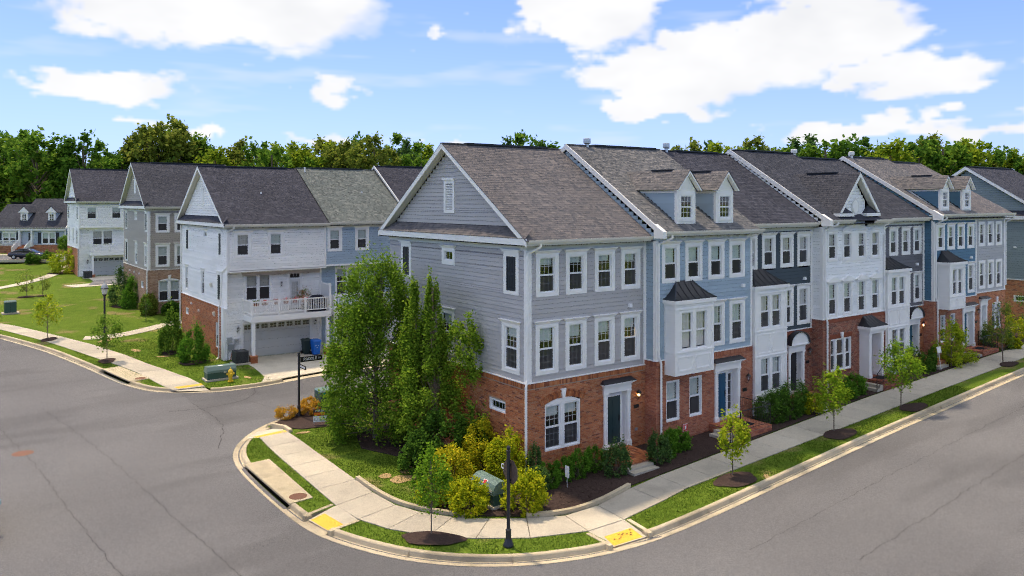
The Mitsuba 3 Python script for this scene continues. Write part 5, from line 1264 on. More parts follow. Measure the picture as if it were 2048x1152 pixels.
def garage(parent, fr, u0, u1, z0, z1):
    g = num(f'{parent}__garage_door'); put(g + '__casing', boxes([fr.b(u0 - .16, u0, -.1, .035, z0, z1 + .18), fr.b(u1, u1 + .16, -.1, .035, z0, z1 + .18), fr.b(u0, u1, -.1, .035, z1, z1 + .18)]), 'm_trim')
    rows = 4; h = (z1 - z0) / rows
    for i in range(rows):
        za, zb = z0 + i * h, z0 + (i + 1) * h - .012
        if i < 3: put(g + '__section', boxes([fr.b(u0, u1, -.11, -.07, za, zb)]), 'm_garage')
        n = 8; w = (u1 - u0) / n
        if i == 3:
            hl = []
            for j in range(n):
                a, b = u0 + j * w + .08, u0 + (j + 1) * w - .08; hl.append((a, b, za + .20, zb - .07))
                put(g + '__light', boxes([fr.b(a, b, -.10, -.085, za + .20, zb - .07)]), 'm_car_glass'); put(g + '__grille', boxes([fr.b((a + b) / 2 - .012, (a + b) / 2 + .012, -.085, -.06, za + .20, zb - .07), fr.b(a, b, -.085, -.06, (za + zb) / 2 + .053, (za + zb) / 2 + .075)]), 'm_garage')
            put(g + '__section', boxes([fr.b(a, b, -.11, -.07, p, q) for a, b, p, q in cut_rows([(za, zb)], lambda z: (u0, u1), hl)]), 'm_garage')
        else:
            q = []
            for j in range(n):
                a, b = u0 + j * w + .06, u0 + (j + 1) * w - .06
                q += [fr.b(a, b, -.07, -.06, za + .07, za + .10), fr.b(a, b, -.07, -.06, zb - .10, zb - .07), fr.b(a, a + .03, -.07, -.06, za + .1, zb - .1), fr.b(b - .03, b, -.07, -.06, za + .1, zb - .1)]
            put(g + '__panel_moulding', boxes(q), 'm_garage')
    return (u0 - .1, u1 + .1, z0 - .1, z1 + .1)


def gable_end(t, x, yF, yB, zs, sid, pal, roofm, side_holes, brick_holes, zb, seed, geo=False, zbase=0., yb0=None, vent=True, z_r=4.16, limit=300):
    """left gable wall with skirt roof, rakes and soffits, as on the corner house"""
    fl = Fr('left', x); ym = (yF + yB) / 2; zr = 9.37 + zs + z_r; sl = (zr - 9.37 - zs) / (ym - yF + .48)
    siding(t + '__side_siding', fl, (yF + .12, yB - .1), zb + .05, 8.97 + zs, side_holes, sid, seed=seed, limit=limit)
    if geo: bricks(t + '__side_brickwork', fl, yb0 if yb0 is not None else yF, yB, zbase - .3, zb, brick_holes, pal, 200, seed, d=.03)
    else: flatwall(t, fl, yb0 if yb0 is not None else yF, yB, zbase - .3, zb, brick_holes, f'm_{pal}_brickwall', 'side_brickwork', d=.03)
    put(t + '__water_table', boxes([(x - .075, x, yF - .03, yB + .03, zb, zb + .045)]), 'm_trim')
    put(t + '__corner_board', boxes([(x - .032, x, yF - .03, yF + .12, zb + .045, 9. + zs)]), 'm_trim'); put(t + '__corner_board', boxes([(x - .032, x, yB - .1, yB + .02, zb + .045, 9. + zs)]), 'm_trim')
    put(t + '__frieze', boxes([fl.b(yF, yB, 0, .035, 8.96 + zs, 9.17 + zs)]), 'm_trim_b'); put(t + '__eave_soffit', boxes([fl.b(yF - .46, yB + .46, .036, .34, 9.17 + zs, 9.2 + zs)]), 'm_soffit')
    put(t + '__fascia', boxes([fl.b(yF - .475, yB + .475, .34, .375, 9.19 + zs, 9.45 + zs)]), 'm_trim')
    put(num(t + '__skirt_roof'), courses(yF - .45, yB + .45, x - .395, 9.455 + zs, x, 9.88 + zs, .125, axis='y'), roofm, uniq=False)
    gz = lambda z: (yF - .48 + (z - 9.36 - zs + .3) / sl, yB + .48 - (z - 9.36 - zs + .3) / sl)
    siding(t + '__gable', fl, gz, 9.9 + zs, zr - .32, [], sid, seed=seed + 1, limit=60, joints=9)
    rake(t, fl, yF - .48, yB + .48, 9.37 + zs, ym, zr, .25, .35, .39)
    put(t + '__rake_soffit', fl.poly([(yF - .45, 9.15 + zs), (ym, zr - .24), (yB + .45, 9.15 + zs), (yB + .45, 9.2 + zs), (ym, zr - .19), (yF - .45, 9.2 + zs)], 0, .35), 'm_soffit')
    if vent: put(t + '__gable_vent', boxes([fl.b(ym - .42, ym + .32, 0, .04, 10.6 + zs, 11.85 + zs), fl.b(ym - .5, ym + .4, 0, .1, 11.85 + zs, 11.93 + zs)] + [fl.b(ym - .3, ym + .2, .04, .06, z + zs, z + .045 + zs) for z in np.arange(10.72, 11.75, .09)]), 'm_trim')
    return zr, ym


# white end house with balcony and garage
t = num('townhouse'); lab(t, 'white end house with a red-flowered balcony over its garage', 'house', 'houses of the left row')
X0, YF, YL = -3.05, 29.4, 30.3; core(t, X0 + .6, 3.9, YL + .6, 41.3, 9.1); fl = Fr('left', X0); fr = Fr('front', YF); fw = Fr('front', YL)
sh = [shutter(t, fl, 30.85, 31.35, 7.25, 8.72), shutter(t, fl, 39.7, 40.3, 7.25, 8.72), window(t, fl, 34.45, 35.2, 8.36, 8.72, (1, 1), 1, dbl=False, blind=0, screen=False, head=.2, side=.14)]
sh += [window(t, fl, 39.85, 40.5, 4.15, 5.83, (3, 3), side=.15, blind=.4, head=.18), window(t, fl, 35.1, 35.8, 4.15, 5.83, (3, 3), side=.15, blind=.4, head=.18), shutter(t, fl, 31.0, 31.6, 4.15, 5.85)]
bh = [bare_window(t, fl, 39.6, 40.35, 2.2, 2.6, 1, (1, 1), dbl=False, blind=0, screen=False, cols=2, sill='red')]
bh.append(bare_window(t, fl, 31.45, 32.05, .8, 2.5, 1, (1, 1), cols=1, blind=0, frame=.02, sill='red'))
zr, ym = gable_end(t, X0, YF, 41.7, 0, 'white_warm', 'red', 'm_roof_dark', sh, bh, 3.66, 102, True, 0., 30.86, limit=120)
fh = [window(t, fr, -2.40, -1.63, 7.25, 8.67, (2, 2), blind=.5, bm='m_curtain'), window(t, fr, -.12, .64, 7.25, 8.67, (2, 2), blind=.5)]
siding(t + '__front_siding', fr, (X0 + .14, 3.82), 6.24, 8.97, fh, 'white_warm', seed=104, limit=150)
put(t + '__corner_board', boxes([fr.b(X0 - .03, X0 + .14, 0, .032, 6.2, 9.0), fr.b(3.82, 3.95, -.1, .035, 6.2, 9.0)]), 'm_trim')
put(t + '__overhang', boxes([(X0, 3.95, YF - .02, YL, 6.12, 6.20)]), 'm_trim'); put(t + '__overhang', boxes([(X0, X0 + .05, YF, YL + .7, 6.14, 9.1)]), 'm_inside')
lh = [bare_window(t, fw, -1.5, .16, 4.05, 5.86, 2, (1, 1), cols=1, mull=.14, frame=.1, blind=.5, bm='m_curtain', low_muntin=False)]
lh.append(garage(t, fw, -1.7, 3.1, .06, 2.42))
# balcony door
lh.append((1.5, 2.42, 3.2, 5.9)); bd = num(t + '__balcony_door'); put(bd + '__casing', boxes([fw.b(1.46, 1.58, -.05, .03, 3.25, 5.9), fw.b(2.34, 2.46, -.05, .03, 3.25, 5.9), fw.b(1.58, 2.34, -.05, .03, 5.78, 5.9), fw.b(1.58, 2.34, -.05, .03, 5.33, 5.42)]), 'm_trim'); put(bd + '__slab', boxes([fw.b(1.58, 2.34, -.09, -.06, 3.25, 3.5), fw.b(1.58, 1.70, -.09, -.06, 3.5, 5.33), fw.b(2.22, 2.34, -.09, -.06, 3.5, 5.33), fw.b(1.70, 2.22, -.09, -.06, 5.2, 5.33)]), 'm_door_white')
glazing(num(bd + '__light'), fw, 1.70, 2.22, 3.5, 5.2, (5, 1), 3, d=-.05, blind=.98, screen=False, dbl=False, bm='m_blind_w', fw=.02, mun='m_sash'); glazing(num(bd + '__transom'), fw, 1.58, 2.34, 5.42, 5.78, (1, 1), 3, d=-.03, blind=0, screen=False, dbl=False, fw=.03, mun='m_sash')
siding(t + '__lower_siding', fw, (X0 + .14, 3.80), .05, 6.12, lh, 'white_warm', seed=106, limit=250)
put(t + '__corner_board', boxes([fw.b(X0 - .03, X0 + .14, -.02, .032, 0, 6.12), fw.b(3.80, 3.95, -.1, .032, 0, 6.12)]), 'm_trim'); put(t + '__lower_side', boxes([(X0 - .012, X0 + .03, YL, 30.86, 0, 3.66)]), 'm_white_warm_1'); put(t + '__lower_side', boxes([(X0 - .02, X0 + .03, YF + .1, YL + .7, 3.7, 6.2)]), 'm_white_warm_1')
cornice(t, fr, X0, 3.95, 0, gx=(X0 - .3, 4.05))
roof_pair(t, X0 - .40, 3.98, YF - .52, 9.345, ym, zr, 'm_roof_dark', False, (-2.2, 3.2), seed=108)
put(t + '__downspout', tube([(X0 + .3, YF - .5, 9.27), (X0 + .3, YF - .5, 9.12), (X0 - .03, YF - .06, 8.85), (X0 - .03, YF - .06, 6.5), (X0 - .09, 30.4, 6.1), (X0 - .09, 30.75, 3.9), (X0 - .12, 31.0, 3.6), (X0 - .12, 31.0, .2), (X0 - .3, 30.9, .1)], .05, 8), 'm_trim'); put(t + '__downspout', tube([(X0 - .09, 41.75, 9.1), (X0 - .09, 41.75, 3.9), (X0 - .12, 41.8, 3.6), (X0 - .12, 41.8, .6)], .05, 8), 'm_trim')
BAL = balcony(t, -1.75, 3.95, 28.45, YL, 3.18, [(-1.55, .10), (3.72, .12)]); lab(BAL, 'white balcony with balusters and a row of red flowers')
aw = num(t + '__awning'); put(aw, cyl((-1.85, YL - .16, 6.0), (3.75, YL - .16, 6.0), .09, .09, 10), 'm_awning', uniq=False); put(aw + '__valance', boxes([(x, x + .10, YL - .27, YL - .25, 5.78, 6.0) for x in np.arange(-1.85, 3.7, .105)]), 'm_awning'); put(aw + '__box', boxes([(-1.9, 3.8, YL - .28, YL, 6.03, 6.11)]), 'm_trim')
lantern(t, fw, -2.1, 2.1, s=.85); lantern(t, fw, 3.45, 2.15, s=.85); lantern(t, fw, .95, 5.05, s=.75)
for y, z in ((38.55, 3.1), (36.4, 2.8)): vent_hood(t, fl, y, z)
for y, z in ((33.1, 5.0), (32.3, 3.05)):
    k = num(t + '__alarm_horn'); put(k, boxes([fl.b(y - .14, y + .14, .02, .1, z - .16, z + .16), fl.b(y - .18, y + .02, .1, .2, z - .05, z + .14)]), 'm_gutter', uniq=False)
for x, y, z, kind in ((.17, 32.3, 11.2, 'a'), (1.31, 32.3, 11.14, 'b'), (2.48, 32.3, 11.05, 'c')):
    k = num(t + '__roof_vent')
    if kind == 'a': put(k, cyl((x, y, z - .15), (x, y, z + .42), .06, .06, 10), 'm_white', uniq=False)
    elif kind == 'b': put(k, boxes([(x - .16, x + .16, y - .18, y + .12, z - .1, z + .12)]), 'm_shutter', uniq=False)
    else: put(k, join([cyl((x, y, z - .15), (x, y, z + .16), .08, .08, 10), cyl((x, y, z + .12), (x + .1, y - .16, z + .10), .08, .07, 10)]), 'm_galv', uniq=False)
# privacy panel, grill, flower boxes, meters
b = BAL + '__privacy_panel'; put(b, boxes([(3.86, 3.90, 28.55, 30.2, 3.25, 4.95)]), 'm_trim_b'); put(b + '__frame', boxes([(3.82, 3.94, 28.46, 28.58, 3.15, 5.1), (3.82, 3.94, 30.12, 30.22, 3.15, 5.1), (3.84, 3.92, 28.58, 30.12, 4.95, 5.02)]), 'm_trim')
put('gas_grill', join([lathe([(.0, 1.02), (.25, 1.0), (.42, .88), (.46, .6), (.48, 0)], (0, 0, 0), 12)]), 'm_cover', smooth=40) if False else None
gg = put('gas_grill', (np.array(lathe([(.0, 1.12), (.28, 1.10), (.44, .95), (.50, .6), (.53, 0)], (0, 0, 0), 14)[0]) * [1.35, .75, 1] + [3.05, 28.95, 3.16], lathe([(.0, 1.12), (.28, 1.10), (.44, .95), (.50, .6), (.53, 0)], (0, 0, 0), 14)[1]), 'm_cover', smooth=40); lab(gg, 'covered dark gas grill on the white balcony', 'grill'); put(gg + '__knob', boxes([(2.6 + i * .2, 2.66 + i * .2, 28.48, 28.56, 4.18, 4.26) for i in range(4)]), 'm_black')
mk = num('utility_meters'); lab(mk, 'grey utility meters and conduits on the wall beside the white garage', 'meter')
put(mk + '__panel', boxes([(-2.85, -2.5, YL - .16, YL - .03, 1.25, 1.62), (-2.35, -2.05, YL - .18, YL - .03, 1.2, 1.5)]), 'm_meter'); put(mk + '__box', boxes([(-2.72, -2.38, YL - .22, YL - .03, .75, 1.15)]), 'm_galv'); put(mk + '__dial', join([cyl((-2.66, YL - .16, 1.42), (-2.66, YL - .26, 1.42), .10, .09, 12), cyl((-2.2, YL - .18, 1.36), (-2.2, YL - .28, 1.36), .09, .08, 12)]), 'm_pane'); put(mk + '__conduit', tube([(-2.78, YL - .06, .05), (-2.78, YL - .06, 1.3)], .03, 6), 'm_galv'); put(mk + '__conduit', tube([(-2.6, YL - .06, .05), (-2.45, YL - .06, .8)], .025, 6), 'm_terracotta')
a = num('air_conditioner'); lab(a, 'dark grey air conditioner on a pad beside the white garage', 'air conditioner')


def condenser(a, x, y, z, w=.86, h=.85):
    put(a + '__pad', boxes([(x - w / 2 - .12, x + w / 2 + .12, y - w / 2 - .12, y + w / 2 + .12, z - .1, z + .06)]), 'm_concrete'); put(a + '__cabinet', boxes([(x - w / 2 + .04, x + w / 2 - .04, y - w / 2 + .04, y + w / 2 - .04, z + .06, z + h)]), 'm_black')
    q = []
    for i in range(14):
        u = -w / 2 + w * (i + .5) / 14; q += [(x + u - .018, x + u + .018, y - w / 2, y - w / 2 + .03, z + .1, z + h - .05), (x - w / 2, x - w / 2 + .03, y + u - .018, y + u + .018, z + .1, z + h - .05), (x + w / 2 - .03, x + w / 2, y + u - .018, y + u + .018, z + .1, z + h - .05)]
    put(a + '__louver', boxes(q), 'm_meter_dark'); put(a + '__rim', boxes([(x - w / 2, x + w / 2, y - w / 2, y - w / 2 + .06, z + h - .05, z + h), (x - w / 2, x + w / 2, y + w / 2 - .06, y + w / 2, z + h - .05, z + h), (x - w / 2, x - w / 2 + .06, y - w / 2 + .06, y + w / 2 - .06, z + h - .05, z + h), (x + w / 2 - .06, x + w / 2, y - w / 2 + .06, y + w / 2 - .06, z + h - .05, z + h)]), 'm_meter_dark')
    put(a + '__fan_guard', join([cyl((x, y, z + h - .02), (x, y, z + h), r_, r_, 20) for r_ in (.36,)]), 'm_black')


mat('m_meter_dark', (.055, .06, .065), .5, .4)
condenser(a, -2.32, 28.95, .05)
for (x, y, m, l) in ((2.95, 28.9, 'm_bin_blue', 'bright blue wheeled recycling bin in front of the garage'), (2.5, 29.5, 'm_bin_green', 'dark green wheeled bin behind the blue recycling bin')):
    k = num('wheeled_bin'); lab(k, l, 'bin'); zb = .06
    P = lambda s, z: [(x - .27 * s, y - .32 * s, z), (x + .27 * s, y - .32 * s, z), (x + .27 * s, y + .30 * s, z), (x - .27 * s, y + .30 * s, z)]
    put(k + '__body', hexa(P(.78, zb + .04) + P(1., zb + .95)), m); put(k + '__rim', boxes([(x - .30, x + .30, y - .35, y + .33, zb + .92, zb + .98)]), m); put(k + '__lid', hexa(P(1.12, zb + .985) + P(.95, zb + 1.07)), m); put(k + '__wheel', cyl((x - .3, y + .25, zb + .12), (x - .24, y + .25, zb + .12), .12, .12, 12), 'm_tyre'); put(k + '__wheel', cyl((x + .24, y + .25, zb + .12), (x + .3, y + .25, zb + .12), .12, .12, 12), 'm_tyre'); put(k + '__handle', cyl((x - .22, y + .36, zb + .95), (x + .22, y + .36, zb + .95), .02, .02, 6), m)
    if m == 'm_bin_blue': put(k + '__recycling_mark', join([prism([(x + .10 * math.cos(q) + .05 * math.cos(q + 1.6 + e), zb + .62 + .10 * math.sin(q) + .05 * math.sin(q + 1.6 + e)) for e in (0, 2.1, 4.2)], 'y', y - .308, y - .300) for q in (.5, 2.6, 4.7)]), 'm_white')

# pale blue-grey house next to it, and the dark roof beyond
t = num('townhouse'); lab(t, 'blue-grey house behind the big trees next to the white end house', 'house', 'houses of the left row')
core(t, 3.95, 10.6, YL + .6, 41.3, 9.1); fh = [window(t, fr, 4.24, 4.98, 7.45, 8.85, (2, 2), blind=.5), window(t, fr, 6.40, 7.12, 7.45, 8.85, (2, 2), blind=.5)]
siding(t + '__front_siding', fr, (3.95, 10.6), 6.36, 9.05, fh, 'blue_grey', seed=114, limit=120); put(t + '__overhang', boxes([(3.95, 10.6, YF - .03, YL, 6.24, 6.36)]), 'm_trim')
lh = [bare_window(t, fw, 5.15, 6.85, 4.0, 5.95, 2, (3, 3), mull=.14, frame=.14, blind=.3), garage(t, fw, 5.0, 9.8, .06, 2.42)]; siding(t + '__lower_siding', fw, (3.95, 10.6), .05, 6.24, lh, 'blue_grey', seed=115, limit=120)
cornice(t, fr, 3.95, 10.6, .06, gx=(4.05, 10.7)); roof_pair(t, 4.0, 10.72, YF - .52, 9.40, ym, zr + .06, 'm_roof_green', False, (5.2, 9.6)); balcony(t, 4.2, 9.9, 28.45, YL, 3.2, [(4.35, .1), (9.7, .1)])
for x, y, z, kind in ((4.5, 35.0, 13.2, 'a'), (7.16, 32.5, 11.5, 'b'), (8.13, 32.4, 11.3, 'a'), (9.16, 32.5, 11.35, 'c')):
    k = num(t + '__roof_vent')
    if kind == 'a': put(k, cyl((x, y, z - .15), (x, y, z + .42), .06, .06, 10), 'm_white', uniq=False)
    elif kind == 'b': put(k, boxes([(x - .16, x + .16, y - .18, y + .12, z - .1, z + .12)]), 'm_shutter', uniq=False)
    else: put(k, join([cyl((x, y, z - .15), (x, y, z + .16), .08, .08, 10), cyl((x, y, z + .12), (x + .1, y - .16, z + .10), .08, .07, 10)]), 'm_galv', uniq=False)
t = num('townhouse'); lab(t, 'dark roofed house behind the gable of the corner townhouse', 'house', 'houses of the left row'); core(t, 10.7, 17.5, 30, 41, 9.2)
flx = Fr('left', 10.68); gable_strip(t, 10.68, (YF - .9, 9.45, 35.3, 13.9), (YF - .52, 9.40), 'taupe', 121, span=lambda z: (YF - .5 + (z - 9.2) / .68, YF + .35 + (z - 9.2) / .68)); rake(t, flx, YF - 1.0, 71.6 - YF, 9.35, 35.3, 13.92, .2, .05, .1); roof_pair(t, 10.6, 18, YF - 1.0, 9.35, 35.3, 13.9, 'm_roof_dark', False, (11.6, 16.5))

# taupe house
t = num('townhouse'); lab(t, 'taupe house with tan brick base behind the white end house', 'house', 'houses of the left row'); X0, YF, zs = -3.9, 50.3, 1.1
core(t, X0 + .6, 4, YF + .6, 61, 10.1); fl = Fr('left', X0); fr = Fr('front', YF)
sh = [shutter(t, fl, 50.7, 51.25, 8.4, 9.85), shutter(t, fl, 59.9, 60.5, 8.4, 9.85), window(t, fl, 55.1, 55.9, 9.35, 9.8, (1, 1), 1, dbl=False, blind=0, screen=False, side=.15)]
sh += [window(t, fl, 50.8, 51.5, 5.3, 7.0, (3, 3), side=.15, blind=.4), window(t, fl, 55.0, 55.75, 5.3, 7.0, (3, 3), side=.15, blind=.4), shutter(t, fl, 59.7, 60.4, 5.3, 7.0)]
bh = [bare_window(t, fl, 52.1, 53.1, 3.2, 3.7, 1, (1, 1), dbl=False, blind=0, screen=False, cols=3)]
zr, ym = gable_end(t, X0, YF, 61.6, zs, 'taupe', 'tan', 'm_roof_char', sh, bh, 4.87, 132, False, 1.0, limit=80)
for y in (58.2, 56.0, 53.7): vent_hood(t, fl, y, 4.3)
fh = [window(t, fr, a, a + .78, z0, z1, rw, blind=.5) for a in (-3.08, -1.50, .1) for z0, z1, rw in ((8.33, 9.62, (2, 2)), (5.28, 6.95, (3, 3)))]
siding(t + '__front_siding', fr, (X0 + .2, 4.2), 4.92, 10.06, fh, 'taupe', seed=134, limit=120); hb = [bare_window(t, fr, -2.98, -1.28, 2.1, 3.85, 2, (2, 1), blind=.5)]
flatwall(t, fr, X0 - .03, 4.2, .8, 4.87, hb, 'm_tan_brickwall', 'brickwork', d=.03); wtable(t, fr, X0 - .07, 4.2, 4.87); put(t + '__corner_board', boxes([fr.b(X0 - .03, X0 + .2, 0, .035, 4.9, 10.1)]), 'm_trim')
put(t + '__tympanum', fr.poly([(-3.04 + 1.82 * s, 3.9 + .7 * s * (1 - s)) for s in np.linspace(0, 1, 11)], 0, .05), 'm_trim'); put(t + '__keystone', fr.poly([(-2.2, 4.03), (-2.06, 4.03), (-1.98, 4.38), (-2.28, 4.38)], 0, .12), 'm_trim')
cornice(t, fr, X0, 4.2, zs, gx=(X0 - .3, 4.3)); roof_pair(t, X0 - .4, 4.4, YF - .52, 9.345 + zs, ym, zr, 'm_roof_char', False, (-2.6, 3.4))
put(t + '__downspout', tube([(X0 + .02, YF - .09, 9.9), (X0 + .02, YF - .09, 5.1), (X0 - .1, YF - .12, 4.8), (X0 - .1, YF - .12, 1.2)], .05, 8), 'm_trim')

# far white house
t = num('townhouse'); lab(t, 'far white house with a red brick side beyond the taupe house', 'house', 'houses of the left row'); X0, YF, zs = -5.2, 83., 1.6; YL = YF + .75
core(t, X0 + .6, 4, YL + .6, 93, 10.6); fl = Fr('left', X0); fr = Fr('front', YF); fw = Fr('front', YL)
sh = [shutter(t, fl, 84, 84.7, 8.85, 10.3), shutter(t, fl, 91.9, 92.6, 8.85, 10.3), window(t, fl, 87.6, 88.4, 9.8, 10.3, (1, 1), 1, dbl=False, blind=0, screen=False, side=.15), shutter(t, fl, 84.2, 84.9, 5.8, 7.4), window(t, fl, 87.6, 88.4, 5.8, 7.4, (1, 1), 1, side=.15, blind=.4), window(t, fl, 91.4, 92.2, 5.8, 7.4, (1, 1), 1, side=.15, blind=.4)]
zr, ym = gable_end(t, X0, YF, 93.6, zs, 'white_warm', 'red', 'm_roof_dark', sh, [], 5.25, 142, False, 1.6, yb0=YL + .2, vent=False, limit=60)
fh = [window(t, fr, a, a + .95, 8.9, 10.25, (2, 2), blind=.4, side=.16) for a in (-4.3, -1.6, 1.2)]; siding(t + '__front_siding', fr, (X0 + .14, 4.5), 7.9, 10.57, fh, 'white_warm', seed=144, limit=60)
put(t + '__corner_board', boxes([fr.b(X0 - .03, X0 + .16, 0, .035, 7.8, 10.6)]), 'm_trim'); put(t + '__overhang', boxes([(X0, 4.5, YF - .02, YL, 7.75, 7.9)]), 'm_trim'); put(t + '__overhang', boxes([(X0 - .015, X0 + .05, YF, YL + .5, 5.25, 10.5)]), 'm_white_warm_1'); put(t + '__overhang', boxes([(X0 - .01, X0 + .05, YL, YL + .5, 1.7, 5.25)]), 'm_white_warm_0')
lh = [bare_window(t, fw, -3.6, -1.45, 5.55, 7.35, 2, (1, 1), cols=1, mull=.14, blind=.5, bm='m_curtain'), garage(t, fw, -3.65, 1.2, 1.75, 4.05), (.6, 1.5, 4.9, 7.4)]; siding(t + '__lower_siding', fw, (X0 + .1, 4.5), 1.7, 7.75, lh, 'white_warm', seed=145, limit=60)
put(t + '__balcony_door', boxes([fw.b(.6, 1.5, -.06, 0, 4.9, 7.4)]), 'm_door_white'); put(t + '__balcony_door__transom', boxes([fw.b(.7, 1.4, 0, .01, 7.0, 7.3)]), 'm_car_glass')
cornice(t, fr, X0, 4.5, zs, gx=(X0 - .3, 4.6)); roof_pair(t, X0 - .4, 4.9, YF - .52, 9.345 + zs, ym, zr, 'm_roof_dark', False, (-4, 4)); balcony(t, -4.05, 1.9, YL - 1.9, YL, 4.85, [(-3.85, 1.72), (1.7, 1.75)]); lantern(t, fw, -4.2, 3.6)
for x, y, z in ((-.8, 85.9, 12.7), (.9, 85.9, 12.9)): put(t + '__roof_vent', cyl((x, y, z - .2), (x, y, z + .35), .09, .09, 8), 'm_white')
put(t + '__roof_vent', boxes([(-1.3, -.8, 85.9, 86.3, 12.8, 13.05)]), 'm_galv')
a = num('air_conditioner'); lab(a, 'dark air conditioner beside the far white garage', 'air conditioner'); condenser(a, -4.4, 82.0, 1.75)

# small house far left, standing square to the view
t = num('cottage'); lab(t, 'small grey cottage with two white dormers across the far street', 'house')
XF[0] = (np.column_stack([RGT, FWD, [0, 0, 1]]), np.array([CAM[0], CAM[1], 0]) + FWD * 128 + RGT * (-78.4))
fr = Fr('front', 0.); z0 = 2.9
core(t, -6, 7.5, .5, 9, 6.7, 2.5)
hs = [window(t, fr, -4.2, -3.3, 4.3, 5.9, (1, 1), 1, side=.1, blind=.5), window(t, fr, -3.1, -2.2, 4.3, 5.9, (1, 1), 1, side=.1, blind=.5), window(t, fr, 2.2, 3.1, 4.2, 5.9, (1, 1), 1, side=.1, blind=.5), window(t, fr, 3.3, 4.2, 4.2, 5.9, (1, 1), 1, side=.1, blind=.5)]
hs.append((-1.2, .4, 3.7, 6.1))
siding(t + '__front_siding', fr, (-6, 6.0), 4.0, 6.6, hs, 'cape_grey', seed=151, limit=40); flatwall(t, fr, -6, 6.0, 2.5, 4.0, [], 'm_red_brickwall')
for a in (-4.95, -2.05, 1.45, 4.4): put(t + '__shutter', boxes([fr.b(a, a + .5, 0, .05, 4.2, 6.0)]), 'm_shutter')
put(t + '__door', boxes([fr.b(-.1, .3, -.1, 0, 3.8, 5.9)]), 'm_door_black'); put(t + '__porch_wall', boxes([fr.b(-1.2, .4, -.2, -.1, 3.7, 6.1)]), 'm_cape_grey_2')
for a in (-1.45, .55): put(t + '__column', boxes([fr.b(a, a + .22, 0, .5, 3.7, 6.3)]), 'm_trim')
put(t + '__frieze', boxes([fr.b(-6.2, 6.1, 0, .5, 6.3, 6.6)]), 'm_trim_b'); put(t + '__corner_board', boxes([fr.b(5.8, 6.02, 0, .04, 4, 6.5)]), 'm_trim'); gutter(t, -6.3, 6.2, -.52, 6.75)
for i in range(5): put(t + '__step', boxes([(-1.3, .5, -.5 - .3 * (i + 1), -.5 - .3 * i, 2.6, 3.75 - .2 * i)]), 'm_red_brick_0')
for a in (-1.5, .5): put(t + '__stair_rail', hexa([(a, -2.2, 2.7), (a + .1, -2.2, 2.7), (a + .1, -.4, 3.8), (a, -.4, 3.8), (a, -2.2, 3.7), (a + .1, -2.2, 3.7), (a + .1, -.4, 4.9), (a, -.4, 4.9)]), 'm_trim')
put(t + '__porch_rail', boxes([(x, x + .05, -.5, -.45, 3.8, 4.7) for x in np.arange(-5.9, -1.6, .16)] + [(-6, -1.5, -.52, -.43, 4.7, 4.78)]), 'm_trim')
put(t + '__roof', courses(-6.4, 2.4 - 4.6, -.6, 6.7, 4.6, 10.6, .2), 'm_roof_char'); put(t + '__roof', courses(-2.3, 6.3, -.6, 6.7, 5.6, 11.5, .2), 'm_roof_char'); put(t + '__roof', courses(-6.4, 6.3, 10.5, 6.7, 5.2, 10.9, .3), 'm_roof_char')
put(t + '__gable_wall', prism([(0, 4), (9.5, 4), (9.5, 6.8), (5.3, 11.2), (0, 6.6)], 'x', 5.95, 6.05), 'm_deep_blue_1'); put(t + '__rake_board', prism([(-.6, 6.5), (5.6, 11.3), (5.6, 11.6), (-.6, 6.8)], 'x', 6.26, 6.36), 'm_trim'); put(t + '__wing', boxes([(6.05, 12, 1.5, 8, 2.5, 6.6)]), 'm_cape_grey_1')
for a in (-1.4, 4.1 - 1.0):
    d = num(t + '__dormer'); put(d + '__face', boxes([(a - .6, a + .6, 1.0, 1.06, 7.4, 9.2)]), 'm_trim'); put(d + '__window', boxes([(a - .3, a + .3, .97, 1.0, 7.7, 8.9)]), 'm_car_glass'); put(d + '__grille', boxes([(a - .03, a + .03, .95, .97, 7.7, 8.9), (a - .3, a + .3, .95, .97, 8.25, 8.35), (a - .3, a + .3, .95, .97, 7.95, 8.0), (a - .3, a + .3, .95, .97, 8.6, 8.65)]), 'm_trim')
    put(d + '__cheek', prism([(1.06, 7.4), (3.2, 9.2), (1.06, 9.2)], 'x', a - .6, a + .6), 'm_cape_grey_1'); put(d + '__pediment', prism([(a - .95, 9.2), (a + .95, 9.2), (a, 10.15)], 'y', .8, 1.06), 'm_trim')
    for sg in (-1, 1): put(d + '__roof', courses(.75, 4.2, a + sg * 1.0, 9.2, a, 10.25, axis='y'), 'm_roof_char')
put(t + '__eave_light', boxes([(2.5, 2.6, -.6, -.5, 2.9, 3.0)]), 'm_white')
XF[0] = None

# ---------------------------------------------------------------- street furniture and other things
def text_on(s, h, o, right, up, m=None, depth=.004, bold=True):
    v, f = text3d(s, h, depth, bold); r, u = np.array(right, float), np.array(up, float); n = np.cross(r, u)
    return v[:, :1] * r + v[:, 1:2] * u + v[:, 2:3] * n + np.array(o, float), f


def pole(k, x, y, h, r=.055, z=None):
    z = float(G(x, y)) if z is None else z
    put(k + '__base', lathe([(.17, 0), (.17, .06), (.14, .10), (.11, .22), (.085, .26), (.085, .50), (.095, .52), (r, .56)], (x, y, z), 20), 'm_blackmetal', smooth=40)
    put(k + '__shaft', lathe([(r, .5), (r, h - .22), (r * 1.3, h - .2), (r * 1.3, h - .15), (r * .8, h - .13)], (x, y, z), 16), 'm_blackmetal', smooth=40)
    put(k + '__finial', lathe([(r * .8, h - .13), (r * 1.15, h - .09), (r * 1.2, h - .05), (r * .8, h - .02), (0, h + .02)], (x, y, z), 12), 'm_blackmetal', smooth=50)


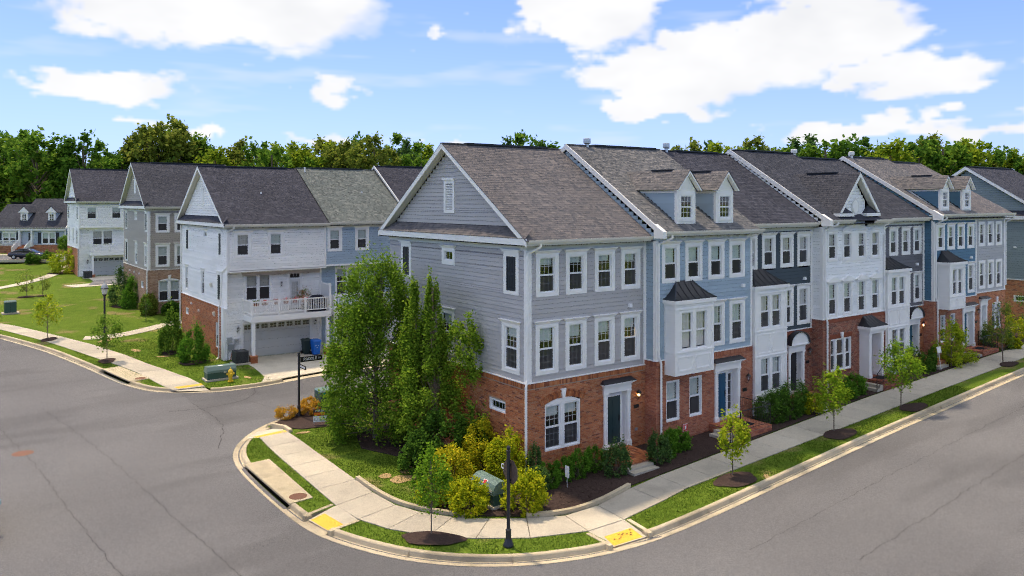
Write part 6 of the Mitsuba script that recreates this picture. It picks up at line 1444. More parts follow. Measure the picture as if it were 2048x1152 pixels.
k = num('stop_sign'); lab(k, 'back of an octagonal stop sign on a black post at the corner', 'stop sign'); pole(k, -4.06, -4.46, 3.17)
oc = [(-4.46 + .40 * math.cos(a), 2.34 + .40 * math.sin(a)) for a in np.arange(8) * math.pi / 4 + math.pi / 8]
put(k + '__back_plate', prism(oc, 'x', -3.985, -3.972), 'm_signback'); put(k + '__face', prism([(-4.46 + .97 * (a + 4.46), 2.34 + .97 * (b - 2.34)) for a, b in oc], 'x', -3.971, -3.968), 'm_red'); put(k + '__lettering', text_on('STOP', .25, (-3.966, -4.84, 2.22), (0, 1, 0), (0, 0, 1)), 'm_white')
put(k + '__bracket', boxes([(-4.07, -3.985, -4.50, -4.42, 2.05, 2.12), (-4.07, -3.985, -4.50, -4.42, 2.55, 2.62)]), 'm_blackmetal'); put(k + '__cap', boxes([(-3.99, -3.96, -4.87, -4.05, 2.30, 2.31)]), 'm_signback')
k = num('street_sign'); lab(k, 'black street name post with a PADDLE LN blade by the side lane', 'street sign'); pole(k, -3.87, 14.11, 3.25)
put(k + '__blade', boxes([(-3.80, -2.62, 14.10, 14.12, 2.72, 2.98)]), 'm_black'); put(k + '__lettering', join([text_on('PADDLE', .135, (-3.64, 14.097, 2.79), (1, 0, 0), (0, 0, 1)), text_on('LN', .075, (-2.86, 14.097, 2.82), (1, 0, 0), (0, 0, 1))]), 'm_white')
put(k + '__blade', boxes([(-3.88, -3.86, 13.15, 14.05, 2.48, 2.68)]), 'm_black'); put(k + '__lettering', boxes([(-3.885, -3.882, 13.25 + i * .11, 13.32 + i * .11, 2.54, 2.62) for i in range(6)]), 'm_white')
put(k + '__bracket', boxes([(-3.9, -3.8, 14.07, 14.15, 2.99, 3.02), (-3.91, -3.83, 14.02, 14.1, 2.69, 2.72)]), 'm_black')
# sale sign, facing the corner
k = num('sale_sign'); lab(k, 'FOR SALE yard sign with an orange arrow in the mulch bed', 'sale sign'); a = math.radians(-38); rt = np.array([math.cos(a), math.sin(a), 0]); rt = np.array([.94, -.34, 0]); rt /= np.linalg.norm(rt); up = np.array([0, 0, 1.]); nn_ = np.cross(rt, up); o = np.array([-3.95, 12.0, .12])


def panel(key, m, u0, u1, z0, z1, d0, d1): put(key, hexa([o + rt * u + up * z + nn_ * d for u, d, z in ((u0, d0, z0), (u1, d0, z0), (u1, d1, z0), (u0, d1, z0), (u0, d0, z1), (u1, d0, z1), (u1, d1, z1), (u0, d1, z1))]), m)


panel(k + '__panel', 'm_white', 0, .66, .05, .34, 0, .012); panel(k + '__panel', 'm_black', 0, .66, .34, .66, 0, .012); panel(k + '__stake', 'm_galv', .03, .05, -.25, .66, -.012, 0); panel(k + '__stake', 'm_galv', .61, .63, -.25, .66, -.012, 0)
put(k + '__lettering', text_on('FOR SALE', .085, o + rt * .10 + up * .555 + nn_ * .012, rt, up), 'm_white')
ar = [(.03, .37), (.50, .37), (.50, .355), (.63, .44), (.50, .525), (.50, .51), (.03, .51)]; V = np.array([o + rt * u + up * z + nn_ * .016 for u, z in ar]); put(k + '__arrow', (np.vstack([V, V - nn_ * .003]), np.array([[0, 1, 5], [0, 5, 6], [2, 3, 4], [1, 2, 4], [1, 4, 5]])), 'm_orange')
put(k + '__lettering', text_on('OPEN', .06, o + rt * .08 + up * .41 + nn_ * .017, rt, up), 'm_black') if False else None
t_ = np.linspace(0, 2 * np.pi, 20)[:-1]; ring = [np.concatenate([[.14 + r_ * math.cos(q), .2 + r_ * math.sin(q)] for q in t_]).reshape(-1, 2) for r_ in (.09, .075)]
V = np.array([o + rt * u + up * z + nn_ * .015 for rg in ring for u, z in rg]); n_ = len(t_); i_ = np.arange(n_); put(k + '__emblem', (V, np.vstack([np.column_stack([i_, (i_ + 1) % n_, (i_ + 1) % n_ + n_]), np.column_stack([i_, (i_ + 1) % n_ + n_, i_ + n_])])), 'm_util_lid')
for z in (.27, .22, .17, .11): panel(k + '__text_line', 'm_util_lid', .29, .60 - (z * 7 % .1), z, z + .022, .012, .015)
k = num('yard_stake'); put(k, hexa([(.58, -1.78, .0), (.64, -1.74, .0), (.62, -1.72, .0), (.56, -1.76, .0), (.50, -1.84, .85), (.72, -1.68, .85), (.715, -1.67, .85), (.495, -1.83, .85)]), 'm_white', uniq=False) if False else put(k, boxes([(.60, .615, -1.86, -1.64, .45, .88), (.603, .612, -1.755, -1.745, 0, .45)]), 'm_white', uniq=False); lab(k, 'thin white yard sign seen edge-on in the front mulch bed', 'yard sign')
k = num('yard_sign'); put(k, hexa([(28.55, -1.95, 2.05), (28.95, -1.98, 2.05), (28.95, -1.96, 2.05), (28.55, -1.93, 2.05), (28.42, -1.95, 2.42), (28.82, -1.98, 2.42), (28.82, -1.96, 2.42), (28.42, -1.93, 2.42)]), 'm_white', uniq=False); put(k + '__stake', cyl((28.95, -1.95, 1.0), (28.66, -1.955, 2.1), .02, .02, 6), 'm_white'); lab(k, 'small white sign tilted on a stake by the dark grey townhouse', 'yard sign')
# corner transformer with a rounded lid
k = num('transformer'); lab(k, 'green corner transformer box with a rounded lid and warning stickers', 'utility box', 'green utility boxes')
x0, x1, y0, y1 = -2.78, -2.08, -1.75, -.35
put(k + '__pad', boxes([(x0 - .12, x1 + .12, y0 - .12, y1 + .12, -.05, .10)]), 'm_concrete_b'); put(k + '__body', boxes([(x0, x1, y0, y1, .10, .48)]), 'm_util_green'); put(k + '__lip', boxes([(x0 - .03, x1 + .03, y0 - .03, y1 + .03, .48, .52)]), 'm_util_lid')
arc = [(x0 - .02, .52), (x1 + .02, .52), (x1 + .02, .64), (x1 - .08, .82), (x1 - .24, .92), (x0 + .24, .92), (x0 + .08, .82), (x0 - .02, .64)]; put(k + '__lid', prism(arc, 'y', y0 - .02, y1 + .02), 'm_util_lid')
put(k + '__sticker', hexa([(-2.745, -1.25, .735), (-2.745, -1.0, .735), (-2.645, -1.0, .865), (-2.645, -1.25, .865), (-2.755, -1.25, .742), (-2.755, -1.0, .742), (-2.655, -1.0, .872), (-2.655, -1.25, .872)]), 'm_sticker'); put(k + '__sticker_mark', hexa([(-2.735, -1.2, .75), (-2.735, -1.06, .75), (-2.665, -1.06, .845), (-2.665, -1.2, .845), (-2.757, -1.2, .757), (-2.757, -1.06, .757), (-2.675, -1.06, .864), (-2.675, -1.2, .864)]), 'm_red')
put(k + '__sticker', boxes([(-2.806, -2.80, -1.68, -1.52, .56, .66)]), 'm_sticker'); put(k + '__latch', boxes([(x0 - .05, x0 - .03, -1.1, -.95, .42, .52)]), 'm_black')
k = num('transformer'); lab(k, 'long green transformer box beside the yellow hydrant', 'utility box', 'green utility boxes'); x0, x1, y0, y1 = -5.55, -3.85, 24.75, 25.5
put(k + '__pad', boxes([(x0 - .12, x1 + .12, y0 - .12, y1 + .12, -.05, .10)]), 'm_concrete_b'); put(k + '__body', boxes([(x0, x1, y0, y1, .10, .48)]), 'm_util_green'); put(k + '__lip', boxes([(x0 - .03, x1 + .03, y0 - .03, y1 + .03, .48, .52)]), 'm_util_lid')
put(k + '__lid', prism([(y0 - .02, .52), (y1 + .02, .52), (y1 + .02, .62), (y1 - .12, .84), (y0 + .12, .84), (y0 - .02, .62)], 'x', x0 - .02, x1 + .02), 'm_util_lid'); put(k + '__sticker', boxes([(x0 + .7, x0 + .95, y0 + .2, y0 + .4, .842, .847)]), 'm_sticker'); put(k + '__latch', boxes([(-4.6, -4.45, y0 - .06, y0 - .03, .42, .52)]), 'm_galv')
for (x0, x1, y0, y1, z, l, tag_) in ((-2.75, -1.75, 13.95, 14.85, .06, 'green utility cabinet with a bright teal tag behind the sale sign', True), (-14.2, -13.3, 56.4, 57.2, 1.18, 'green utility cabinet on a concrete pad on the far left lawn', False)):
    k = num('utility_cabinet'); lab(k, l, 'utility box', 'green utility boxes'); put(k + '__pad', boxes([(x0 - .2, x1 + .2, y0 - .2, y1 + .2, z - .15, z + .08)]), 'm_concrete'); put(k + '__body', boxes([(x0, x1, y0, y1, z + .08, z + 1.0)]), 'm_util_green'); put(k + '__lid', hexa([(x0 - .02, y0 - .02, z + 1.0), (x1 + .02, y0 - .02, z + 1.0), (x1 + .02, y1 + .02, z + 1.0), (x0 - .02, y1 + .02, z + 1.0), (x0 + .04, y0 + .06, z + 1.08), (x1 - .04, y0 + .06, z + 1.08), (x1 - .04, y1 - .04, z + 1.08), (x0 + .04, y1 - .04, z + 1.08)]), 'm_util_lid')
    put(k + '__door_seam', boxes([((x0 + x1) / 2 - .01, (x0 + x1) / 2 + .01, y0 - .004, y0, z + .1, z + .98)]), 'm_black')
    if tag_: put(k + '__tag', boxes([(x0 + .08, x0 + .24, y0 - .01, y0 - .004, z + .72, z + .95)]), 'm_tealtag')
k = num('fire_hydrant'); lab(k, 'yellow fire hydrant on the grass beside the long green transformer', 'fire hydrant'); c = (-4.42, 23.95, 0)
put(k + '__barrel', lathe([(.17, 0), (.17, .05), (.11, .06), (.105, .32), (.14, .34), (.14, .38), (.11, .40), (.11, .55), (.15, .57), (.15, .61)], c, 16), 'm_hydrant', smooth=40); put(k + '__bonnet', lathe([(.15, .61), (.14, .66), (.10, .73), (.05, .77), (.035, .78), (.035, .84), (0, .85)], c, 16), 'm_hydrant', smooth=40)
for d in ((1, 0), (-1, 0), (0, -1)): r_ = .085 if d == (0, -1) else .06; put(k + '__outlet', join([cyl((c[0] + d[0] * .09, c[1] + d[1] * .09, .48), (c[0] + d[0] * .19, c[1] + d[1] * .19, .48), r_ * .8, r_ * .8, 12), cyl((c[0] + d[0] * .17, c[1] + d[1] * .17, .48), (c[0] + d[0] * .23, c[1] + d[1] * .23, .48), r_, r_ * .9, 12)]), 'm_hydrant', smooth=40)
k = num('street_lamp'); lab(k, 'black lamp post with a lantern head on the left lawn', 'street lamp'); lx, ly = -8.82, 40.3; lz = float(G(lx, ly)); pole(k, lx, ly, 3.35, .07)
put(k + '__lantern_base', lathe([(.05, 3.3), (.14, 3.5), (.16, 3.55)], (lx, ly, lz), 12), 'm_blackmetal'); put(k + '__globe', lathe([(.15, 3.55), (.24, 3.95), (.24, 3.98)], (lx, ly, lz), 12), 'm_blind_w'); put(k + '__hood', lathe([(.27, 3.97), (.26, 4.02), (.18, 4.22), (.10, 4.32), (.05, 4.36), (.03, 4.46), (0, 4.5)], (lx, ly, lz), 14), 'm_galv', smooth=40); put(k + '__rim', lathe([(.25, 3.94), (.28, 3.96), (.28, 4.0), (.25, 4.02)], (lx, ly, lz), 14), 'm_blackmetal')
k = num('planter_urn'); put(k, lathe([(.16, .75), (.20, .78), (.24, 1.0), (.30, 1.12), (.27, 1.13)], (16.5, -1.5, .2), 12), 'm_soil', uniq=False, smooth=40); lab(k, 'tan basket leaning at the black front door', 'planter') if False else lab(k, 'tan urn planter on the stoop of the charcoal townhouse', 'planter')
k = num('path_light'); put(k, lathe([(.0, .25), (.14, .25), (.16, .2), (.05, .18), (.03, 0)], (-2.9, 2.2, .05), 8), 'm_galv', uniq=False); lab(k, 'small grey vent cap among the corner shrubs', 'vent cap')


def loft(stations, n=14, p=3.2):
    V = []
    a = np.arange(n) * 2 * np.pi / n
    for x, zb, zt, hw in stations:
        c, s = np.cos(a), np.sin(a); V.append(np.column_stack([np.full(n, x), hw * np.sign(c) * abs(c) ** (2 / p), (zb + zt) / 2 + (zt - zb) / 2 * np.sign(s) * abs(s) ** (2 / p)]))
    m = len(stations); V = np.vstack(V); F = []
    for i in range(m - 1):
        for j in range(n): k_ = (j + 1) % n; F += [[i * n + j, i * n + k_, (i + 1) * n + k_], [i * n + j, (i + 1) * n + k_, (i + 1) * n + j]]
    for i in (0, m - 1):
        for j in range(1, n - 1): F.append([i * n, i * n + j, i * n + j + 1])
    return V, np.array(F)


def car(key, label, paint, Rm, o):
    k = num(key); lab(k, label, 'car'); XF[0] = (Rm, np.array(o, float))
    put(k + '__body', loft([(-2.42, .45, .75, .62), (-2.35, .32, .88, .80), (-2.0, .25, .98, .89), (-1.2, .22, 1.0, .91), (0, .22, .98, .92), (1.0, .22, .95, .91), (1.8, .25, .86, .88), (2.25, .30, .74, .80), (2.42, .40, .62, .62)]), paint, smooth=50)
    put(k + '__cabin', loft([(-1.95, .85, .97, .74), (-1.35, .85, 1.28, .68), (-.75, .85, 1.40, .64), (.1, .85, 1.42, .64), (.55, .85, 1.34, .66), (1.35, .85, .93, .74)]), 'm_car_glass', smooth=50)
    put(k + '__roof', loft([(-1.25, 1.27, 1.33, .60), (-.75, 1.34, 1.43, .60), (.1, 1.36, 1.45, .60), (.45, 1.32, 1.38, .60)]), paint, smooth=50)
    put(k + '__pillar', join([boxes([(-.32, -.22, s * .70 - .02, s * .70 + .02, .9, 1.38)]) for s in (-1, 1)]), 'm_black')
    for x in (-1.45, 1.45):
        for s in (-1, 1):
            w = num(k + '__wheel'); put(w, cyl((x, s * .70, .33), (x, s * .925, .33), .33, .33, 20), 'm_tyre', uniq=False); put(w + '__rim', cyl((x, s * .90, .33), (x, s * .935, .33), .22, .20, 14), 'm_rim')
    for s in (-1, 1):
        put(k + '__headlight', loft([(2.1, .60, .74, .16), (2.36, .60, .70, .10)], 8) if False else boxes([(2.22, 2.38, s * .62 - .12, s * .62 + .12, .58, .70)]), 'm_sticker'); put(k + '__tail_light', boxes([(-2.42, -2.3, s * .66 - .14, s * .66 + .14, .68, .82)]), 'm_red'); put(k + '__mirror', boxes([(.75, .92, s * .98 - .08, s * .98 + .06, .95, 1.08)]), paint); put(k + '__door_handle', boxes([(-.25, -.08, s * .925 - .01, s * .925 + .012, .78, .81), (-1.15, -.98, s * .915 - .01, s * .915 + .012, .80, .83)]), 'm_steel')
    XF[0] = None; return k


struct('far_street', (lambda q: (np.array(q), np.array([[0, 1, 2], [0, 2, 3]])))([CAM * [1, 1, 0] + FWD * d + RGT * r_ + [0, 0, 3.14] for d, r_ in ((105.2, -90), (105.2, -40), (113, -40), (113, -90))]), 'm_asphalt', 'pale strip of the far street in front of the cottage')
struct('far_curb', join([hexa([CAM * [1, 1, 0] + FWD * d + RGT * r_ + [0, 0, z] for z in (2.9, zz) for d, r_ in ((d0, -90), (d0, -40), (d1, -40), (d1, -90))]) for d0, d1, zz in ((104.9, 105.2, 3.2), (113, 113.3, 3.25), (117, 118.5, 3.08))]), 'm_concrete_c', 'pale kerbs and walk along the far street')
car('parked_car', 'black sedan parked on the far street in front of the cottage', 'm_car_black', np.column_stack([RGT, FWD, [0, 0, 1]]), CAM * [1, 1, 0] + FWD * 107.6 + RGT * -66.0 + [0, 0, 3.15])
car('parked_car', 'pale blue car at the left edge of the picture', 'm_car_blue', np.array([[0, 1, 0], [-1, 0, 0], [0, 0, 1.]]), (-18.02, 7.4, -.14))
for i, (v_, sag) in enumerate(((395, 0), (416, .3))):
    P0 = np.array([-45, 140, 11.3 - i * 1.8]); P1 = np.array([0, 165, 11.6 - i * 1.8]); pts = [P0 + (P1 - P0) * s - [0, 0, 1.2 * 4 * s * (1 - s)] for s in np.linspace(0, 1, 12)]; put(num('power_line'), tube(pts, .04, 4), 'm_black', uniq=False)
for i, k in enumerate(('power_line', 'power_line_001')): lab(k, ('upper', 'lower')[i] + ' black power cable in front of the far left trees', 'power line', 'power lines')

# ---------------------------------------------------------------- plants
def leaves(P, size, pal, seed, up=.5, out=None, asp=.66, drop=0., gain=1.95):
    r = np.random.default_rng(seed); n = len(P)
    a = r.normal(size=(n, 3)); a[:, 2] = a[:, 2] * .55 - drop
    if out is not None: a += out * .8
    a /= np.linalg.norm(a, axis=1, keepdims=True); nm = r.normal(size=(n, 3)) + [0, 0, up * 2]
    if out is not None: nm += out * .6
    b = np.cross(nm, a); b /= np.linalg.norm(b, axis=1, keepdims=True) + 1e-9
    s = (size * r.uniform(.65, 1.35, n))[:, None]
    V = np.stack([P - a * s * .5, P + b * s * asp * .5, P + a * s * .5, P - b * s * asp * .5], 1).reshape(-1, 3)
    F = (np.array([[0, 1, 2], [0, 2, 3]])[None] + (np.arange(n) * 4)[:, None, None]).reshape(-1, 3)
    pal = np.asarray(pal, float); t = r.beta(1.6, 1.6, n) * (len(pal) - 1); i = np.minimum(t.astype(int), len(pal) - 2); w = (t - i)[:, None]
    c = gain * np.array([1.0, 1.0, .75]) * (pal[i] * (1 - w) + pal[i + 1] * w) * r.uniform(.8, 1.2, n)[:, None]
    return V, F, np.repeat(np.clip(c, 0, 1), 4, 0)


def clumps(K, n, shape, rad, seed, shell=.55, flat=.75):
    """n points in K clumps spread through a volume; shape(h) gives the crown's radius at height h in 0..1. Returns points in unit height, outward directions"""
    r = np.random.default_rng(seed); h = r.random(K * 4); rr = np.array([shape(x) for x in h]); keep = r.random(K * 4) < (rr / rr.max()) ** 1.2; h, rr = h[keep][:K], rr[keep][:K]
    ph = r.random(len(h)) * 2 * np.pi; q = rr * np.maximum(shell + (1 - shell) * r.random(len(h)), r.random(len(h)) ** .5)
    C = np.column_stack([q * np.cos(ph), q * np.sin(ph), h])
    idx = r.integers(len(C), size=n); d = r.normal(size=(n, 3)) * rad * [1, 1, flat] * r.uniform(.6, 1.3, len(C))[idx][:, None]
    P = C[idx] + d; o = np.column_stack([P[:, 0], P[:, 1], (P[:, 2] - .45) * .8]); o /= np.linalg.norm(o, axis=1, keepdims=True) + 1e-9
    return P, o, C


G_DARK = [(.018, .045, .010), (.032, .075, .014), (.055, .115, .02), (.085, .15, .03)]
G_MID = [(.03, .07, .012), (.055, .115, .018), (.085, .15, .024), (.13, .19, .035)]
G_LIME = [(.09, .15, .012), (.15, .21, .016), (.23, .27, .022), (.30, .30, .03)]
G_YEL = [(.08, .13, .010), (.16, .20, .012), (.26, .27, .015), (.34, .32, .02)]
G_BOX = [(.025, .075, .010), (.045, .115, .014), (.07, .155, .02), (.10, .19, .03)]
G_BLUE = [(.022, .05, .022), (.036, .075, .03), (.055, .10, .036), (.075, .125, .04)]
G_OLIVE = [(.05, .075, .018), (.08, .11, .022), (.12, .145, .03), (.16, .17, .045)]
G_RUST = [(.16, .10, .02), (.26, .17, .03), (.36, .22, .03), (.22, .07, .02)]


def put_leaves(key, V, F, C): return put(key, (V, F), 'm_leaf', color=C)


def shrub(key, label, cat, x, y, h, r, pal, leaf=.07, n=1500, seed=0, K=40, shape=None, grp=None, up=.5, stem=True, dz=0., rad=.12, shell=.72):
    k = num(key); lab(k, label, cat, grp); z = float(G(x, y)) + dz
    shape = shape or (lambda t: math.sqrt(max(.04, 1 - (1.9 * (t - .42)) ** 2)) if t > .1 else .75)
    n = int(n * 1.9); leaf = leaf * 1.12; P, o, C = clumps(K, n, shape, rad, seed, shell); P = P * [r, r, h] * [1, 1, .94] + [x, y, z + .04]; P[:, 2] = np.maximum(P[:, 2], z + .03)
    put_leaves(k + '__foliage', *leaves(P, leaf, pal, seed + 1, up, o))
    if stem: put(k + '__stem', join([cyl((x, y, z - .05), np.array(C[i]) * [r, r, h] * .8 + [x, y, z], .018, .008, 5) for i in range(min(9, len(C)))]), 'm_bark')
    return k


def sapling(key, label, x, y, h, c0, r, pal, leaf=.11, n=700, seed=0, K=26, trunk=.028, lean=(0, 0), shape=None, stake=False, grp='young street trees on the verges'):
    k = num(key); lab(k, label, 'tree', grp); z = float(G(x, y)); L = np.array([lean[0], lean[1], 0])
    shape = shape or (lambda t: (.55 + 1.1 * t) if t < .35 else max(.18, 1.0 - .9 * ((t - .35) / .65) ** 1.6))
    n = int(n * 1.5); P, o, C = clumps(K, n, shape, .13, seed, .35); f = lambda q: q * [r, r, h - c0] + [x, y, z + c0] + L * (q[:, 2:] * .8 + .2)
    put_leaves(k + '__crown', *leaves(f(P), leaf, pal, seed + 1, .5, o)); t0 = np.array([x, y, z - .05]); t1 = np.array([x, y, z + c0 + (h - c0) * .25]) + L * .3; t2 = np.array([x, y, z + h * .95]) + L
    put(k + '__trunk', join([cyl(t0, t1, trunk, trunk * .75, 7), cyl(t1, t2, trunk * .75, .006, 6)]), 'm_bark')
    CC = f(C); put(k + '__branch', join([cyl(t0 + (t2 - t0) * np.clip((c[2] - z) / h - .16, .25, .9), c, trunk * .35, .004, 4) for c in CC]), 'm_bark')
    return k


# trees beside the corner house
k = num('tree'); lab(k, 'large dense green tree on the corner lawn beside the house', 'tree'); x, y, z, h = -2.4, 8.4, 0., 8.35
shp = lambda t: np.interp(t, [0, .08, .22, .4, .6, .8, .93, 1], [.70, .92, 1.0, .96, .82, .60, .36, .12])
P, o, C = clumps(190, 46000, shp, .085, 31, .55, .5); P = P * [2.35, 2.35, h - .35] + [x, y, z + .35]; P[:, 2] = np.maximum(P[:, 2], .12)
put_leaves(k + '__crown', *leaves(P, .125, [(.045, .09, .012), (.07, .13, .016), (.10, .17, .02), (.14, .20, .026)], 32, .55, o)); put(k + '__trunk', join([cyl((x, y, -.1), (x + .05, y, 2.5), .13, .10, 10), cyl((x + .05, y, 2.5), (x, y + .05, 7.6), .10, .02, 8)]), 'm_bark'); CC = C * [2.35, 2.35, h - .35] + [x, y, .35]
put(k + '__branch', join([cyl((x, y, max(.4, c[2] * .75 - .1)), c, .028, .006, 5) for c in CC[:150]]), 'm_bark')
k = num('birch_tree'); lab(k, 'slender lighter green tree with a pale trunk against the side wall', 'tree'); x, y = -1.2, 4.6
P1, o1, C1 = clumps(90, 8200, lambda t: np.interp(t, [0, .25, .6, 1], [.5, 1, .6, .12]), .075, 41, .3, .9); P2, o2, C2 = clumps(80, 6500, lambda t: np.interp(t, [0, .25, .6, 1], [.6, 1, .6, .12]), .08, 43, .3, .9); P3, o3, C3 = clumps(50, 3600, lambda t: np.interp(t, [0, .4, 1], [.7, 1, .3]), .10, 45, .3)
P4, o4, C4 = clumps(100, 9500, lambda t: np.interp(t, [0, .4, 1], [.8, 1, .5]), .09, 47, .4)
Q = np.vstack([P1 * [.75, .75, 4.2] + [x - .25, y + .25, 3.3], P2 * [.7, .7, 3.9] + [x - .75, y + .95, 3.3], P3 * [1.0, 1.0, 2.6] + [x + .55, y - 1.0, 3.4], P4 * [1.55, 1.55, 3.2] + [x - .5, y + .3, 1.2]]); o = np.vstack([o1, o2, o3, o4])
put_leaves(k + '__crown', *leaves(Q, .12, [(.045, .095, .012), (.085, .15, .018), (.13, .20, .026), (.18, .24, .04)], 44, .5, o)); put(k + '__trunk', tube([(x, y, -.1), (x - .08, y + .05, 1.4), (x - .14, y + .12, 2.6), (x - .2, y + .2, 3.9), (x - .25, y + .25, 7.2)], .055, 8), 'm_bark_pale')
br = [cyl((x - .15, y + .13, 1.0 + .035 * i), Q[i * 97], .016, .004, 4) for i in range(90)] + [tube([(x - .12, y + .1, 2.2), (x - .6, y + .8, 4.2), (x - .75, y + .95, 6.8)], .035, 6)]; put(k + '__branch', join(br), 'm_bark_pale')

# corner shrubs
yel = [('golden mound shrub in front of the corner transformer', -3.62, -1.42, 1.25, .68), ('golden mound shrub to the right of the stop sign post', -2.0, -2.55, 1.5, .74), ('golden shrub behind the corner sapling at the lawn edge', -4.15, .0, 1.05, .62), ('tall golden shrub between the transformer and the brick wall', -.75, .35, 2.0, .75), ('golden green shrub left of the transformer', -2.75, 1.15, 1.45, .72), ('golden green shrub against the side brick wall', -.75, 1.9, 2.05, .8)]
for i, (l, x, y, h, r_) in enumerate(yel): shrub('golden_shrub', l, 'shrub', x, y, h, r_, G_YEL if i < 4 else [(.09, .14, .012), (.2, .22, .015), (.34, .30, .02), (.45, .36, .03)], .085, 3600, 60 + i, 70, grp='golden shrubs at the corner of the house', up=.2, rad=.10)
for i, (l, x, y, h, r_) in enumerate([('tall dark leafy shrub beneath the pale-trunked tree', -1.9, 3.3, 2.3, .95), ('dark leafy shrub at the edge of the lawn below the tree', -2.9, 3.4, 1.5, .8), ('green leafy shrub between the tree and the brick wall', -.6, 3.0, 2.5, .7)]): shrub('leafy_shrub', l, 'shrub', x, y, h, r_, (G_DARK, G_DARK, G_MID)[i], .11, 2600, 80 + i, 55, up=.4)
for i, (l, x, y, h, r_, p) in enumerate([('first round boxwood under the ground-floor window', .22, -1.15, .98, .44, G_BOX), ('second round boxwood behind the thin white yard sign', 1.0, -1.05, .92, .42, G_BOX), ('third and tallest boxwood under the ground-floor window', 1.78, -1.1, 1.08, .44, G_BOX), ('fourth boxwood next to the green door stoop', 2.62, -1.0, .98, .42, G_BOX), ('grey-green low shrub at the foot of the brick corner', -.45, -1.25, .95, .48, G_BLUE), ('thin wispy shrub against the front corner bricks', .05, -.45, 1.55, .28, G_BLUE)]): shrub('boxwood', l, 'shrub', x, y, h, r_, p, .05, 2600, 90 + i, 60, rad=.09, shell=.8, grp='shrubs along the corner house front')
for i, (l, x, y, h, r_) in enumerate([('dark holly left of the concrete steps', 2.95, -1.95, 1.45, .55), ('dark holly right of the concrete steps', 5.15, -2.15, 1.5, .48)]): shrub('holly', l, 'shrub', x, y, h, r_, G_BLUE, .085, 1300, 100 + i, 40, shape=lambda t: np.interp(t, [0, .3, .7, 1], [.6, 1, .7, .15]), up=.1)
for i, (l, x, y, h, r_, p) in enumerate([('upright green shrub beside the downspout of the pale blue house', 6.05, -1.85, 1.15, .38, G_BOX), ('round green shrub by the small red yard sign', 7.0, -1.55, .85, .46, G_BOX), ('big dark laurel beside the iron railing of the charcoal bay', 13.4, -1.55, 1.35, .75, G_DARK), ('big dark laurel in the middle below the charcoal bay', 14.45, -1.6, 1.5, .8, G_DARK), ('dark laurel nearest the arched doorway', 15.55, -1.35, 1.65, .7, G_DARK), ('yellow shrub beside the steps of the arched doorway', 15.85, -2.1, 1.0, .48, G_YEL),
        ('green shrub under the triple window of the white house', 19.5, -1.7, 1.0, .55, G_BOX), ('second green shrub under the triple window nearer its stoop', 20.6, -1.55, 1.05, .5, G_BOX), ('dark bush left of the dark grey townhouse stoop', 27.5, -1.35, 1.5, .75, G_DARK), ('narrow clipped shrub on the walk of the dark grey townhouse', 28.3, -1.75, 1.35, .26, G_DARK), ('yellow-green spreading shrub in front of the deep blue townhouse', 31.1, -2.0, 1.1, .9, G_LIME), ('dark bush beyond the deep blue townhouse railing', 37.1, -1.6, 1.6, .95, G_DARK), ('yellow bush at the far right end of the row', 41.5, -.8, 1.6, .9, G_YEL), ('dark green bush at the right edge by the sage house', 45.5, .0, 2.6, 1.6, G_DARK), ('small yellow plant by the far right walk', 38.2, -2.2, .7, .4, G_YEL)]): shrub('front_shrub', l, 'shrub', x, y, h, r_, p, .085, 1500, 110 + i, 45, grp='shrubs along the row fronts')
for i, (l, x, y, h, r_) in enumerate([('rusty orange shrub left of the street sign post', -4.55, 14.05, .62, .5), ('rusty orange shrub right of the street sign post', -3.3, 14.15, .75, .52), ('small rusty shrub behind the street sign by the lane', -2.9, 15.1, .6, .42), ('olive green low shrub beside the sale sign', -2.4, 12.0, .6, .5)]): shrub('rusty_shrub', l, 'shrub', x, y, h, r_, G_RUST if i < 3 else G_OLIVE, .07, 900, 140 + i, 40, grp='low shrubs around the street sign')
con = lambda t: np.interp(t, [0, .12, .3, 1], [.7, 1, .95, .08])
for i, (l, x, y, h, r_) in enumerate([('tall conical evergreen at the back of the white end house', -5.45, 34.6, 3.25, .85), ('conical evergreen near the corner of the white end house', -4.85, 31.0, 2.85, .95), ('dark evergreen at the side of the taupe house', -4.85, 57.2, 3.8, 1.1), ('greener evergreen beside the taupe house brick', -4.25, 55.0, 3.1, 1.0), ('loose shrub at the corner of the taupe house', -3.9, 50.0, 1.9, .7), ('dark low shrub below the arched window of the taupe house', -2.2, 49.3, 1.1, .7)]): shrub('evergreen', l, 'shrub', x, y, h, r_, (G_MID, G_BOX, G_BLUE, G_BOX, G_OLIVE, G_DARK)[i], .12, 2600, 150 + i, 70, con if i < 4 else None)
for i, (l, x, y, h, r_, p) in enumerate([('big yellow-green bush at the brick side of the far white house', -6.0, 88.3, 3.1, 1.7, G_LIME), ('small dark bush by the far curving path', -8.8, 97, 1.5, .8, G_DARK), ('round green bush by the far curving path', -7.0, 98.2, 1.4, .75, G_MID), ('bush at the cottage front corner', -2.5, 118, 2.6, 1.3, G_MID)]): shrub('lawn_bush', l, 'shrub', x, y, h, r_, p, .2, 1500, 160 + i, 45)

